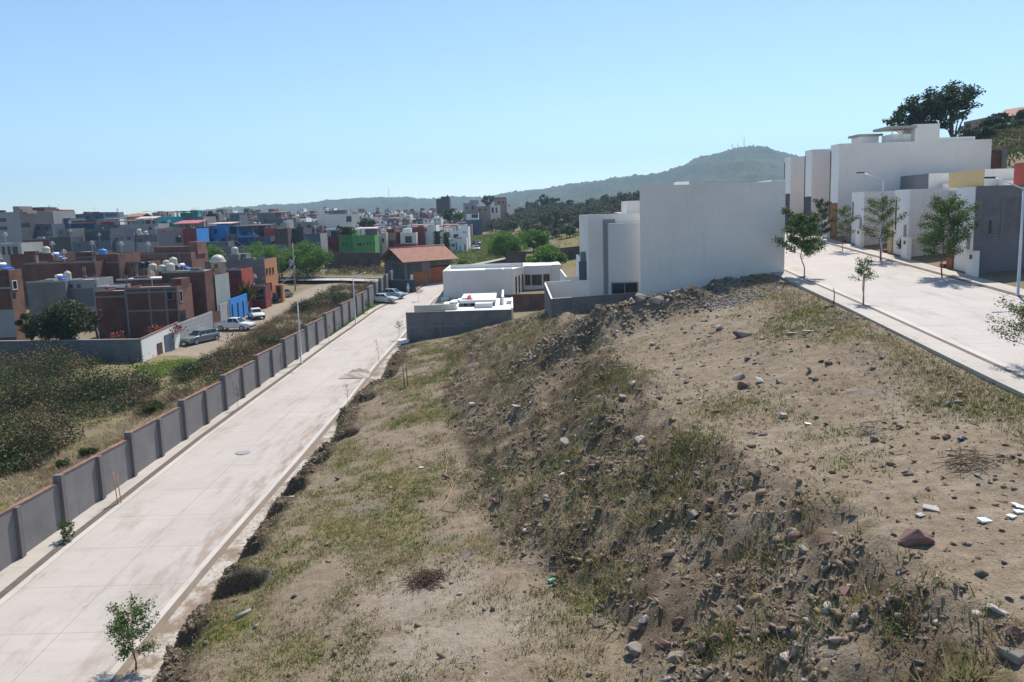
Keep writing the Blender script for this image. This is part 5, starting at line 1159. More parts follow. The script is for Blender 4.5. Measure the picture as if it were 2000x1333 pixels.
cu = thing('cupola', 'white domed roof cupola with a small arched window', 'cupola', (x, 111.5, z - 1.2)); b = MB(); b.lathe([(1.05, 0), (1.05, 2.35), (1.2, 2.36), (1.2, 2.5), (1.02, 2.52)], n=8); b.build('drum', M['cream'], cu)
b = MB(); b.lathe([(1.0, 2.5), (.96, 2.8), (.8, 3.1), (.5, 3.35), (.1, 3.45)], n=16); b.build('dome', M['tank_w'], cu); b = MB(); b.box((-.28, -1.12, 1.3), (.28, -.98, 2.1)); b.build('window', M['wood'], cu)

# ------------------------------------------------------------------ vehicles
def car(label, loc, heading, paint, kind='sedan', group=None):
    """x forward; built from cross-sections, wheels with rims, separate glass, lights, bumpers"""
    o = thing('parked_car' if kind != 'pickup' else 'pickup_truck', label, 'car' if kind != 'pickup' else 'pickup truck', loc, heading, group)
    Wd = .88
    prof = {'sedan': [(2.2, .35, .62), (2.1, .3, .78), (1.2, .25, .93), (.85, .22, .95), (-1.5, .22, .98), (-2.1, .3, .98), (-2.25, .38, .8)],
            'hatch': [(1.95, .35, .62), (1.85, .3, .8), (1.1, .25, .98), (.8, .22, 1.0), (-1.6, .22, 1.02), (-1.9, .3, 1.0), (-1.98, .38, .8)],
            'estate': [(2.3, .38, .68), (2.2, .32, .85), (1.1, .28, 1.0), (.8, .25, 1.02), (-1.9, .25, 1.05), (-2.2, .32, 1.03), (-2.3, .4, .8)],
            'beetle': [(2.0, .35, .55), (1.85, .3, .72), (1.3, .26, .86), (.9, .24, .92), (-.9, .24, .95), (-1.6, .3, .86), (-2.0, .38, .6)],
            'pickup': [(2.5, .42, .75), (2.4, .38, .92), (1.3, .35, 1.02), (1.0, .33, 1.05), (-.75, .33, 1.06), (-2.4, .35, 1.06), (-2.48, .42, 1.0)]}[kind]
    cab = {'sedan': [(1.0, .94), (.35, 1.42), (-.95, 1.43), (-1.75, .98)], 'hatch': [(1.05, .97), (.35, 1.5), (-1.2, 1.5), (-1.85, 1.0)], 'estate': [(.95, 1.0), (.3, 1.55), (-1.9, 1.56), (-2.2, 1.03)],
           'beetle': [(.85, .9), (.45, 1.38), (-.2, 1.5), (-.9, 1.32), (-1.75, .84)], 'pickup': [(1.15, 1.04), (.6, 1.62), (-.55, 1.63), (-.75, 1.06)]}[kind]
    sec = []
    for i, (x, zb, zt) in enumerate(prof):
        wq = Wd * (.86 if i in (0, len(prof) - 1) else (.96 if i in (1, len(prof) - 2) else 1)); m_ = (zb + zt) / 2 + .05
        sec.append([(x, -wq * .93, zb), (x, -wq, m_), (x, -wq * .94, zt - .03), (x, -wq * .8, zt), (x, wq * .8, zt), (x, wq * .94, zt - .03), (x, wq, m_), (x, wq * .93, zb)])
    vs = [p for s_ in sec for p in s_]; n = 8; fs = []
    for i in range(len(sec) - 1):
        for k in range(n): fs.append((i * n + k, (i + 1) * n + k, (i + 1) * n + (k + 1) % n, i * n + (k + 1) % n))
    fs += [tuple(range(n)), tuple(reversed(range((len(sec) - 1) * n, len(sec) * n)))]
    b = MB(); b.mesh(vs, fs, 0, True)
    rows2 = [[(x, -Wd * (.86 if z < 1.1 else .68), z), (x, Wd * (.86 if z < 1.1 else .68), z)] for (x, z) in cab]
    cv = [p for r in rows2 for p in r]; cf = [(2 * i, 2 * i + 1, 2 * i + 3, 2 * i + 2) for i in range(len(rows2) - 1)]
    cf += [tuple(2 * i for i in range(len(rows2))), tuple(2 * i + 1 for i in reversed(range(len(rows2))))]
    b.mesh(cv, [tuple(reversed(f)) for f in cf], 0)
    body = b.build('body', M[paint] if isinstance(paint, str) else paint, o, bevel=.03)
    gl = M['glass']
    def quad(nm, pts, mat=gl):
        q = MB(); q.poly(pts); q.build(nm, mat, o)
    def lerp(a, c, f): return tuple(a[i] + (c[i] - a[i]) * f for i in range(3))
    def inset(p, off, f=.12):
        c = tuple(sum(q[i] for q in p) / len(p) for i in range(3)); return [tuple(lerp(q, c, f)[i] + off[i] for i in range(3)) for q in p]
    quad('windscreen', inset([rows2[0][0], rows2[0][1], rows2[1][1], rows2[1][0]], (.012, 0, .012), .1))
    quad('rear_window', inset([rows2[-1][1], rows2[-1][0], rows2[-2][0], rows2[-2][1]], (-.012, 0, .012), .12))
    top0, top1, e0, e1 = cab[1], cab[-2], cab[0], cab[-1]
    for s in (-1, 1):
        def P_(x, z): f = (z - .95) / .5; return (x, s * (Wd * (.86 - .18 * min(1, max(0, (z - e0[1]) / (top0[1] - e0[1])))) + .012), z)
        zl, zh = max(e0[1], e1[1]) + .06, min(top0[1], top1[1]) - .07
        xf0 = e0[0] + (top0[0] - e0[0]) * (zl - e0[1]) / (top0[1] - e0[1]) - .12; xf1 = e0[0] + (top0[0] - e0[0]) * (zh - e0[1]) / (top0[1] - e0[1]) - .06
        xr0 = e1[0] + (top1[0] - e1[0]) * (zl - e1[1]) / (top1[1] - e1[1]) + .15; xr1 = e1[0] + (top1[0] - e1[0]) * (zh - e1[1]) / (top1[1] - e1[1]) + .08
        cuts = [(.0, .46), (.5, 1)] if kind != 'estate' else [(0, .33), (.36, .64), (.67, 1)]
        if kind == 'beetle': cuts = [(0, .6), (.64, 1)]
        for (a, c) in cuts:
            pts = [P_(xf0 + (xr0 - xf0) * a, zl), P_(xf0 + (xr0 - xf0) * c, zl), P_(xf1 + (xr1 - xf1) * c, zh), P_(xf1 + (xr1 - xf1) * a, zh)]
            quad('side_window', pts if s > 0 else pts[::-1])
        q = MB(); x0, zt = prof[0][0], prof[0][2]; q.box((x0 - .1, s * .72 - .13, zt - .1), (x0 + .015, s * .72 + .13, zt + .04)); q.build('headlight', M['tile'], o)
        q = MB(); xr, zr = prof[-1][0], prof[-1][2]; q.box((xr - .015, s * .72 - .1, zr - .08), (xr + .1, s * .72 + .1, zr + .1)); q.build('tail_light', M['cloth_r'], o)
        q = MB(); q.box((e0[0] - .35, s * (Wd + .02), e0[1] + .02), (e0[0] - .2, s * (Wd + .16), e0[1] + .14)) if s > 0 else q.box((e0[0] - .35, -(Wd + .16), e0[1] + .02), (e0[0] - .2, -(Wd + .02), e0[1] + .14)); q.build('wing_mirror', M['dmetal'], o)
        for x in (prof[2][0] + .12, prof[-3][0] + (.1 if kind != 'pickup' else -.75)):
            r = .33 if kind not in ('pickup', 'estate') else .36
            wh = MB()
            n_ = 16; ring = [(.0 + r * math.cos(2 * math.pi * k / n_), r * math.sin(2 * math.pi * k / n_)) for k in range(n_)]
            y0, y1 = s * (Wd - .2), s * (Wd + .01)
            vv = [(x + a, y0, r + c) for a, c in ring] + [(x + a, y1, r + c) for a, c in ring]; ff = [(k, (k + 1) % n_, n_ + (k + 1) % n_, n_ + k) for k in range(n_)] + [tuple(range(n_, 2 * n_)), tuple(range(n_))]
            wh.mesh(vv, ff); w1 = wh.build('wheel', M['dmetal'], o)
            rm = MB(); vv = [(x + a * .58, s * (Wd + .02), r + c * .58) for a, c in ring] + [(x, s * (Wd + .0), r)]; rm.mesh(vv, [(k, (k + 1) % n_, n_) for k in range(n_)]); rm.build('rim', M['metal'], w1)
    q = MB(); q.box((prof[0][0] - .02, -.75, prof[0][1]), (prof[0][0] + .1, .75, prof[0][1] + .16)); q.build('bumper', M['dmetal'], o)
    q = MB(); q.box((prof[-1][0] - .1, -.75, prof[-1][1]), (prof[-1][0] + .02, .75, prof[-1][1] + .16)); q.build('bumper', M['dmetal'], o)
    if kind == 'pickup':
        q = MB(); q.box((-2.38, -.74, 1.062), (-.85, .74, 1.075)); q.build('load_bed', M['dmetal'], o)
        q = MB(); q.tube([(-.9, -.7, 1.07), (-.95, -.66, 1.35), (-.95, .66, 1.35), (-.9, .7, 1.07)], .03, 6); q.build('roll_bar', M['dmetal'], o)
    return o
cp = lambda n, c: flat(n, c, .22, .1, .04, .6)
def park(label, px, py, heading, paint, kind, D=None, dz=0):
    p = hit(px, py, 60, 240) if D is None else None
    x, y = (p[0], p[1]) if p else (aty(px, py, D)[0], D)
    return car(label, (x, y, Hs(x, y) + dz), heading, paint, kind, 'parked cars')
park('dusty grey estate car parked against the panel wall', 391, 670, R_(-118), cp('grey_green_car_paint', (.16, .20, .21)), 'estate')
park('white pickup truck with an open black load bed on the dirt street', 459, 645, R_(-9), cp('white_car_paint', (.72, .72, .72)), 'pickup')
park('white rounded old car half behind the spiky agave', 500, 622, R_(-58), cp('old_white_car_paint', (.68, .68, .66)), 'beetle')
park('black saloon car at the end of the dirt street', 529, 592, R_(-165), cp('black_car_paint', (.016, .016, .02)), 'hatch')
park('beige car standing behind the black saloon', 548, 583, R_(-150), cp('beige_car_paint', (.38, .34, .29)), 'hatch')
x, y, z = plane(750, 592, -19.4, .05); car('silver-white saloon parked on the lawn strip by the gatehouse', (x, y, z + .08), R_(-14), cp('silver_car_paint', (.60, .62, .62)), 'sedan', 'parked cars')
x, y, z = plane(768, 583, -19.4, .05); car('pale blue hatchback parked beyond the silver saloon', (x, y, z + .08), R_(-22), cp('pale_blue_car_paint', (.30, .42, .50)), 'hatch', 'parked cars')
park('dark blue car far off on the side street by the white tower house', 931, 474, R_(-70), cp('dark_blue_car_paint', (.03, .05, .09)), 'hatch', 222, .1)
park('pale car far off on the side street, nearer than the dark blue one', 929, 484, R_(-75), cp('pale_far_car_paint', (.5, .5, .5)), 'sedan', 204, .1)
# paved parking strips on the lawn
for k, (y) in enumerate((108.5, 113.5, 118.5, 123.0)):
    b = MB(); z = float(ZL(y)); xl = max(WX(min(y, 118)), -22.2) + .3; xr = float(LK(y)) - 1.25; b.box((0, -.25, 0), (xr - xl, .25, .09)); s = b.build('paving_strip', M['slab']); s.location = (xl, y, z); tag(s, kind='structure')
# manhole cover and gravel heaps on the lower road
x, y, z = plane(475, 884, -19.4, .05)
m = thing('manhole_cover', 'round grey manhole cover in the lower road', 'manhole cover', (x, y, z)); b = MB(); b.lathe([(.55, 0), (.55, .012), (.5, .02), (.1, .022)], n=24); b.build('disc', M['lgrey'], m)
for (px, py, lb, mm, rx) in ((702, 728, 'dark gravel heap on the lower road, the farther of the two', 'rock', 1.1), (694, 735, 'pale sandy heap on the lower road, the nearer of the two', 'dirtroad', 1.5)):
    x, y, z = plane(px, py, -19.4, .05); n_ = 14; vs = []; fs = []
    for j in range(n_ + 1):
        for i in range(n_ + 1):
            a, c = i / n_ * 2 - 1, j / n_ * 2 - 1; h = max(0, 1 - (a * a + c * c)) ** .8 * (.34 + .1 * math.sin(a * 9 + c * 7)); vs.append((a * rx, c * 1.0, h + .004))
    fs = [(j * (n_ + 1) + i, j * (n_ + 1) + i + 1, (j + 1) * (n_ + 1) + i + 1, (j + 1) * (n_ + 1) + i) for j in range(n_) for i in range(n_)]
    b = MB(); b.mesh(vs, fs, 0, True); o = b.build('gravel_heap', M[mm]); o.location = (x, y, z); tag(o, lb, 'gravel heap')

# ------------------------------------------------------------------ hills on the horizon
prof = [(-400, 432), (0, 428), (120, 425), (200, 422), (300, 417), (380, 412), (440, 405), (480, 405), (520, 400), (560, 400), (600, 397), (640, 392), (700, 387), (740, 386), (790, 386), (830, 389), (880, 384), (905, 383), (940, 386), (960, 384), (990, 378), (1050, 370), (1100, 362), (1150, 356), (1200, 349), (1250, 345), (1290, 340), (1330, 329), (1370, 311), (1400, 307), (1440, 297), (1470, 294), (1500, 299), (1535, 307), (1600, 319), (1700, 340), (1850, 362), (2100, 385), (2400, 392)]
pp = np.array(prof, float)
def ridge_obj():
    na, nr = 1100, 46; pxs = np.linspace(-700, 2700, na); row = np.interp(pxs, pp[:, 0], pp[:, 1])
    d = np.array([ray(a, b) for a, b in zip(pxs, row)]); az = d[:, 0] / d[:, 1]; sl = d[:, 2] / d[:, 1]
    Dk = np.interp(pxs, [0, 700, 960, 1150, 1450, 2400], [2600, 2400, 2200, 1900, 1700, 1700])
    V = np.zeros((nr, na, 3))
    for j in range(nr):
        f = .42 + .95 * j / (nr - 1); y = Dk * f; x = az * y
        s = np.clip((f - .42) / .58, 0, 1); shp = (s * s * (3 - 2 * s)) ** .85 if f <= 1 else np.clip(1 - (f - 1) * 1.6, 0, 1)
        zr = sl * Dk; base = np.interp(y, [0, 600, 1000, 2000, 6000], [-6, -4, -3, 0, 0])
        z = base + (zr - base) * shp
        nz = fbm(x * .008, y * .008, 7, 5) * 46 * np.clip(zr / 120, .12, 1) * (1 - s ** 6) + (fbm(x * .06, y * .06, 9, 3) * 7 + np.abs(fbm(x * .2, y * .2, 13, 2)) * 11 - 4.5)
        V[j] = np.stack([x, y, z + nz * np.clip((f - .42) * 8, 0, 1)], 1)
    I = np.arange(na * nr).reshape(nr, na); Fq = np.stack([I[:-1, :-1], I[:-1, 1:], I[1:, 1:], I[1:, :-1]], -1).reshape(-1, 4)
    m, t, b = _nodes('wooded_hillside'); p = geo(t); n1 = noise(t, p, .012, 5); n2 = noise(t, p, .06, 4); n3 = noise(t, p, .11, 3)
    col = mixc(t, ramp(t, n1, .35, .65), (.022, .05, .034), (.075, .08, .05)); col = mixc(t, ramp(t, n2, .45, .65), col, (.018, .03, .018))
    col = mixc(t, ramp(t, n3, .68, .74), col, (.34, .31, .28)); t.links.new(col, b.inputs["Base Color"]); b.inputs["Roughness"].default_value = 1
    o = np_mesh('hills', V.reshape(-1, 3), Fq, m, smooth=False); tag(o, kind='structure')
ridge_obj()
# radio masts on the summits
for (px, base, top, D, lb) in ((1430, 302, 281, 1690, 'lattice radio mast on the wooded summit, left one'), (1441, 300, 281, 1690, 'lattice radio mast on the wooded summit, middle one'), (1453, 299, 268, 1690, 'tallest thin radio mast on the wooded summit'), (760, 390, 368, 2380, 'thin radio mast on the distant blue ridge')):
    x, y, z = aty(px, base + 3, D); zt = aty(px, top, D)[2]; o = thing('radio_mast', lb, 'radio mast', (x, y, z), 0, 'radio masts'); r = .9 if px != 1453 else .5
    b = MB(); h = zt - z
    for k in range(3): a = k * 2.094; b.tube([(r * 1.6 * math.cos(a), r * 1.6 * math.sin(a), 0), (r * .5 * math.cos(a), r * .5 * math.sin(a), h)], .22, 4)
    for j in range(8):
        f = j / 8; rr = r * (1.6 - 1.1 * f); b.tube([(rr, 0, h * f), (-rr * .5, rr * .86, h * (f + .06)), (-rr * .5, -rr * .86, h * f)], .12, 4)
    b.build('lattice', M['frame'], o)

# ------------------------------------------------------------------ trees
def stem_path(p, q, wob=.08, n=4):
    p, q = Vector(p), Vector(q); L_ = (q - p).length
    return [p + (q - p) * (i / n) + Vector((random.uniform(-1, 1), random.uniform(-1, 1), 0)) * wob * L_ * math.sin(math.pi * i / n) for i in range(n + 1)]
def sapling(label, base, h, cr, seed, nleaf=900, leaf=.11, mat='lf_a', bark='barkr', crown0=.35, stakes=0, multi=1, name='young_tree', group='young street trees', narrow=1.0, branches=16):
    random.seed(seed); global rng; rng = np.random.default_rng(seed)
    o = thing(name, label, 'tree', base, 0, group); b = MB(); tips = []
    for s in range(multi):
        tp_ = Vector((random.uniform(-.12, .12) * h * multi, random.uniform(-.1, .1) * h * multi, h * (.93 if s == 0 else random.uniform(.7, .85))))
        path = stem_path((.05 * s, 0, -.1), tp_, .04, 6); b.tube(path, [max(.008, .017 * h * .55 * (1 - i / 7.0)) for i in range(7)], 6)
        for k in range(branches):
            f = crown0 + (.97 - crown0) * (k + random.random()) / branches; i = min(5, int(f * 6)); p = path[i].lerp(path[i + 1], f * 6 - i)
            L_ = cr * narrow * (1.15 - abs(f - .5) * 1.1) * random.uniform(.6, 1.15); a = k * 2.4 + random.uniform(-.5, .5)
            q = p + Vector((math.cos(a) * L_, math.sin(a) * L_, L_ * random.uniform(.15, .7))); bp = stem_path(p, q, .1, 3); b.tube(bp, [.006 * h * .5 + .004, .01, .007, .004], 4, cap=False)
            for t in np.linspace(.35, 1.05, 5): tips.append(p + (q - p) * t)
    b.build('trunk', M[bark], o)
    leaf *= .85 if mat != 'lf_dry' else 1; nleaf = int(nleaf * (2.6 if mat != 'lf_dry' else 1)); tips = np.array([tuple(t) for t in tips]); idx = rng.integers(0, len(tips), nleaf); P = tips[idx] + rng.normal(size=(nleaf, 3)) * (.075 * cr + .03)
    V, Fc = leaf_quads(P, leaf, .4, .5); np_mesh('crown', V, Fc, M[mat], o)
    for k in range(stakes):
        a = 1.2 + k * 2.8; b = MB(); b.tube([(.16 * math.cos(a), .16 * math.sin(a), -.1), (.1 * math.cos(a), .1 * math.sin(a), 1.75)], .03, 5); b.build('stake', M['stake'], o)
    return o
def on_upper(px, py): return plane(px, py, -9.45 + .03, .075)
def on_lower(px, py): return plane(px, py, -19.4 + .03, .05)
sapling('leafy young tree at the near kerb of the upper road by the blank wall', on_upper(1571, 541), 4.9, 1.45, 3, 3600, .17, crown0=.3)
sapling('slender young tree in front of the tall white house, upper road', on_upper(1646, 489), 4.1, 1.0, 4, 900, .15, crown0=.35)
sapling('young tree in front of the third row house, upper road', on_upper(1719, 507), 5.4, 1.5, 5, 1900, .15, crown0=.3)
sapling('full round young tree in front of the second row house, upper road', on_upper(1840, 541), 5.6, 1.75, 6, 5200, .15, crown0=.28, branches=26)
sapling('staked sapling with pale leaves at the near kerb of the upper road', on_upper(1687, 591), 2.75, .65, 7, 520, .12, stakes=2, crown0=.5)
sapling('young tree cut by the right edge of the picture, pinkish stem', on_upper(2004, 714), 2.7, 1.25, 8, 1000, .12, crown0=.3, bark='stake')
sapling('dark leafy tree behind the kerb tree, upper road far side', on_upper(1604, 470), 4.3, 1.3, 9, 1500, .17, mat='lf_euc', crown0=.15)
sapling('multi-stemmed young tree at the foot of the lower road, nearest the camera', on_lower(264, 1311), 3.1, 1.05, 10, 1500, .12, crown0=.3, multi=2, branches=12)
sapling('small leafy shrub tree in the left planting strip of the lower road', on_lower(132, 1056), 1.05, .38, 11, 330, .13, crown0=.2)
sapling('yellowing sapling in the left planting strip below the street lamp', on_lower(466, 800), 2.2, .45, 12, 90, .09, 'lf_dry', crown0=.5)
sapling('bare thin sapling at the right kerb of the lower road, nearest of three', on_lower(681, 791), 2.0, .4, 13, 70, .08, 'lf_dry', crown0=.4)
sapling('bare upright sapling at the right kerb of the lower road, middle one', on_lower(741, 706), 2.6, .3, 14, 50, .08, 'lf_dry', crown0=.45)
sapling('thin round-headed sapling by the grey block wall at the lower road', on_lower(778, 662), 2.3, .6, 15, 190, .1, 'lf_weed', crown0=.55)
sapling('thin sapling standing beyond the white roof house at the kerb', on_lower(818, 588), 2.4, .7, 16, 220, .12, 'lf_weed', crown0=.5)
sapling('small dark sapling on the lawn behind the second street lamp', on_lower(718, 612), 2.2, .45, 17, 260, .12, 'lf_weed', crown0=.35)
sapling('thin sapling on the pavement left of the second street lamp', on_lower(643, 670), 2.3, .5, 18, 120, .1, 'lf_dry', crown0=.4)
sapling('young bright green tree right of the gatehouse', (aty(902, 518, 149)[0], 149, Hs(aty(902, 518, 149)[0], 149)), 3.4, 1.4, 19, 900, .28, 'lf_mesq', crown0=.3, name='tree', group='trees beyond the gatehouse')
sapling('small pale shrub tree behind the white rear yard wall', (aty(1122, 540, 83)[0], 83.4, -10.2), 2.3, .9, 20, 400, .16, 'lf_a', crown0=.4, name='tree', group='yard trees')

def tree(name, label, base, h, rx, rz, mat, seed, n=26, per=130, leaf=.3, trunk_r=.18, bark='bark', cz=None, group=None, lobes=None, squash=.75, cat='tree'):
    """tapered trunk with limbs to leaf clumps spread through an uneven crown"""
    random.seed(seed); global rng; rng = np.random.default_rng(seed)
    o = thing(name, label, cat, base, 0, group); cz = cz if cz is not None else h - rz
    C, Rr = [], []
    if lobes is None:
        for k in range(n):
            d = unit(1)[0] * (rng.uniform(.3, 1) ** .6); C.append((d[0] * rx, d[1] * rx, cz + d[2] * rz)); Rr.append(rx * rng.uniform(.22, .40))
    else:
        for (lx_, ly_, lz_, lr) in lobes:
            for k in range(max(4, int(n * lr / rx))):
                d = unit(1)[0] * (rng.uniform(.2, 1) ** .6); C.append((lx_ + d[0] * lr, ly_ + d[1] * lr, lz_ + d[2] * lr * .8)); Rr.append(lr * rng.uniform(.25, .45))
    b = MB(); fork = Vector((random.uniform(-.1, .1) * rx, 0, max(.3, (cz - rz) * .7 + .25)))
    b.tube(stem_path((0, 0, -.3), fork, .06, 3), [trunk_r * 1.25, trunk_r, trunk_r * .9, trunk_r * .8], 7)
    for i in sorted(random.sample(range(len(C)), min(9, len(C)))): b.tube(stem_path(fork, C[i], .08, 4), [trunk_r * .55, trunk_r * .4, trunk_r * .3, trunk_r * .2, .02], 5, cap=False)
    b.build('trunk', M[bark], o)
    P = clumps(C, Rr, per / (rx * rx / 9.0), squash); V, Fc = leaf_quads(P, leaf, .5, .6); np_mesh('crown', V, Fc, M[mat], o)
    return o
def tree_at(name, label, px0, px1, top, base, D, mat, seed, **kw):
    """crown spans px0..px1, from pixel row top to the foot at row base"""
    mid = (px0 + px1) / 2; x, _, zb = aty(mid, base, D); zt = aty(mid, top, D)[2]; rx = (px1 - px0) / 2 / F * D; zg = Hs(x, D); h = zt - zg
    rz = kw.pop('rz', None) or min(h * .46, rx * .8); return tree(name, label, (x, D, zg), h * .97, rx * .86, rz * .9, mat, seed, **kw)
g1 = 'mesquite trees in the middle distance'
tree_at('mesquite_tree', 'broad bright green mesquite behind the transformer pole', 556, 652, 475, 516, 160, 'lf_mesq', 31, n=46, per=300, leaf=.30, group=g1, trunk_r=.22)
tree_at('mesquite_tree', 'bright mesquite between the block house and the blue houses', 468, 566, 472, 520, 152, 'lf_mesq', 32, n=40, per=300, leaf=.30, group=g1)
tree_at('mesquite_tree', 'low mesquite left of the white tank above the block house', 374, 456, 483, 518, 146, 'lf_mesq', 33, n=34, per=300, leaf=.28, group=g1)
tree_at('mesquite_tree', 'mesquite filling the gap left of the transformer pole', 520, 580, 486, 535, 158, 'lf_mesq', 34, n=26, per=300, leaf=.3, group=g1)
tree_at('mesquite_tree', 'left bright mesquite above the brown wall, beyond the gatehouse', 946, 1030, 452, 510, 172, 'lf_mesq', 35, n=46, per=300, leaf=.32, group=g1)
tree_at('mesquite_tree', 'middle bright mesquite beyond the brown wall panel', 1008, 1078, 448, 500, 186, 'lf_mesq', 36, n=36, per=300, leaf=.32, group=g1)
tree_at('mesquite_tree', 'round mesquite in front of the distant street lamp', 1040, 1110, 470, 516, 140, 'lf_mesq', 37, n=40, per=300, leaf=.28, group=g1, trunk_r=.2)
tree_at('mesquite_tree', 'small loose mesquite at the end of the brown wall panel', 1022, 1068, 492, 520, 138, 'lf_mesq', 38, n=20, per=220, leaf=.28, group=g1)
tree_at('tree', 'dense dark green tree behind the grey block wall, lower left', 78, 188, 592, 668, 83.5, 'lf_dark', 39, n=60, per=520, leaf=.22, group='trees in the brick quarter', rz=2.2)
tree_at('tree', 'pale-leaved shrub tree beside the dense dark tree, left', 40, 84, 606, 660, 84.5, 'lf_weed', 40, n=24, per=320, leaf=.2, group='trees in the brick quarter', rz=1.6)
tree_at('dry_shrub', 'bare brown shrub right of the dense dark tree', 176, 202, 602, 650, 85, 'lf_dry', 41, n=14, per=120, leaf=.16, group='trees in the brick quarter', cat='shrub')
tree_at('tree', 'tall dark palm-like tree on the left skyline', 404, 428, 411, 440, 255, 'lf_euc', 42, n=18, per=90, leaf=.5, group='trees in the far town')
tree_at('tree', 'dark tree right of the skyline palm', 425, 470, 426, 446, 250, 'lf_euc', 43, n=22, per=90, leaf=.5, group='trees in the far town')
tree_at('tree', 'dark tree behind the green houses, mauve blossom beside it', 702, 735, 425, 455, 232, 'lf_euc', 44, n=24, per=110, leaf=.45, group='trees in the far town')
tree_at('tree', 'dark round tree in front of the grey tower', 862, 896, 404, 428, 285, 'lf_euc', 45, n=24, per=110, leaf=.5, group='trees in the far town')
tree_at('tree', 'bright small tree right of the grey tower', 884, 908, 413, 432, 276, 'lf_mesq', 46, n=18, per=90, leaf=.5, group='trees in the far town')
tree_at('tree', 'dark tree on the left skyline beside the blue-roofed house', 474, 500, 405, 420, 420, 'lf_euc', 47, n=16, per=70, leaf=.6, group='trees in the far town')
tree_at('tree', 'pale green tall tree behind the far right cluster', 938, 968, 377, 400, 345, 'lf_grove', 48, n=20, per=90, leaf=.6, group='trees in the far town')
tree_at('tree', 'first dark crown behind the orchard on the hill crest', 1048, 1076, 380, 404, 420, 'lf_euc', 49, n=20, per=90, leaf=.8, group='trees on the orchard crest')
tree_at('tree', 'second dark crown behind the orchard on the hill crest', 1070, 1098, 386, 404, 420, 'lf_euc', 50, n=18, per=90, leaf=.8, group='trees on the orchard crest')
tree_at('tree', 'third dark crown behind the orchard near the hill crest', 1104, 1122, 390, 404, 420, 'lf_euc', 51, n=14, per=80, leaf=.8, group='trees on the orchard crest')
# black ivy columns on the white houses
for (a, c, t, bt, lb) in ((848, 862, 452, 488, 'dark ivy covering the left edge of the ivy-flanked white house'), (866, 880, 454, 490, 'dark ivy covering the right edge of the ivy-flanked white house'), (664, 690, 444, 458, 'green creeper on the parapet of the left green house')):
    x, _, z0 = aty((a + c) / 2, bt, 201 if c > 700 else 189); z1 = aty((a + c) / 2, t, 201 if c > 700 else 189)[2]; D = 201 if c > 700 else 189; rx = (c - a) / 2 / F * D
    P = np.stack([x + rng.normal(size=900) * rx * .5, D + rng.uniform(-1.2, .6, 900), rng.uniform(z0, z1, 900)], 1); V, Fc = leaf_quads(P - np.array([x, D, z0]), .42, .3, .7)
    o = np_mesh('ivy', V, Fc, M['lf_euc'] if c > 700 else M['lf_weed']); o.location = (x, D, z0); tag(o, lb, 'creeper')
# tall trees behind the upper road
D = 118; X = lambda px: aty(px, 250, D)[0]; Zr = lambda r: aty(1820, r, D)[2]
def big(label, px, lobes, seed, top):
    x = X(px); zg = Hs(x, D); L_ = [(X(a) - x, random.uniform(-2, 2), Zr(r) - zg, wp / F * D) for (a, r, wp) in lobes]
    return tree('eucalyptus_tree', label, (x, D, zg), Zr(top) - zg, max(l[3] for l in L_), 3, 'lf_euc', seed, n=20, per=62, leaf=.40, trunk_r=.34, bark='bark', cz=9, group='tall trees on the hill', lobes=L_, squash=.85)
big('tall dark tree behind the largest white house, right of the pair', 1862, [(1862, 190, 30), (1840, 200, 26), (1885, 196, 24), (1872, 215, 22), (1826, 180, 14), (1848, 232, 20), (1890, 180, 14), (1820, 250, 18)], 61, 168)
big('dark tree behind the roof room, left of the tall pair', 1788, [(1790, 208, 26), (1770, 222, 24), (1808, 225, 24), (1740, 232, 16), (1728, 238, 12), (1800, 250, 24), (1770, 240, 18), (1775, 192, 10), (1815, 205, 24), (1830, 215, 24), (1838, 240, 20)], 62, 185)
tree_at('tree', 'thin pale tree between the tall trees and the hillside house', 1868, 1912, 240, 285, 112, 'lf_grove', 63, n=16, per=60, leaf=.3, group='trees on the hillside', cz=None)
hk = [(1915, 1960, 232, 285, 150), (1900, 1945, 248, 290, 140), (1940, 1985, 246, 290, 145), (1975, 2030, 240, 290, 140), (1928, 1968, 224, 262, 160), (1990, 2040, 212, 262, 152)]
hl = ['bushy dark tree left of the hillside house terrace', 'low dark shrub tree at the foot of the hillside trees', 'dark tree below the hillside house terrace', 'dark tree at the right edge below the hillside house', 'palm-like tree beside the hillside house', 'tree hiding the right end of the hillside house']
for k, (a, c, t, bt, d_) in enumerate(hk): tree_at('tree', hl[k], a, c, t, bt, d_, 'lf_euc' if k % 2 else 'lf_dark', 70 + k, n=34, per=260, leaf=.42, group='trees on the hillside')
# orchard / scrub wood on the slope right of the town: individual copies of four trees
protos = []
for k in range(4):
    o = tree('scrub_tree', 'dark rounded scrub tree standing in the dense orchard on the far slope', (0, 0, 0), 3.7 + .4 * k, 2.0, 1.35, ['lf_grove', 'lf_dark', 'lf_grove', 'lf_grove'][k], 80 + k, n=18, per=90, leaf=.34, trunk_r=.14, group='scrub trees of the orchard slope'); protos.append(o)
random.seed(5); first = [True] * 4; cnt = 0
for i in range(2500):
    D = random.uniform(185, 420); px = random.uniform(945, 1245); x = aty(px, 420, D)[0]
    row = 420 - Hs(x, D) / D * F
    if row > 470 - max(0, (1010 - px)) * .35 or (px < 1010 and D < 260) or (1040 < px < 1100 and D < 215 and row > 455): continue
    k = random.randrange(4); o = protos[k] if first[k] else copy_tree(protos[k]); first[k] = False
    o.location = (x, D, Hs(x, D)); o.rotation_euler = (0, 0, random.uniform(0, 6.3)); s = random.uniform(.75, 1.25); o.scale = (s, s, s * random.uniform(.85, 1.15)); cnt += 1
    if cnt > 290: break
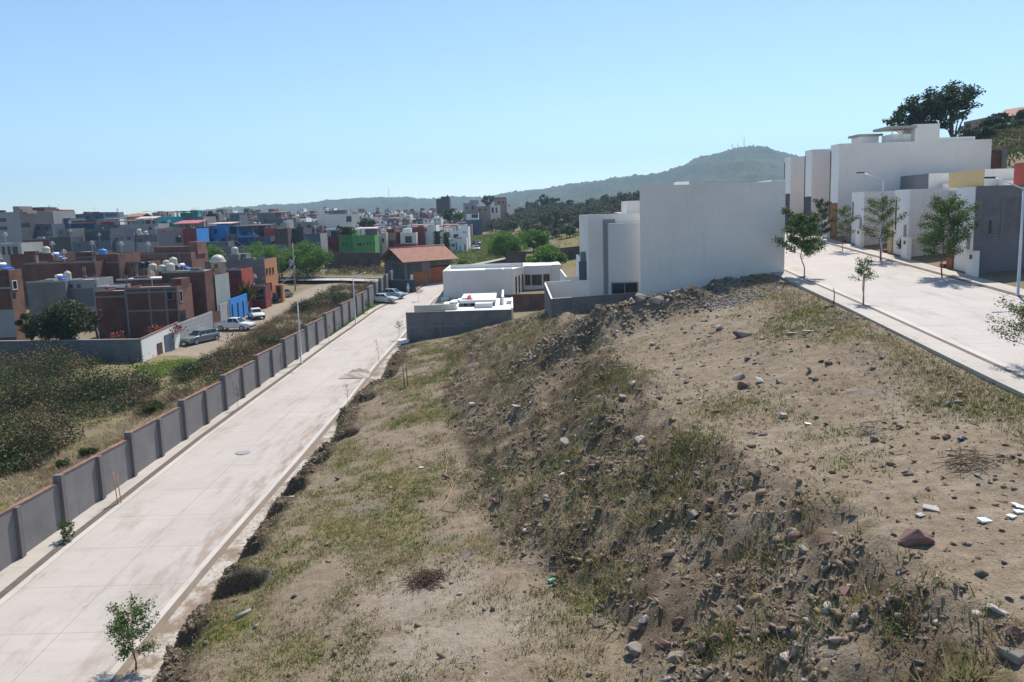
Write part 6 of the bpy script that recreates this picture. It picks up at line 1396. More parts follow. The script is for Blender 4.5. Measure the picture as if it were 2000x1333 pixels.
# agave-like yucca behind the old white car, spiky shrub by the plinth
def spiky(label, base, h, n, seed, mat, name, cat):
    random.seed(seed); global rng; rng = np.random.default_rng(seed); o = thing(name, label, cat, base); b = MB(); b.tube([(0, 0, -.1), (.05, 0, h * .35)], [.16, .13], 7); b.build('trunk', M['bark'], o)
    m_ = MB()
    for k in range(n):
        a = random.uniform(0, 6.28); e = random.uniform(.15, 1.35); L_ = h * random.uniform(.5, .75); d = Vector((math.cos(a) * math.cos(e), math.sin(a) * math.cos(e), math.sin(e))); s = Vector((-math.sin(a), math.cos(a), 0)) * .07 * h / 2.5
        p = Vector((0, 0, h * .33)); m1 = p + d * L_ * .5; t = p + d * L_ + Vector((0, 0, -.12 * L_ * math.cos(e)))
        m_.poly([p - s * .6, p + s * .6, m1 + s, m1 - s]); m_.poly([m1 - s, m1 + s, t])
    m_.build('leaves', M[mat], o); return o
p = hit(482, 612, 60, 200); spiky('large spiky agave beside the bright blue fence', p, 5.2, 170, 91, 'lf_weed', 'agave', 'plant')
p = on_upper(1742, 506); spiky('spiky dark green shrub beside the meter plinth, upper road', (33.3, 65.1, float(ZR(65))), 1.9, 120, 92, 'lf_weed', 'spiky_shrub', 'plant')
# red bougainvillea over the yard walls
for (px, py, D, r, n_, lb) in ((318, 640, 88.5, 1.9, 900, 'red bougainvillea spilling over the white gate wall'), (226, 652, 85.5, .9, 380, 'pink bougainvillea behind the grey block wall'), (342, 636, 89.6, .7, 260, 'red-flowered shrub at the corner of the panel wall')):
    x, _, z = aty(px, py, D); P = clumps([(x + random.uniform(-r, r), D + random.uniform(-.6, .6), z - .3 + random.uniform(-.3, .25)) for k in range(9)], [r * .45] * 9, n_ / 9 / (r * .45) ** 2, .7); P -= np.array([x, D, z])
    V, Fc = leaf_quads(P, .22, .3, .8); o = np_mesh('bougainvillea', V, Fc, [M['lf_red'], M['lf_dark']], mi=(rng.random(len(Fc)) < .45).astype(int)); o.location = (x, D, z); tag(o, lb, 'flowering shrub')

# ------------------------------------------------------------------ ground cover, rubble and litter of the vacant lot
rng = np.random.default_rng(11); random.seed(11)
def zones(x, y):
    z, zone, xk = base_H(x, y); lot = (zone >= 10) & (zone <= 14) & (y < 89)
    sl = np.clip(np.minimum(x - xk[:, 12] + 1.0, xk[:, 13] + .5 - x) / 1.4, 0, 1) * lot
    return lot, sl, xk
def scatter(n, x0, x1, y0, y1, dens):
    x = rng.uniform(x0, x1, n); y = y0 + (y1 - y0) * rng.random(n) ** 1.25; m = rng.random(n) < dens(x, y); return x[m], y[m]
bld_boxes = [(9.6, 58.4, 22, 92), (3.5, 72.5, 14, 92)]
def clear(x, y):
    m = np.ones(len(x), bool)
    for (a, b, c, d) in bld_boxes: m &= ~((x > a) & (x < c) & (y > b) & (y < d))
    return m
PB = [hit(835, 1150)[:2], hit(900, 1250)[:2]]
def bare(x, y): return 1 - np.clip(sum(1.1 * np.exp(-((x - a) / 2.3) ** 2 - ((y - b) / 1.6) ** 2) for a, b in PB) + .8 * np.exp(-((x + 2.2) / 1.2) ** 2 - ((y - 46) / 8) ** 2), 0, 1)
def d_grass(x, y):
    lot, sl, xk = zones(x, y); low = lot * (x < xk[:, 12]) * (1 - sl); up = lot * (x > xk[:, 13]) * (1 - sl)
    n = fbm(x * .35, y * .35, 81, 4); n2 = fbm(x * 1.3, y * 1.3, 83, 3)
    v = low * np.clip(.52 + n * 2.4 + n2 * 1.6, 0, 1) * bare(x, y) + sl * np.clip(.28 + n * 1.8 + n2, 0, 1) * .55 + up * (np.clip(.1 + n * 1.9 + n2 * 1.2, 0, 1) * .5 + .7 * np.exp(-((x - xk[:, 14] + 1.0) / 1.2) ** 2))
    for (a, b, s) in LUSH: v = v + lot * np.exp(-((x - a) ** 2 + ((y - b) * .7) ** 2) / s ** 2)
    v = v * (1 - .92 * np.exp(-((x - xk[:, 11] - .15) / .55) ** 2))
    for (sx_, sy_, a, rx, ry) in SCOOPS: v = v * (1 - np.exp(-((x - sx_) / (rx * 1.05)) ** 4 - ((y - sy_) / (ry * 1.05)) ** 4))
    return np.clip(v, 0, 1) * clear(x, y)
LUSH = [(*hit(1440, 800)[:2], 1.4), (*hit(1560, 610)[:2], 1.3), (*hit(1530, 650)[:2], 1.2), (*hit(1860, 770)[:2], 1.5), (*hit(1250, 735)[:2], .9), (*hit(1330, 890)[:2], 1.6), (*hit(1200, 740)[:2], 1.2)]
x, y = scatter(230000, -15, 20, 14, 88, d_grass); z = H(x, y)
lot, sl, xk = zones(x, y); hgt = np.where(sl > .4, .26, .13) * rng.uniform(.6, 1.5, len(x))
P = np.stack([x, y, z - .015], 1); k = 3
P3 = np.repeat(P, k, 0); P3[:, :2] += rng.normal(size=(len(P3), 2)) * .07; h3 = np.repeat(hgt, k)
V, Fc = blades(P3, h3, .026 + h3 * .06, .6); gnoise = np.repeat(fbm(x * .5, y * .5, 87, 3), k) + rng.normal(size=len(P3)) * .12
mi = np.where(gnoise > np.repeat(np.where(sl > .4, .10, .02), k), 0, 1); o = np_mesh('grass', V, Fc, [M['lf_green'], M['lf_straw2'] if 'lf_straw2' in M else leafmat('dry_lot_grass', (.27, .215, .10), (.40, .33, .19), (.20, .165, .075), .6, .8, .25)], mi=mi); tag(o, kind='stuff')
# taller weeds and scrub on the rubble slope
def d_weed(x, y):
    lot, sl, xk = zones(x, y); n = fbm(x * .55, y * .55, 101, 4); return np.clip(sl * np.clip(.22 + n * 3.0, 0, 1) + lot * np.exp(-((x - xk[:, 12]) / 1.1) ** 2) * np.clip(.1 + n * 2, 0, 1), 0, 1) * clear(x, y)
def weedmass(name, n, dens, mats, leafs, rr, per, up=.6, asp=.35, xr=(-8, 20), yr=(14, 86), mix=(.5, .3, .2), lift=.55):
    x, y = scatter(n, *xr, *yr, dens); z = H(x, y); r = rng.uniform(*rr, len(x)); mm = rng.choice(len(mats), len(x), p=mix)
    C = np.stack([x, y, z + r * lift], 1); Vs, Fs, Mi, off = [], [], [], 0
    for j in range(len(mats)):
        s = mm == j
        if not s.any(): continue
        P = clumps(C[s], r[s], per, .85, .15); V, Fc = leaf_quads(P, leafs, up, asp); Vs.append(V); Fs.append(Fc + off); off += len(V); Mi.append(np.full(len(Fc), j))
    o = np_mesh(name, np.concatenate(Vs), np.concatenate(Fs), mats, mi=np.concatenate(Mi)); tag(o, kind='stuff'); return o
weedmass('weeds', 5200, d_weed, [M['lf_weed'], M['lf_dry'], M['lf_green'], M['lf_dark']], .09, (.14, .50), 620, mix=(.38, .28, .14, .20))
weedmass('slope_bushes', 520, d_weed, [M['lf_weed'], M['lf_dark'], M['lf_olive'], M['lf_dry']], .11, (.28, .62), 420, mix=(.38, .26, .18, .18), lift=.5)
def d_bank(x, y):
    z_, zone_, xk = base_H(x, y); return np.exp(-((x - xk[:, 11] - .3) / .8) ** 2) * np.clip(.35 + fbm(x * .7, y * .7, 107, 3) * 2.5, 0, 1)
weedmass('bank_weeds', 420, d_bank, [M['lf_dry'], M['lf_weed']], .08, (.10, .26), 700, xr=(-15, -10), yr=(20, 86), mix=(.65, .35), lift=.2)
def d_mid(x, y):
    lot, sl, xk = zones(x, y); return lot * (y > 58) * np.clip(.35 + fbm(x * .4, y * .4, 111, 3) * 2.2, 0, 1) * clear(x, y) + sl * (y > 38) * np.clip(fbm(x * .25, y * .25, 112, 3) * 2.4, 0, 1)
weedmass('dry_brush', 700, d_mid, [M['lf_dry'], M['lf_straw'], M['lf_weed']], .13, (.15, .42), 420, mix=(.5, .25, .25), yr=(36, 86), xr=(-12, 10))
# loose stones and clods
def hull_rock(n, sd):
    r_ = random.Random(sd); bm = bmesh.new()
    for _ in range(n):
        v = Vector((r_.gauss(0, 1), r_.gauss(0, 1), r_.gauss(0, 1))).normalized() * r_.uniform(.75, 1.0); bm.verts.new((v.x, v.y * r_.uniform(.7, 1), v.z * .85))
    bmesh.ops.convex_hull(bm, input=bm.verts); bmesh.ops.delete(bm, geom=[v for v in bm.verts if not v.link_faces], context='VERTS'); bm.verts.index_update(); bm.verts.ensure_lookup_table()
    V = np.array([tuple(v.co) for v in bm.verts]); Fq = np.array([[v.index for v in f.verts] for f in bm.faces if len(f.verts) == 3]); bm.free(); return V, Fq
ROCKS = [hull_rock(9 + k % 4, 500 + k) for k in range(12)]
def stones(name, x, y, r, mats, mi, sink=.28):
    n = len(x); pick = rng.integers(0, len(ROCKS), n); Vs, Fs, Mi, off = [], [], [], 0; hz_ = H(x, y)
    for k, (RV, RF) in enumerate(ROCKS):
        s = pick == k; m_ = int(s.sum())
        if not m_: continue
        V = RV[None] * np.stack([rng.uniform(.75, 1.4, m_), rng.uniform(.65, 1.15, m_), rng.uniform(.5, .95, m_)], 1)[:, None, :] * r[s][:, None, None]
        a = rng.uniform(0, 6.28, m_); c, sn = np.cos(a)[:, None], np.sin(a)[:, None]; X = V[:, :, 0] * c - V[:, :, 1] * sn; Y = V[:, :, 0] * sn + V[:, :, 1] * c; Z = V[:, :, 2] + X * (rng.normal(size=m_)[:, None] * .4)
        W = np.stack([X + x[s][:, None], Y + y[s][:, None], Z + (hz_[s] + r[s] * (.5 - sink))[:, None]], 2).reshape(-1, 3)
        Vs.append(W); Fs.append((RF[None] + (np.arange(m_) * len(RV))[:, None, None]).reshape(-1, 3) + off); off += len(W); Mi.append(np.repeat(mi[s], len(RF)))
    o = np_mesh(name, np.concatenate(Vs), np.concatenate(Fs), mats, mi=np.concatenate(Mi)); tag(o, kind='stuff'); return o
def d_rub(x, y):
    lot, sl, xk = zones(x, y); n = fbm(x * .45, y * .45, 121, 4); m = 0
    for (mx, my, a_, sx, sy) in MOUNDS[:6]: m = m + np.exp(-((x - mx) / sx) ** 2 - ((y - my) / sy) ** 2)
    up = lot * (x > xk[:, 13]) * (1 - sl)
    return np.clip(sl * np.clip(.40 + n * 2.6, .05, 1) + lot * m * .9 + lot * .03 + up * .05 + lot * np.exp(-((x - xk[:, 11]) / .7) ** 2) * .35, 0, 1) * clear(x, y)
x, y = scatter(90000, -15, 20, 15, 88, d_rub); r = .028 + .095 * rng.random(len(x)) ** 2.6 + .2 * rng.random(len(x)) ** 14
RM = [M['rock'], M['rockp'], M['rockd'], M['rockr'], plaster('dry_clod', (.22, .165, .112), .3, stain=0, sc=3)]
stones('rubble', x, y, r, RM, rng.choice(5, len(x), p=[.16, .10, .14, .12, .48]))
x, y = scatter(900, 12, 19.5, 53, 58.6, lambda x, y: clear(x, y) * .9); x2, y2 = hit(1440, 590)[:2]
stones('gravel_spill', np.concatenate([x, rng.normal(x2, 1.1, 500)]), np.concatenate([y, rng.normal(y2, .5, 500)]), rng.uniform(.03, .12, len(x) + 500), [M['rock'], M['rockp'], plaster('bluish_rubble', (.20, .22, .25), .25, stain=0, sc=3)], rng.choice(3, len(x) + 500, p=[.35, .25, .4]))
x, y = scatter(16000, -9, 18, 16, 62, lambda x, y: d_rub(x, y) * .9); stones('clods', x, y, .07 + .2 * rng.random(len(x)) ** 2.2, [M['rockd'], plaster('dry_clod', (.22, .165, .112), .3), plaster('dark_clod', (.165, .12, .08), .3, stain=0, sc=3)], rng.choice(3, len(x), p=[.15, .5, .35]), .62)
def d_cut(x, y):
    z_, zone_, xk = base_H(x, y); v = np.exp(-((x - xk[:, 11] - .05) / .65) ** 2)
    for (sx_, sy_, a, rx, ry) in SCOOPS: v = np.maximum(v, .35 * np.exp(-((x - sx_) / (rx * 1.1)) ** 4 - ((y - sy_) / (ry * 1.1)) ** 4))
    return v * (x > xk[:, 10] - .5)
x, y = scatter(24000, -16, -9.5, 18, 88, d_cut); stones('bank_clods', x, y, .04 + .17 * rng.random(len(x)) ** 2.5, [plaster('dark_clod', (.165, .12, .08), .3), plaster('shadow_brown_earth', (.15, .105, .07), .3, stain=0, sc=2)], rng.choice(2, len(x), p=[.5, .5]), .5)  # brown earth clods, the scoops' shadow darkened into their colour
def d_ridge(x, y):
    m = 0
    for (mx, my, a_, sx, sy) in MOUNDS[1:5]: m = np.maximum(m, np.exp(-((x - mx) / (sx * 1.1)) ** 2 - ((y - my) / (sy * 1.2)) ** 2))
    return m * clear(x, y)
x, y = scatter(6500, -1, 15, 51, 59, d_ridge); stones('ridge_rubble', x, y, .05 + .26 * rng.random(len(x)) ** 5, RM, rng.choice(5, len(x), p=[.15, .17, .06, .12, .50]), .42)
gx_, gy_, _ = hit(1650, 622); stones('gravel_patch', rng.normal(gx_, 1.3, 900), rng.normal(gy_, 1.0, 900), rng.uniform(.02, .06, 900), [M['rock'], plaster('bluish_rubble', (.20, .22, .25), .25)], rng.choice(2, 900), .3)
# boulders that stand out, one object each
def boulder(label, px, py, wpx, mat, group='boulders of the rubble slope', flat_=1.0, name='boulder', cat='boulder'):
    x, y, z = hit(px, py + wpx * .25); dist = math.sqrt(x * x + y * y + z * z); r = wpx / 2 / F * dist * .98
    bm = bmesh.new()
    for _ in range(13):
        v = Vector((random.gauss(0, 1), random.gauss(0, 1), random.gauss(0, 1))).normalized() * random.uniform(.8, 1.05); bm.verts.new((v.x * r * 1.1, v.y * r * .9, v.z * r * .85 * flat_))
    bmesh.ops.convex_hull(bm, input=bm.verts); bmesh.ops.delete(bm, geom=[v for v in bm.verts if not v.link_faces], context='VERTS')
    bmesh.ops.bevel(bm, geom=list(bm.edges), offset=r * .035, segments=1, affect='EDGES')
    bmesh.ops.triangulate(bm, faces=list(bm.faces)); bmesh.ops.subdivide_edges(bm, edges=list(bm.edges), cuts=1, use_grid_fill=True)
    for v in bm.verts: v.co *= 1 + random.uniform(-.025, .025)
    me = bpy.data.meshes.new(name); bm.to_mesh(me); bm.free(); me.materials.append(M[mat]); o = bpy.data.objects.new(name, me); COL.objects.link(o)
    o.location = (x, y, z + r * .12 * flat_); o.rotation_euler = (random.uniform(-.25, .25), random.uniform(-.25, .25), random.uniform(0, 6)); tag(o, label, cat, group); return o
BO = [('pale flat-topped boulder at the head of the rubble slope, middle', 1250, 858, 40, 'rockp', 1), ('dark square-faced boulder near the foot of the blank white wall', 1450, 648, 40, 'rockd', 1), ('upright dark grey stone right of the slope crest', 1478, 926, 24, 'rockd', 1.3),
      ('largest reddish boulder lying alone on the right of the lot', 1792, 1046, 62, 'rockr', .9), ('pale rounded stone on the upper terrace edge, alone', 1238, 747, 26, 'rockp', 1), ('brown upright boulder in the stone group on the upper terrace', 1452, 752, 26, 'rockr', 1.3), ('grey boulder leaning behind the brown upright one', 1443, 735, 28, 'rock', 1.1),
      ('flat brown stone behind the stone group on the upper terrace', 1463, 695, 26, 'rockd', .6), ('pale broad stone right of the stone group', 1522, 743, 20, 'rock', .9), ('pale cracked stone in the stone group', 1480, 740, 30, 'rockp', .8), ('pale boulder below the dark hollow of the slope', 1103, 862, 26, 'rockp', 1), ('dark boulder at the slope crest left of the pale one', 1215, 775, 22, 'rock', 1),
      ('pale boulder on the rubble ridge below the block yard wall', 1281, 584, 30, 'rockp', .9), ('grey boulder left of the pale one on the rubble ridge', 1251, 577, 34, 'rock', .9), ('small rounded stone right of the pale ridge boulder', 1304, 587, 13, 'rockp', 1), ('tan stone at the left end of the ridge boulders', 1220, 581, 18, 'rock', 1),
      ('upright pale block in the rubble bank below the ridge', 1153, 627, 12, 'rockp', 1.4), ('small dark stone alone on the gravelly upper terrace', 1593, 740, 14, 'rockd', 1), ('small round pale stone alone on the dry grass, right', 1691, 938, 12, 'rockp', 1), ('pinkish stone beside the dark square-faced boulder', 1392, 646, 18, 'rockr', 1), ('pale stone left of the dark square-faced boulder', 1406, 638, 18, 'rockp', 1),
      ('angular grey boulder low on the rubble slope, centre', 1350, 1005, 30, 'rock', 1), ('bluish slab stone in the shrubs low on the slope', 1572, 1069, 30, 'rock', .7), ('reddish boulder among the grass below the largest one', 1652, 1153, 32, 'rockr', .9), ('pale pointed stone in the cluster at the foot of the slope', 1258, 1211, 26, 'rockp', 1.2), ('grey stone at the left of the slope-foot cluster', 1172, 1188, 26, 'rock', 1),
      ('dark flat stone below the grey one at the slope foot', 1171, 1219, 28, 'rockd', .7), ('upper pink stone of the slope-foot pair', 1325, 1214, 24, 'rockr', 1), ('lower pink stone of the slope-foot pair', 1341, 1228, 22, 'rockr', .9), ('broad reddish boulder right of the slope-foot pair', 1398, 1248, 44, 'rockr', .9), ('large grey-brown boulder at the bottom of the slope, left', 1241, 1267, 44, 'rock', .9),
      ('brown faceted boulder at the bottom of the slope, second', 1297, 1257, 34, 'rockr', 1), ('tan rounded boulder at the bottom of the slope, lowest', 1316, 1283, 46, 'rock', .9), ('pale angular boulder at the bottom edge, right of centre', 1535, 1283, 32, 'rockp', 1), ('grey boulder above the pale angular one at the bottom edge', 1553, 1262, 34, 'rock', .9), ('long leaning grey stone beside the tall green weed', 1634, 1250, 34, 'rock', .8),
      ('big tan boulder in the lower right corner', 1982, 1285, 52, 'rock', 1), ('brown boulder above the big one in the lower right corner', 1985, 1240, 38, 'rockr', 1), ('pale slab stone on the edge of the hollow, lower right', 1948, 1188, 34, 'rockp', .6), ('dark small stone right of the pale slab, lower right', 1970, 1172, 16, 'rockd', 1), ('grey stone in the grass at the far right of the lot', 1924, 767, 18, 'rock', 1), ('pale stone left of the grey one at the far right', 1873, 785, 16, 'rockp', .8),
      ('round grey stone in the lower slope grass, left', 1045, 972, 16, 'rock', 1), ('whitish stone in the slope grass below the round grey one', 1026, 1038, 14, 'rockp', 1), ('dark clod beside the green bottle', 1080, 1143, 18, 'rockd', 1), ('dark rounded stone on the lower terrace near the pole stakes', 849, 734, 10, 'rockr', 1), ('dark clod low on the lower terrace', 574, 1164, 14, 'rockd', 1)]
for (lb, px, py, wp, mt, fl) in BO: boulder(lb, px, py, wp, mt, flat_=fl)
# piles of cut branches
def brush(label, px, py, rx, ry, n, mats, seed, hgt=.35):
    random.seed(seed); x, y, z = hit(px, py); o = thing('brush_pile', label, 'brush pile', (x, y, z)); b = MB()
    for k in range(n):
        cx, cy = random.gauss(0, rx * .38), random.gauss(0, ry * .38); a = random.uniform(0, 6.28); L_ = random.uniform(.35, 1.0) * rx; q = max(0, 1 - (cx / rx) ** 2 - (cy / ry) ** 2)
        g0 = Hs(x + cx, y + cy) - z; p = Vector((cx, cy, g0 + .03 + random.random() * hgt * q)); d = Vector((math.cos(a) * L_, math.sin(a) * L_ * .7, random.uniform(-.12, .2))) * .5
        b.tube([p - d, p + Vector((random.uniform(-.05, .05), random.uniform(-.05, .05), random.uniform(0, .08))), p + d], [.011, .013, .006], 4, random.randrange(len(mats)), cap=False)
    b.build('branches', [M[m] for m in mats], o); return o
brush('round heap of brown cut branches on the bare patch, lower terrace', 834, 1138, .95, .75, 230, ['twig', 'twig', 'bark', 'barkr'], 201, .32)
brush('spread of dark branches on the right of the upper terrace', 1893, 910, 1.1, .8, 46, ['bark', 'bark', 'twig'], 202, .3)
brush('small heap of bleached sticks and dry stems, upper terrace', 1694, 846, .75, .8, 60, ['twigp', 'twigp', 'twig'], 203, .4)
x, y, z = hit(1700, 858)
# stakes, cable, pipe and litter
x, y, z = hit(790, 757)
o = thing('survey_stakes', 'pair of grey wooden stakes standing on the lower terrace', 'stakes', (x, y, z)); 
for k in range(2):
    b = MB(); b.tube([(k * .28, k * .1, -.2), (k * .28 - .06, k * .1, 2.1 - .15 * k)], .045, 6); b.build('stake', M['timber'], o)
for (px, py, h, lb) in ((1628, 596, 1.0, 'short wooden stick beside the pavement of the upper road'), (738, 1232 - 0, .0, None)):
    if lb: x, y, z = hit(px, py); o = thing('stick', lb, 'stick', (x, y, z)); b = MB(); b.tube([(0, 0, -.1), (.04, 0, h * .6), (-.02, 0, h)], [.035, .03, .025], 6); b.build('shaft', M['bark'], o)
for (px, py, n_) in ((230, 984, 2),):
    x, y, z = on_lower(px, py); o = thing('planting_stakes', 'pair of tall yellowish stakes in the left planting strip, lower road', 'stakes', (x, y, z))
    for k in range(n_): b = MB(); b.tube([(k * .16, k * .12, -.1), (k * .16 - .1, k * .12, 2.0 - .25 * k)], .028, 6); b.build('stake', M['stake'], o)
pts = [(850, 848), (868, 872), (874, 905), (870, 930), (884, 955), (872, 985), (858, 998), (900, 1004)]
b = MB(); q = [hit(a, c) for a, c in pts]; fine = []
for (p1, p2) in zip(q[:-1], q[1:]):
    for f in np.linspace(0, 1, 7)[:-1]: xx_, yy_ = p1[0] + (p2[0] - p1[0]) * f, p1[1] + (p2[1] - p1[1]) * f; fine.append((xx_ - q[0][0], yy_ - q[0][1], Hs(xx_, yy_) + .04 - q[0][2]))
b.tube(fine, .022, 5); o = b.build('hose', flat('tan_hose', (.42, .27, .16), .6)); o.location = q[0]; tag(o, 'thin tan hose winding down the lower terrace', 'hose')
def litter(label, px, py, w_, d_, h_, mat, cat, name, rz=0.0, tilt=.2):
    x, y, z = hit(px, py); b = MB(); b.prism([(-w_ / 2, -d_ / 2), (w_ / 2, -d_ * .4), (w_ * .4, d_ / 2), (-w_ * .45, d_ * .45)], 0, h_); o = b.build(name, M[mat]); o.location = (x, y, z + .02); o.rotation_euler = (tilt * .6, tilt, rz); tag(o, label, cat)
litter('white tile in the broken tile group, top one', 1984, 988, .26, .2, .03, 'tile', 'tile', 'broken_tile', .3); litter('white tile in the broken tile group, second one', 1992, 996, .26, .2, .03, 'tile', 'tile', 'broken_tile', -.2); litter('white tile in the broken tile group, front pair left', 1975, 1012, .26, .2, .04, 'tile', 'tile', 'broken_tile', .5, .1); litter('white tile in the broken tile group, front pair right', 1989, 1006, .26, .2, .04, 'tile', 'tile', 'broken_tile', .1, .1)
litter('round white shard left of the broken tile group', 1922, 1023, .34, .26, .05, 'tile', 'shard', 'white_shard', .2, .1); litter('pale grey shard above the largest reddish boulder, right', 1818, 1000, .44, .28, .04, 'rockp', 'shard', 'pale_shard', -.5, .15); litter('pale grey shard above the largest reddish boulder, left', 1797, 1012, .26, .2, .04, 'rockp', 'shard', 'pale_shard', .4, .1)
litter('white plastic scrap beside the small weed patch, upper terrace', 1595, 818, .34, .2, .05, 'tile', 'scrap', 'plastic_scrap', .7, .4); litter('flat white scrap below the other one, upper terrace', 1578, 830, .3, .2, .03, 'tile', 'scrap', 'plastic_scrap', .2, .2)
litter('white rag lump near the tall green weed, upper terrace', 1530, 818, .3, .25, .16, 'rockp', 'rag', 'white_rag', .1, .1); litter('long pale plank among the stones near the gravel', 1552, 575 + 78, 1.1, .2, .06, 'rockp', 'plank', 'plank', .35, .1); litter('second pale plank right of the first', 1582, 650, 1.0, .2, .06, 'rockp', 'plank', 'plank', .2, .12)
litter('white rag at the foot of the slope weeds, left', 922, 793, .42, .3, .15, 'tile', 'rag', 'white_rag', .4, .1); litter('long pale slab on the slope below the dry grass', 1012, 798, 1.0, .4, .08, 'rockp', 'slab', 'pale_slab', .7, .25); litter('white flake on the lower terrace near the hose', 823, 916, .3, .16, .03, 'tile', 'scrap', 'plastic_scrap', .3, .1)
x, y, z = hit(1877, 864); b = MB(); b.tube([(-.09, 0, .06), (.09, .02, .06)], .06, 12); o = b.build('can', flat('blue_can', (.01, .03, .22), .4)); o.location = (x, y, z); tag(o, 'small dark blue can lying on the upper terrace', 'can')
x, y, z = hit(1071, 1141); b = MB(); b.lathe([(.07, 0), (.08, .02), (.08, .22), (.03, .3), (.03, .34)], n=12); o = b.build('bottle', flat('pale_green_plastic', (.25, .55, .38), .15)); o.location = (x, y, z + .07); o.rotation_euler = (0, 1.45, .5); tag(o, 'pale green plastic bottle at the foot of the slope', 'bottle')
x, y, z = hit(470, 1203); b = MB(); b.tube([(-.1, -.25, .06), (.35, .2, .12)], [.08, .08], 12); o = b.build('drain_pipe', M['lgrey']); o.location = (x, y, z); tag(o, 'grey drain pipe stub sticking out of the bank', 'pipe')
x, y, z = hit(1935, 725); b = MB(); b.tube([(-.9, .9, .05), (-.3, .35, .16), (.4, -.3, .1)], [.03, .04, .03], 5); b.tube([(-.3, .35, .14), (-.25, -.2, .03), (-.8, -.6, .05)], [.03, .025, .015], 5); o = b.build('branch', M['bark']); o.location = (x, y, z); tag(o, 'fallen dark branch beside the edge of the upper pavement', 'branch')

# ------------------------------------------------------------------ undergrowth left of the boundary wall
rng = np.random.default_rng(21)
def d_thick(x, y):
    xw = XW(y); n = fbm(x * .11, y * .11, 131, 4); edge = np.where(y < 62, 4.4, 1.0)
    v = np.clip(.72 + n * 2.6, 0, 1) * (x < xw - edge - fbm(y * .3, x * .1, 133, 2) * 2.2)
    v *= ~((x > -43) & (y > 70)) | (x > -33.0)
    v *= ~((x > -39.5) & (x < -32.6 - (y > 110) * 1.0) & (y > 74))
    v = np.where((y > 84) & (x < -39), 0, v); v = np.where((y > 80.2) & (x < -37), 0, v)
    v = np.where((x > -33) & (y > 62), v * np.clip(.5 + fbm(x * .3, y * .15, 137, 3) * 3, 0, 1), v)
    return v * (y < 148)
weedmass('shrub_thicket', 9500, d_thick, [M['lf_dark'], M['lf_dry'], M['lf_olive']], .17, (.35, .75), 190, .4, .55, (-72, -27), (28, 86), (.56, .14, .30), .75)
weedmass('tall_shrubs', 2400, lambda x, y: d_thick(x, y) * np.clip(.35 + fbm(x * .16, y * .16, 181, 3) * 4, 0, 1), [M['lf_dark'], M['lf_olive'], M['lf_dry']], .18, (.9, 2.1), 140, .4, .55, (-72, -29), (30, 84), (.52, .36, .12), .8)
weedmass('roadside_brush', 2600, d_thick, [M['lf_dark'], M['lf_dry'], M['lf_olive']], .17, (.3, .75), 190, .4, .5, (-34, -22), (60, 148), (.36, .42, .22), .7)
def d_dry(x, y):
    xw = XW(y); n = fbm(x * .2, y * .2, 141, 3); a = np.exp(-((x - (xw - 2.4)) / 1.9) ** 4) * (y < 66) * np.clip(.75 + n * 2, 0, 1) * (x < xw - .7); c = (x > -33.5) & (x < xw - .6) & (y > 58) & (y < 145)
    return np.clip(a + c * np.clip(.30 + n * 3, 0, 1), 0, 1)
x, y = scatter(26000, -36, -23, 26, 146, d_dry); P = np.stack([x, y, H(x, y) - .02], 1); P3 = np.repeat(P, 6, 0); P3[:, :2] += rng.normal(size=(len(P3), 2)) * .16
V, Fc = blades(P3, np.repeat(np.where(y < 62, .34, .75), 6), .05, .65); o = np_mesh('dry_grass', V, Fc, [M['lf_straw'], M['lf_dry']], mi=(np.repeat(y, 6) > 62 + rng.normal(size=len(P3)) * 6).astype(int)); tag(o, kind='stuff')
def d_field(x, y): return (x > -52) & (x < -17) & (y > 160 + (x + 17) * -.08) & (y < 171) & (x < -24 + (y - 158) * .3)
weedmass('field_brush', 1100, lambda x, y: d_field(x, y) * np.clip(.7 + fbm(x * .15, y * .15, 151, 3) * 2, 0, 1), [M['lf_dry'], M['lf_weed'], M['lf_dark']], .3, (.5, 1.1), 34, .4, .5, (-58, -17), (157, 172), (.5, .3, .2), .6)
def lawnpts(n):
    y = rng.uniform(96, 126, n); xa_ = np.where(y < 119, XW(y) + .1, -22.2); x = xa_ + rng.uniform(0, 1, n) * (LK(y) - 1.25 - xa_)
    k = np.ones(n, bool)
    for yy_ in (108.5, 113.5, 118.5, 123.0): k &= np.abs(y - yy_) > .3
    return x[k], y[k]
x, y = lawnpts(9000); P = np.stack([x, y, ZL(y) + .05], 1); V, Fc = blades(P, .14, .06, .5); o = np_mesh('lawn_grass', V, Fc, M['lf_lime']); tag(o, kind='stuff')
x, y = scatter(9000, -40, -29, 66, 84, lambda x, y: np.clip(1.6 - ((x + 35.2) / 2.8) ** 2 - ((y - 77) / 4.6) ** 2 + fbm(x * .6, y * .6, 161, 3) * 2, 0, 1)); P = np.stack([x, y, H(x, y)], 1); V, Fc = blades(np.repeat(P, 3, 0) + rng.normal(size=(3 * len(P), 3)) * [.1, .1, 0], .16, .06, .5); o = np_mesh('verge_grass', V, Fc, M['lf_lime']); tag(o, kind='stuff')
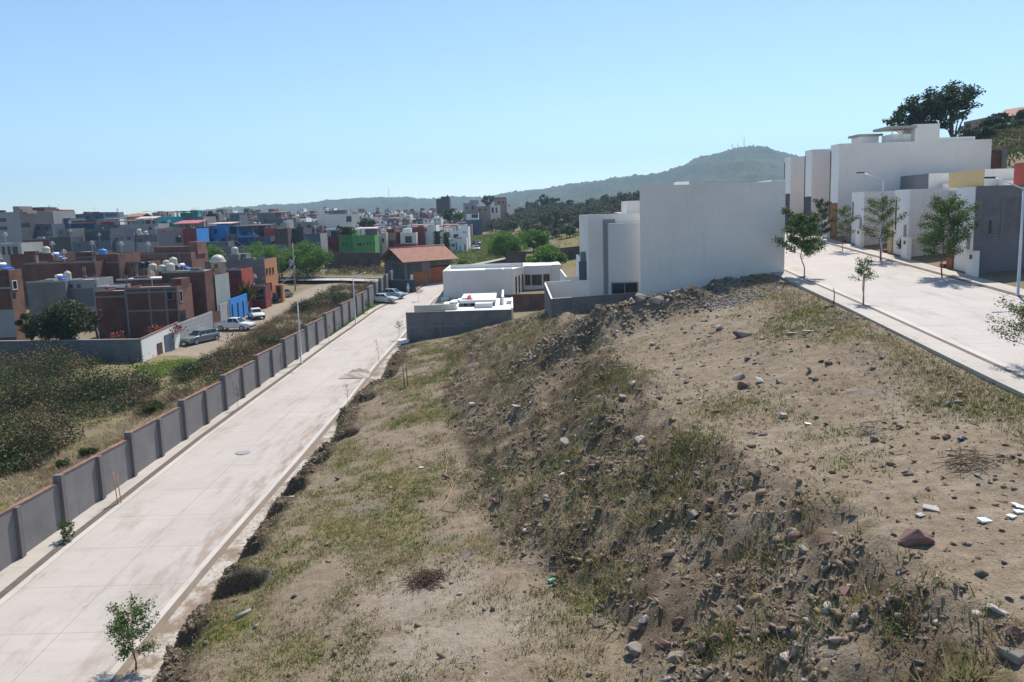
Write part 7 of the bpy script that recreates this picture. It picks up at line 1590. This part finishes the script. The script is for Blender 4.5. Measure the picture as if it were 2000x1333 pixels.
for (px, py, r, hh_, mt, lb) in ((660, 590, 3.0, 2.6, 'lf_dark', 'large dark green bush behind the end of the boundary wall'), (598, 600, 1.9, 1.9, 'lf_dark', 'dark bush behind the arm of the nearer street lamp'), (530, 672, 1.7, 1.5, 'lf_weed', 'round green bush by the dirt street, below the white pickup'), (610, 640, 1.5, 1.2, 'lf_weed', 'low green bush against the boundary wall, right of the nearer lamp'), (372, 730, 1.5, 1.6, 'lf_dark', 'green bush right of the bright grass patch'), (296, 800, .9, .9, 'lf_weed', 'yellow-green bush at the boundary wall cap, alone'), (172, 885, .55, .55, 'lf_weed', 'small green bush on the dry grass behind the wall'), (124, 905, .42, .5, 'lf_weed', 'smaller green bush left of its twin behind the wall'), (590, 545, 2.2, 2.0, 'lf_dark', 'dark bush at the foot of the transformer pole')):
    x, y, z = hit(px, py + 8, 30, 170); P = clumps([(random.gauss(0, r * .45), random.gauss(0, r * .45), hh_ * random.uniform(.25, .75)) for k in range(16)], [r * .42] * 16, 110 / (r * .42) ** 2 * .9, .8, .3)
    V, Fc = leaf_quads(P, .12 + .05 * r, .4, .6); V[:, 2] = np.maximum(V[:, 2], -.1); o = np_mesh('bush', V, Fc, M[mt]); o.location = (x, y, z); tag(o, lb, 'bush', 'bushes behind the boundary wall')

weedmass('orchard_scrub', 700, lambda x, y: np.clip(.5 + fbm(x * .06, y * .06, 173, 3) * 3, 0, 1) * (x > -8 + (y - 185) * .05), [M['lf_dry'], M['lf_grove'], M['lf_olive']], .34, (.5, 1.2), 34, .4, .5, (-8, 46), (182, 270), (.5, .3, .2), .5)
weedmass('hillside_scrub', 7000, lambda x, y: np.clip(.45 + fbm(x * .08, y * .08, 171, 3) * 3, 0, 1), [M['lf_weed'], M['lf_olive'], M['lf_dry']], .30, (.35, 1.0), 60, .4, .5, (52, 120), (98, 168), (.45, .3, .25), .3)
mx_, my_ = rng.uniform(-26, 2, 9000), rng.uniform(166, 262, 9000); k_ = np.abs(mx_ + 10 - (my_ - 200) * .03) < 9; mx_, my_ = mx_[k_], my_[k_]
V, Fc = blades(np.stack([mx_, my_, H(mx_, my_)], 1), .7, .5, .5); o = np_mesh('meadow_grass', V, Fc, leafmat('meadow_green', (.14, .19, .04), (.22, .26, .08), (.22, .20, .10), .05, .8, .3)); tag(o, kind='stuff')

hx_, hy_ = rng.uniform(58, 116, 26000), rng.uniform(92, 166, 26000); k_ = rng.random(26000) < np.clip(.6 + fbm(hx_ * .12, hy_ * .12, 191, 3) * 2, 0, 1); hx_, hy_ = hx_[k_], hy_[k_]
V, Fc = blades(np.stack([hx_, hy_, H(hx_, hy_)], 1), .55, .4, .5); o = np_mesh('hillside_grass', V, Fc, leafmat('hill_grass', (.06, .09, .02), (.12, .15, .04), (.17, .14, .06), .08, .8, .3)); tag(o, kind='stuff')

# ------------------------------------------------------------------ air between the camera and the hills
hb = MB(); hb.box((-4200, -420, -32), (4200, 4000, 290)); hz = hb.build('haze', [])
m = bpy.data.materials.new('haze_air'); m.use_nodes = True; t = m.node_tree; t.nodes.remove(t.nodes["Principled BSDF"])
pv = t.nodes.new("ShaderNodeVolumePrincipled"); pv.inputs["Color"].default_value = (.46, .73, 1, 1); pv.inputs["Density"].default_value = .00023; pv.inputs["Anisotropy"].default_value = .2
t.links.new(pv.outputs[0], t.nodes["Material Output"].inputs["Volume"]); hz.data.materials.append(m); tag(hz, kind='stuff')
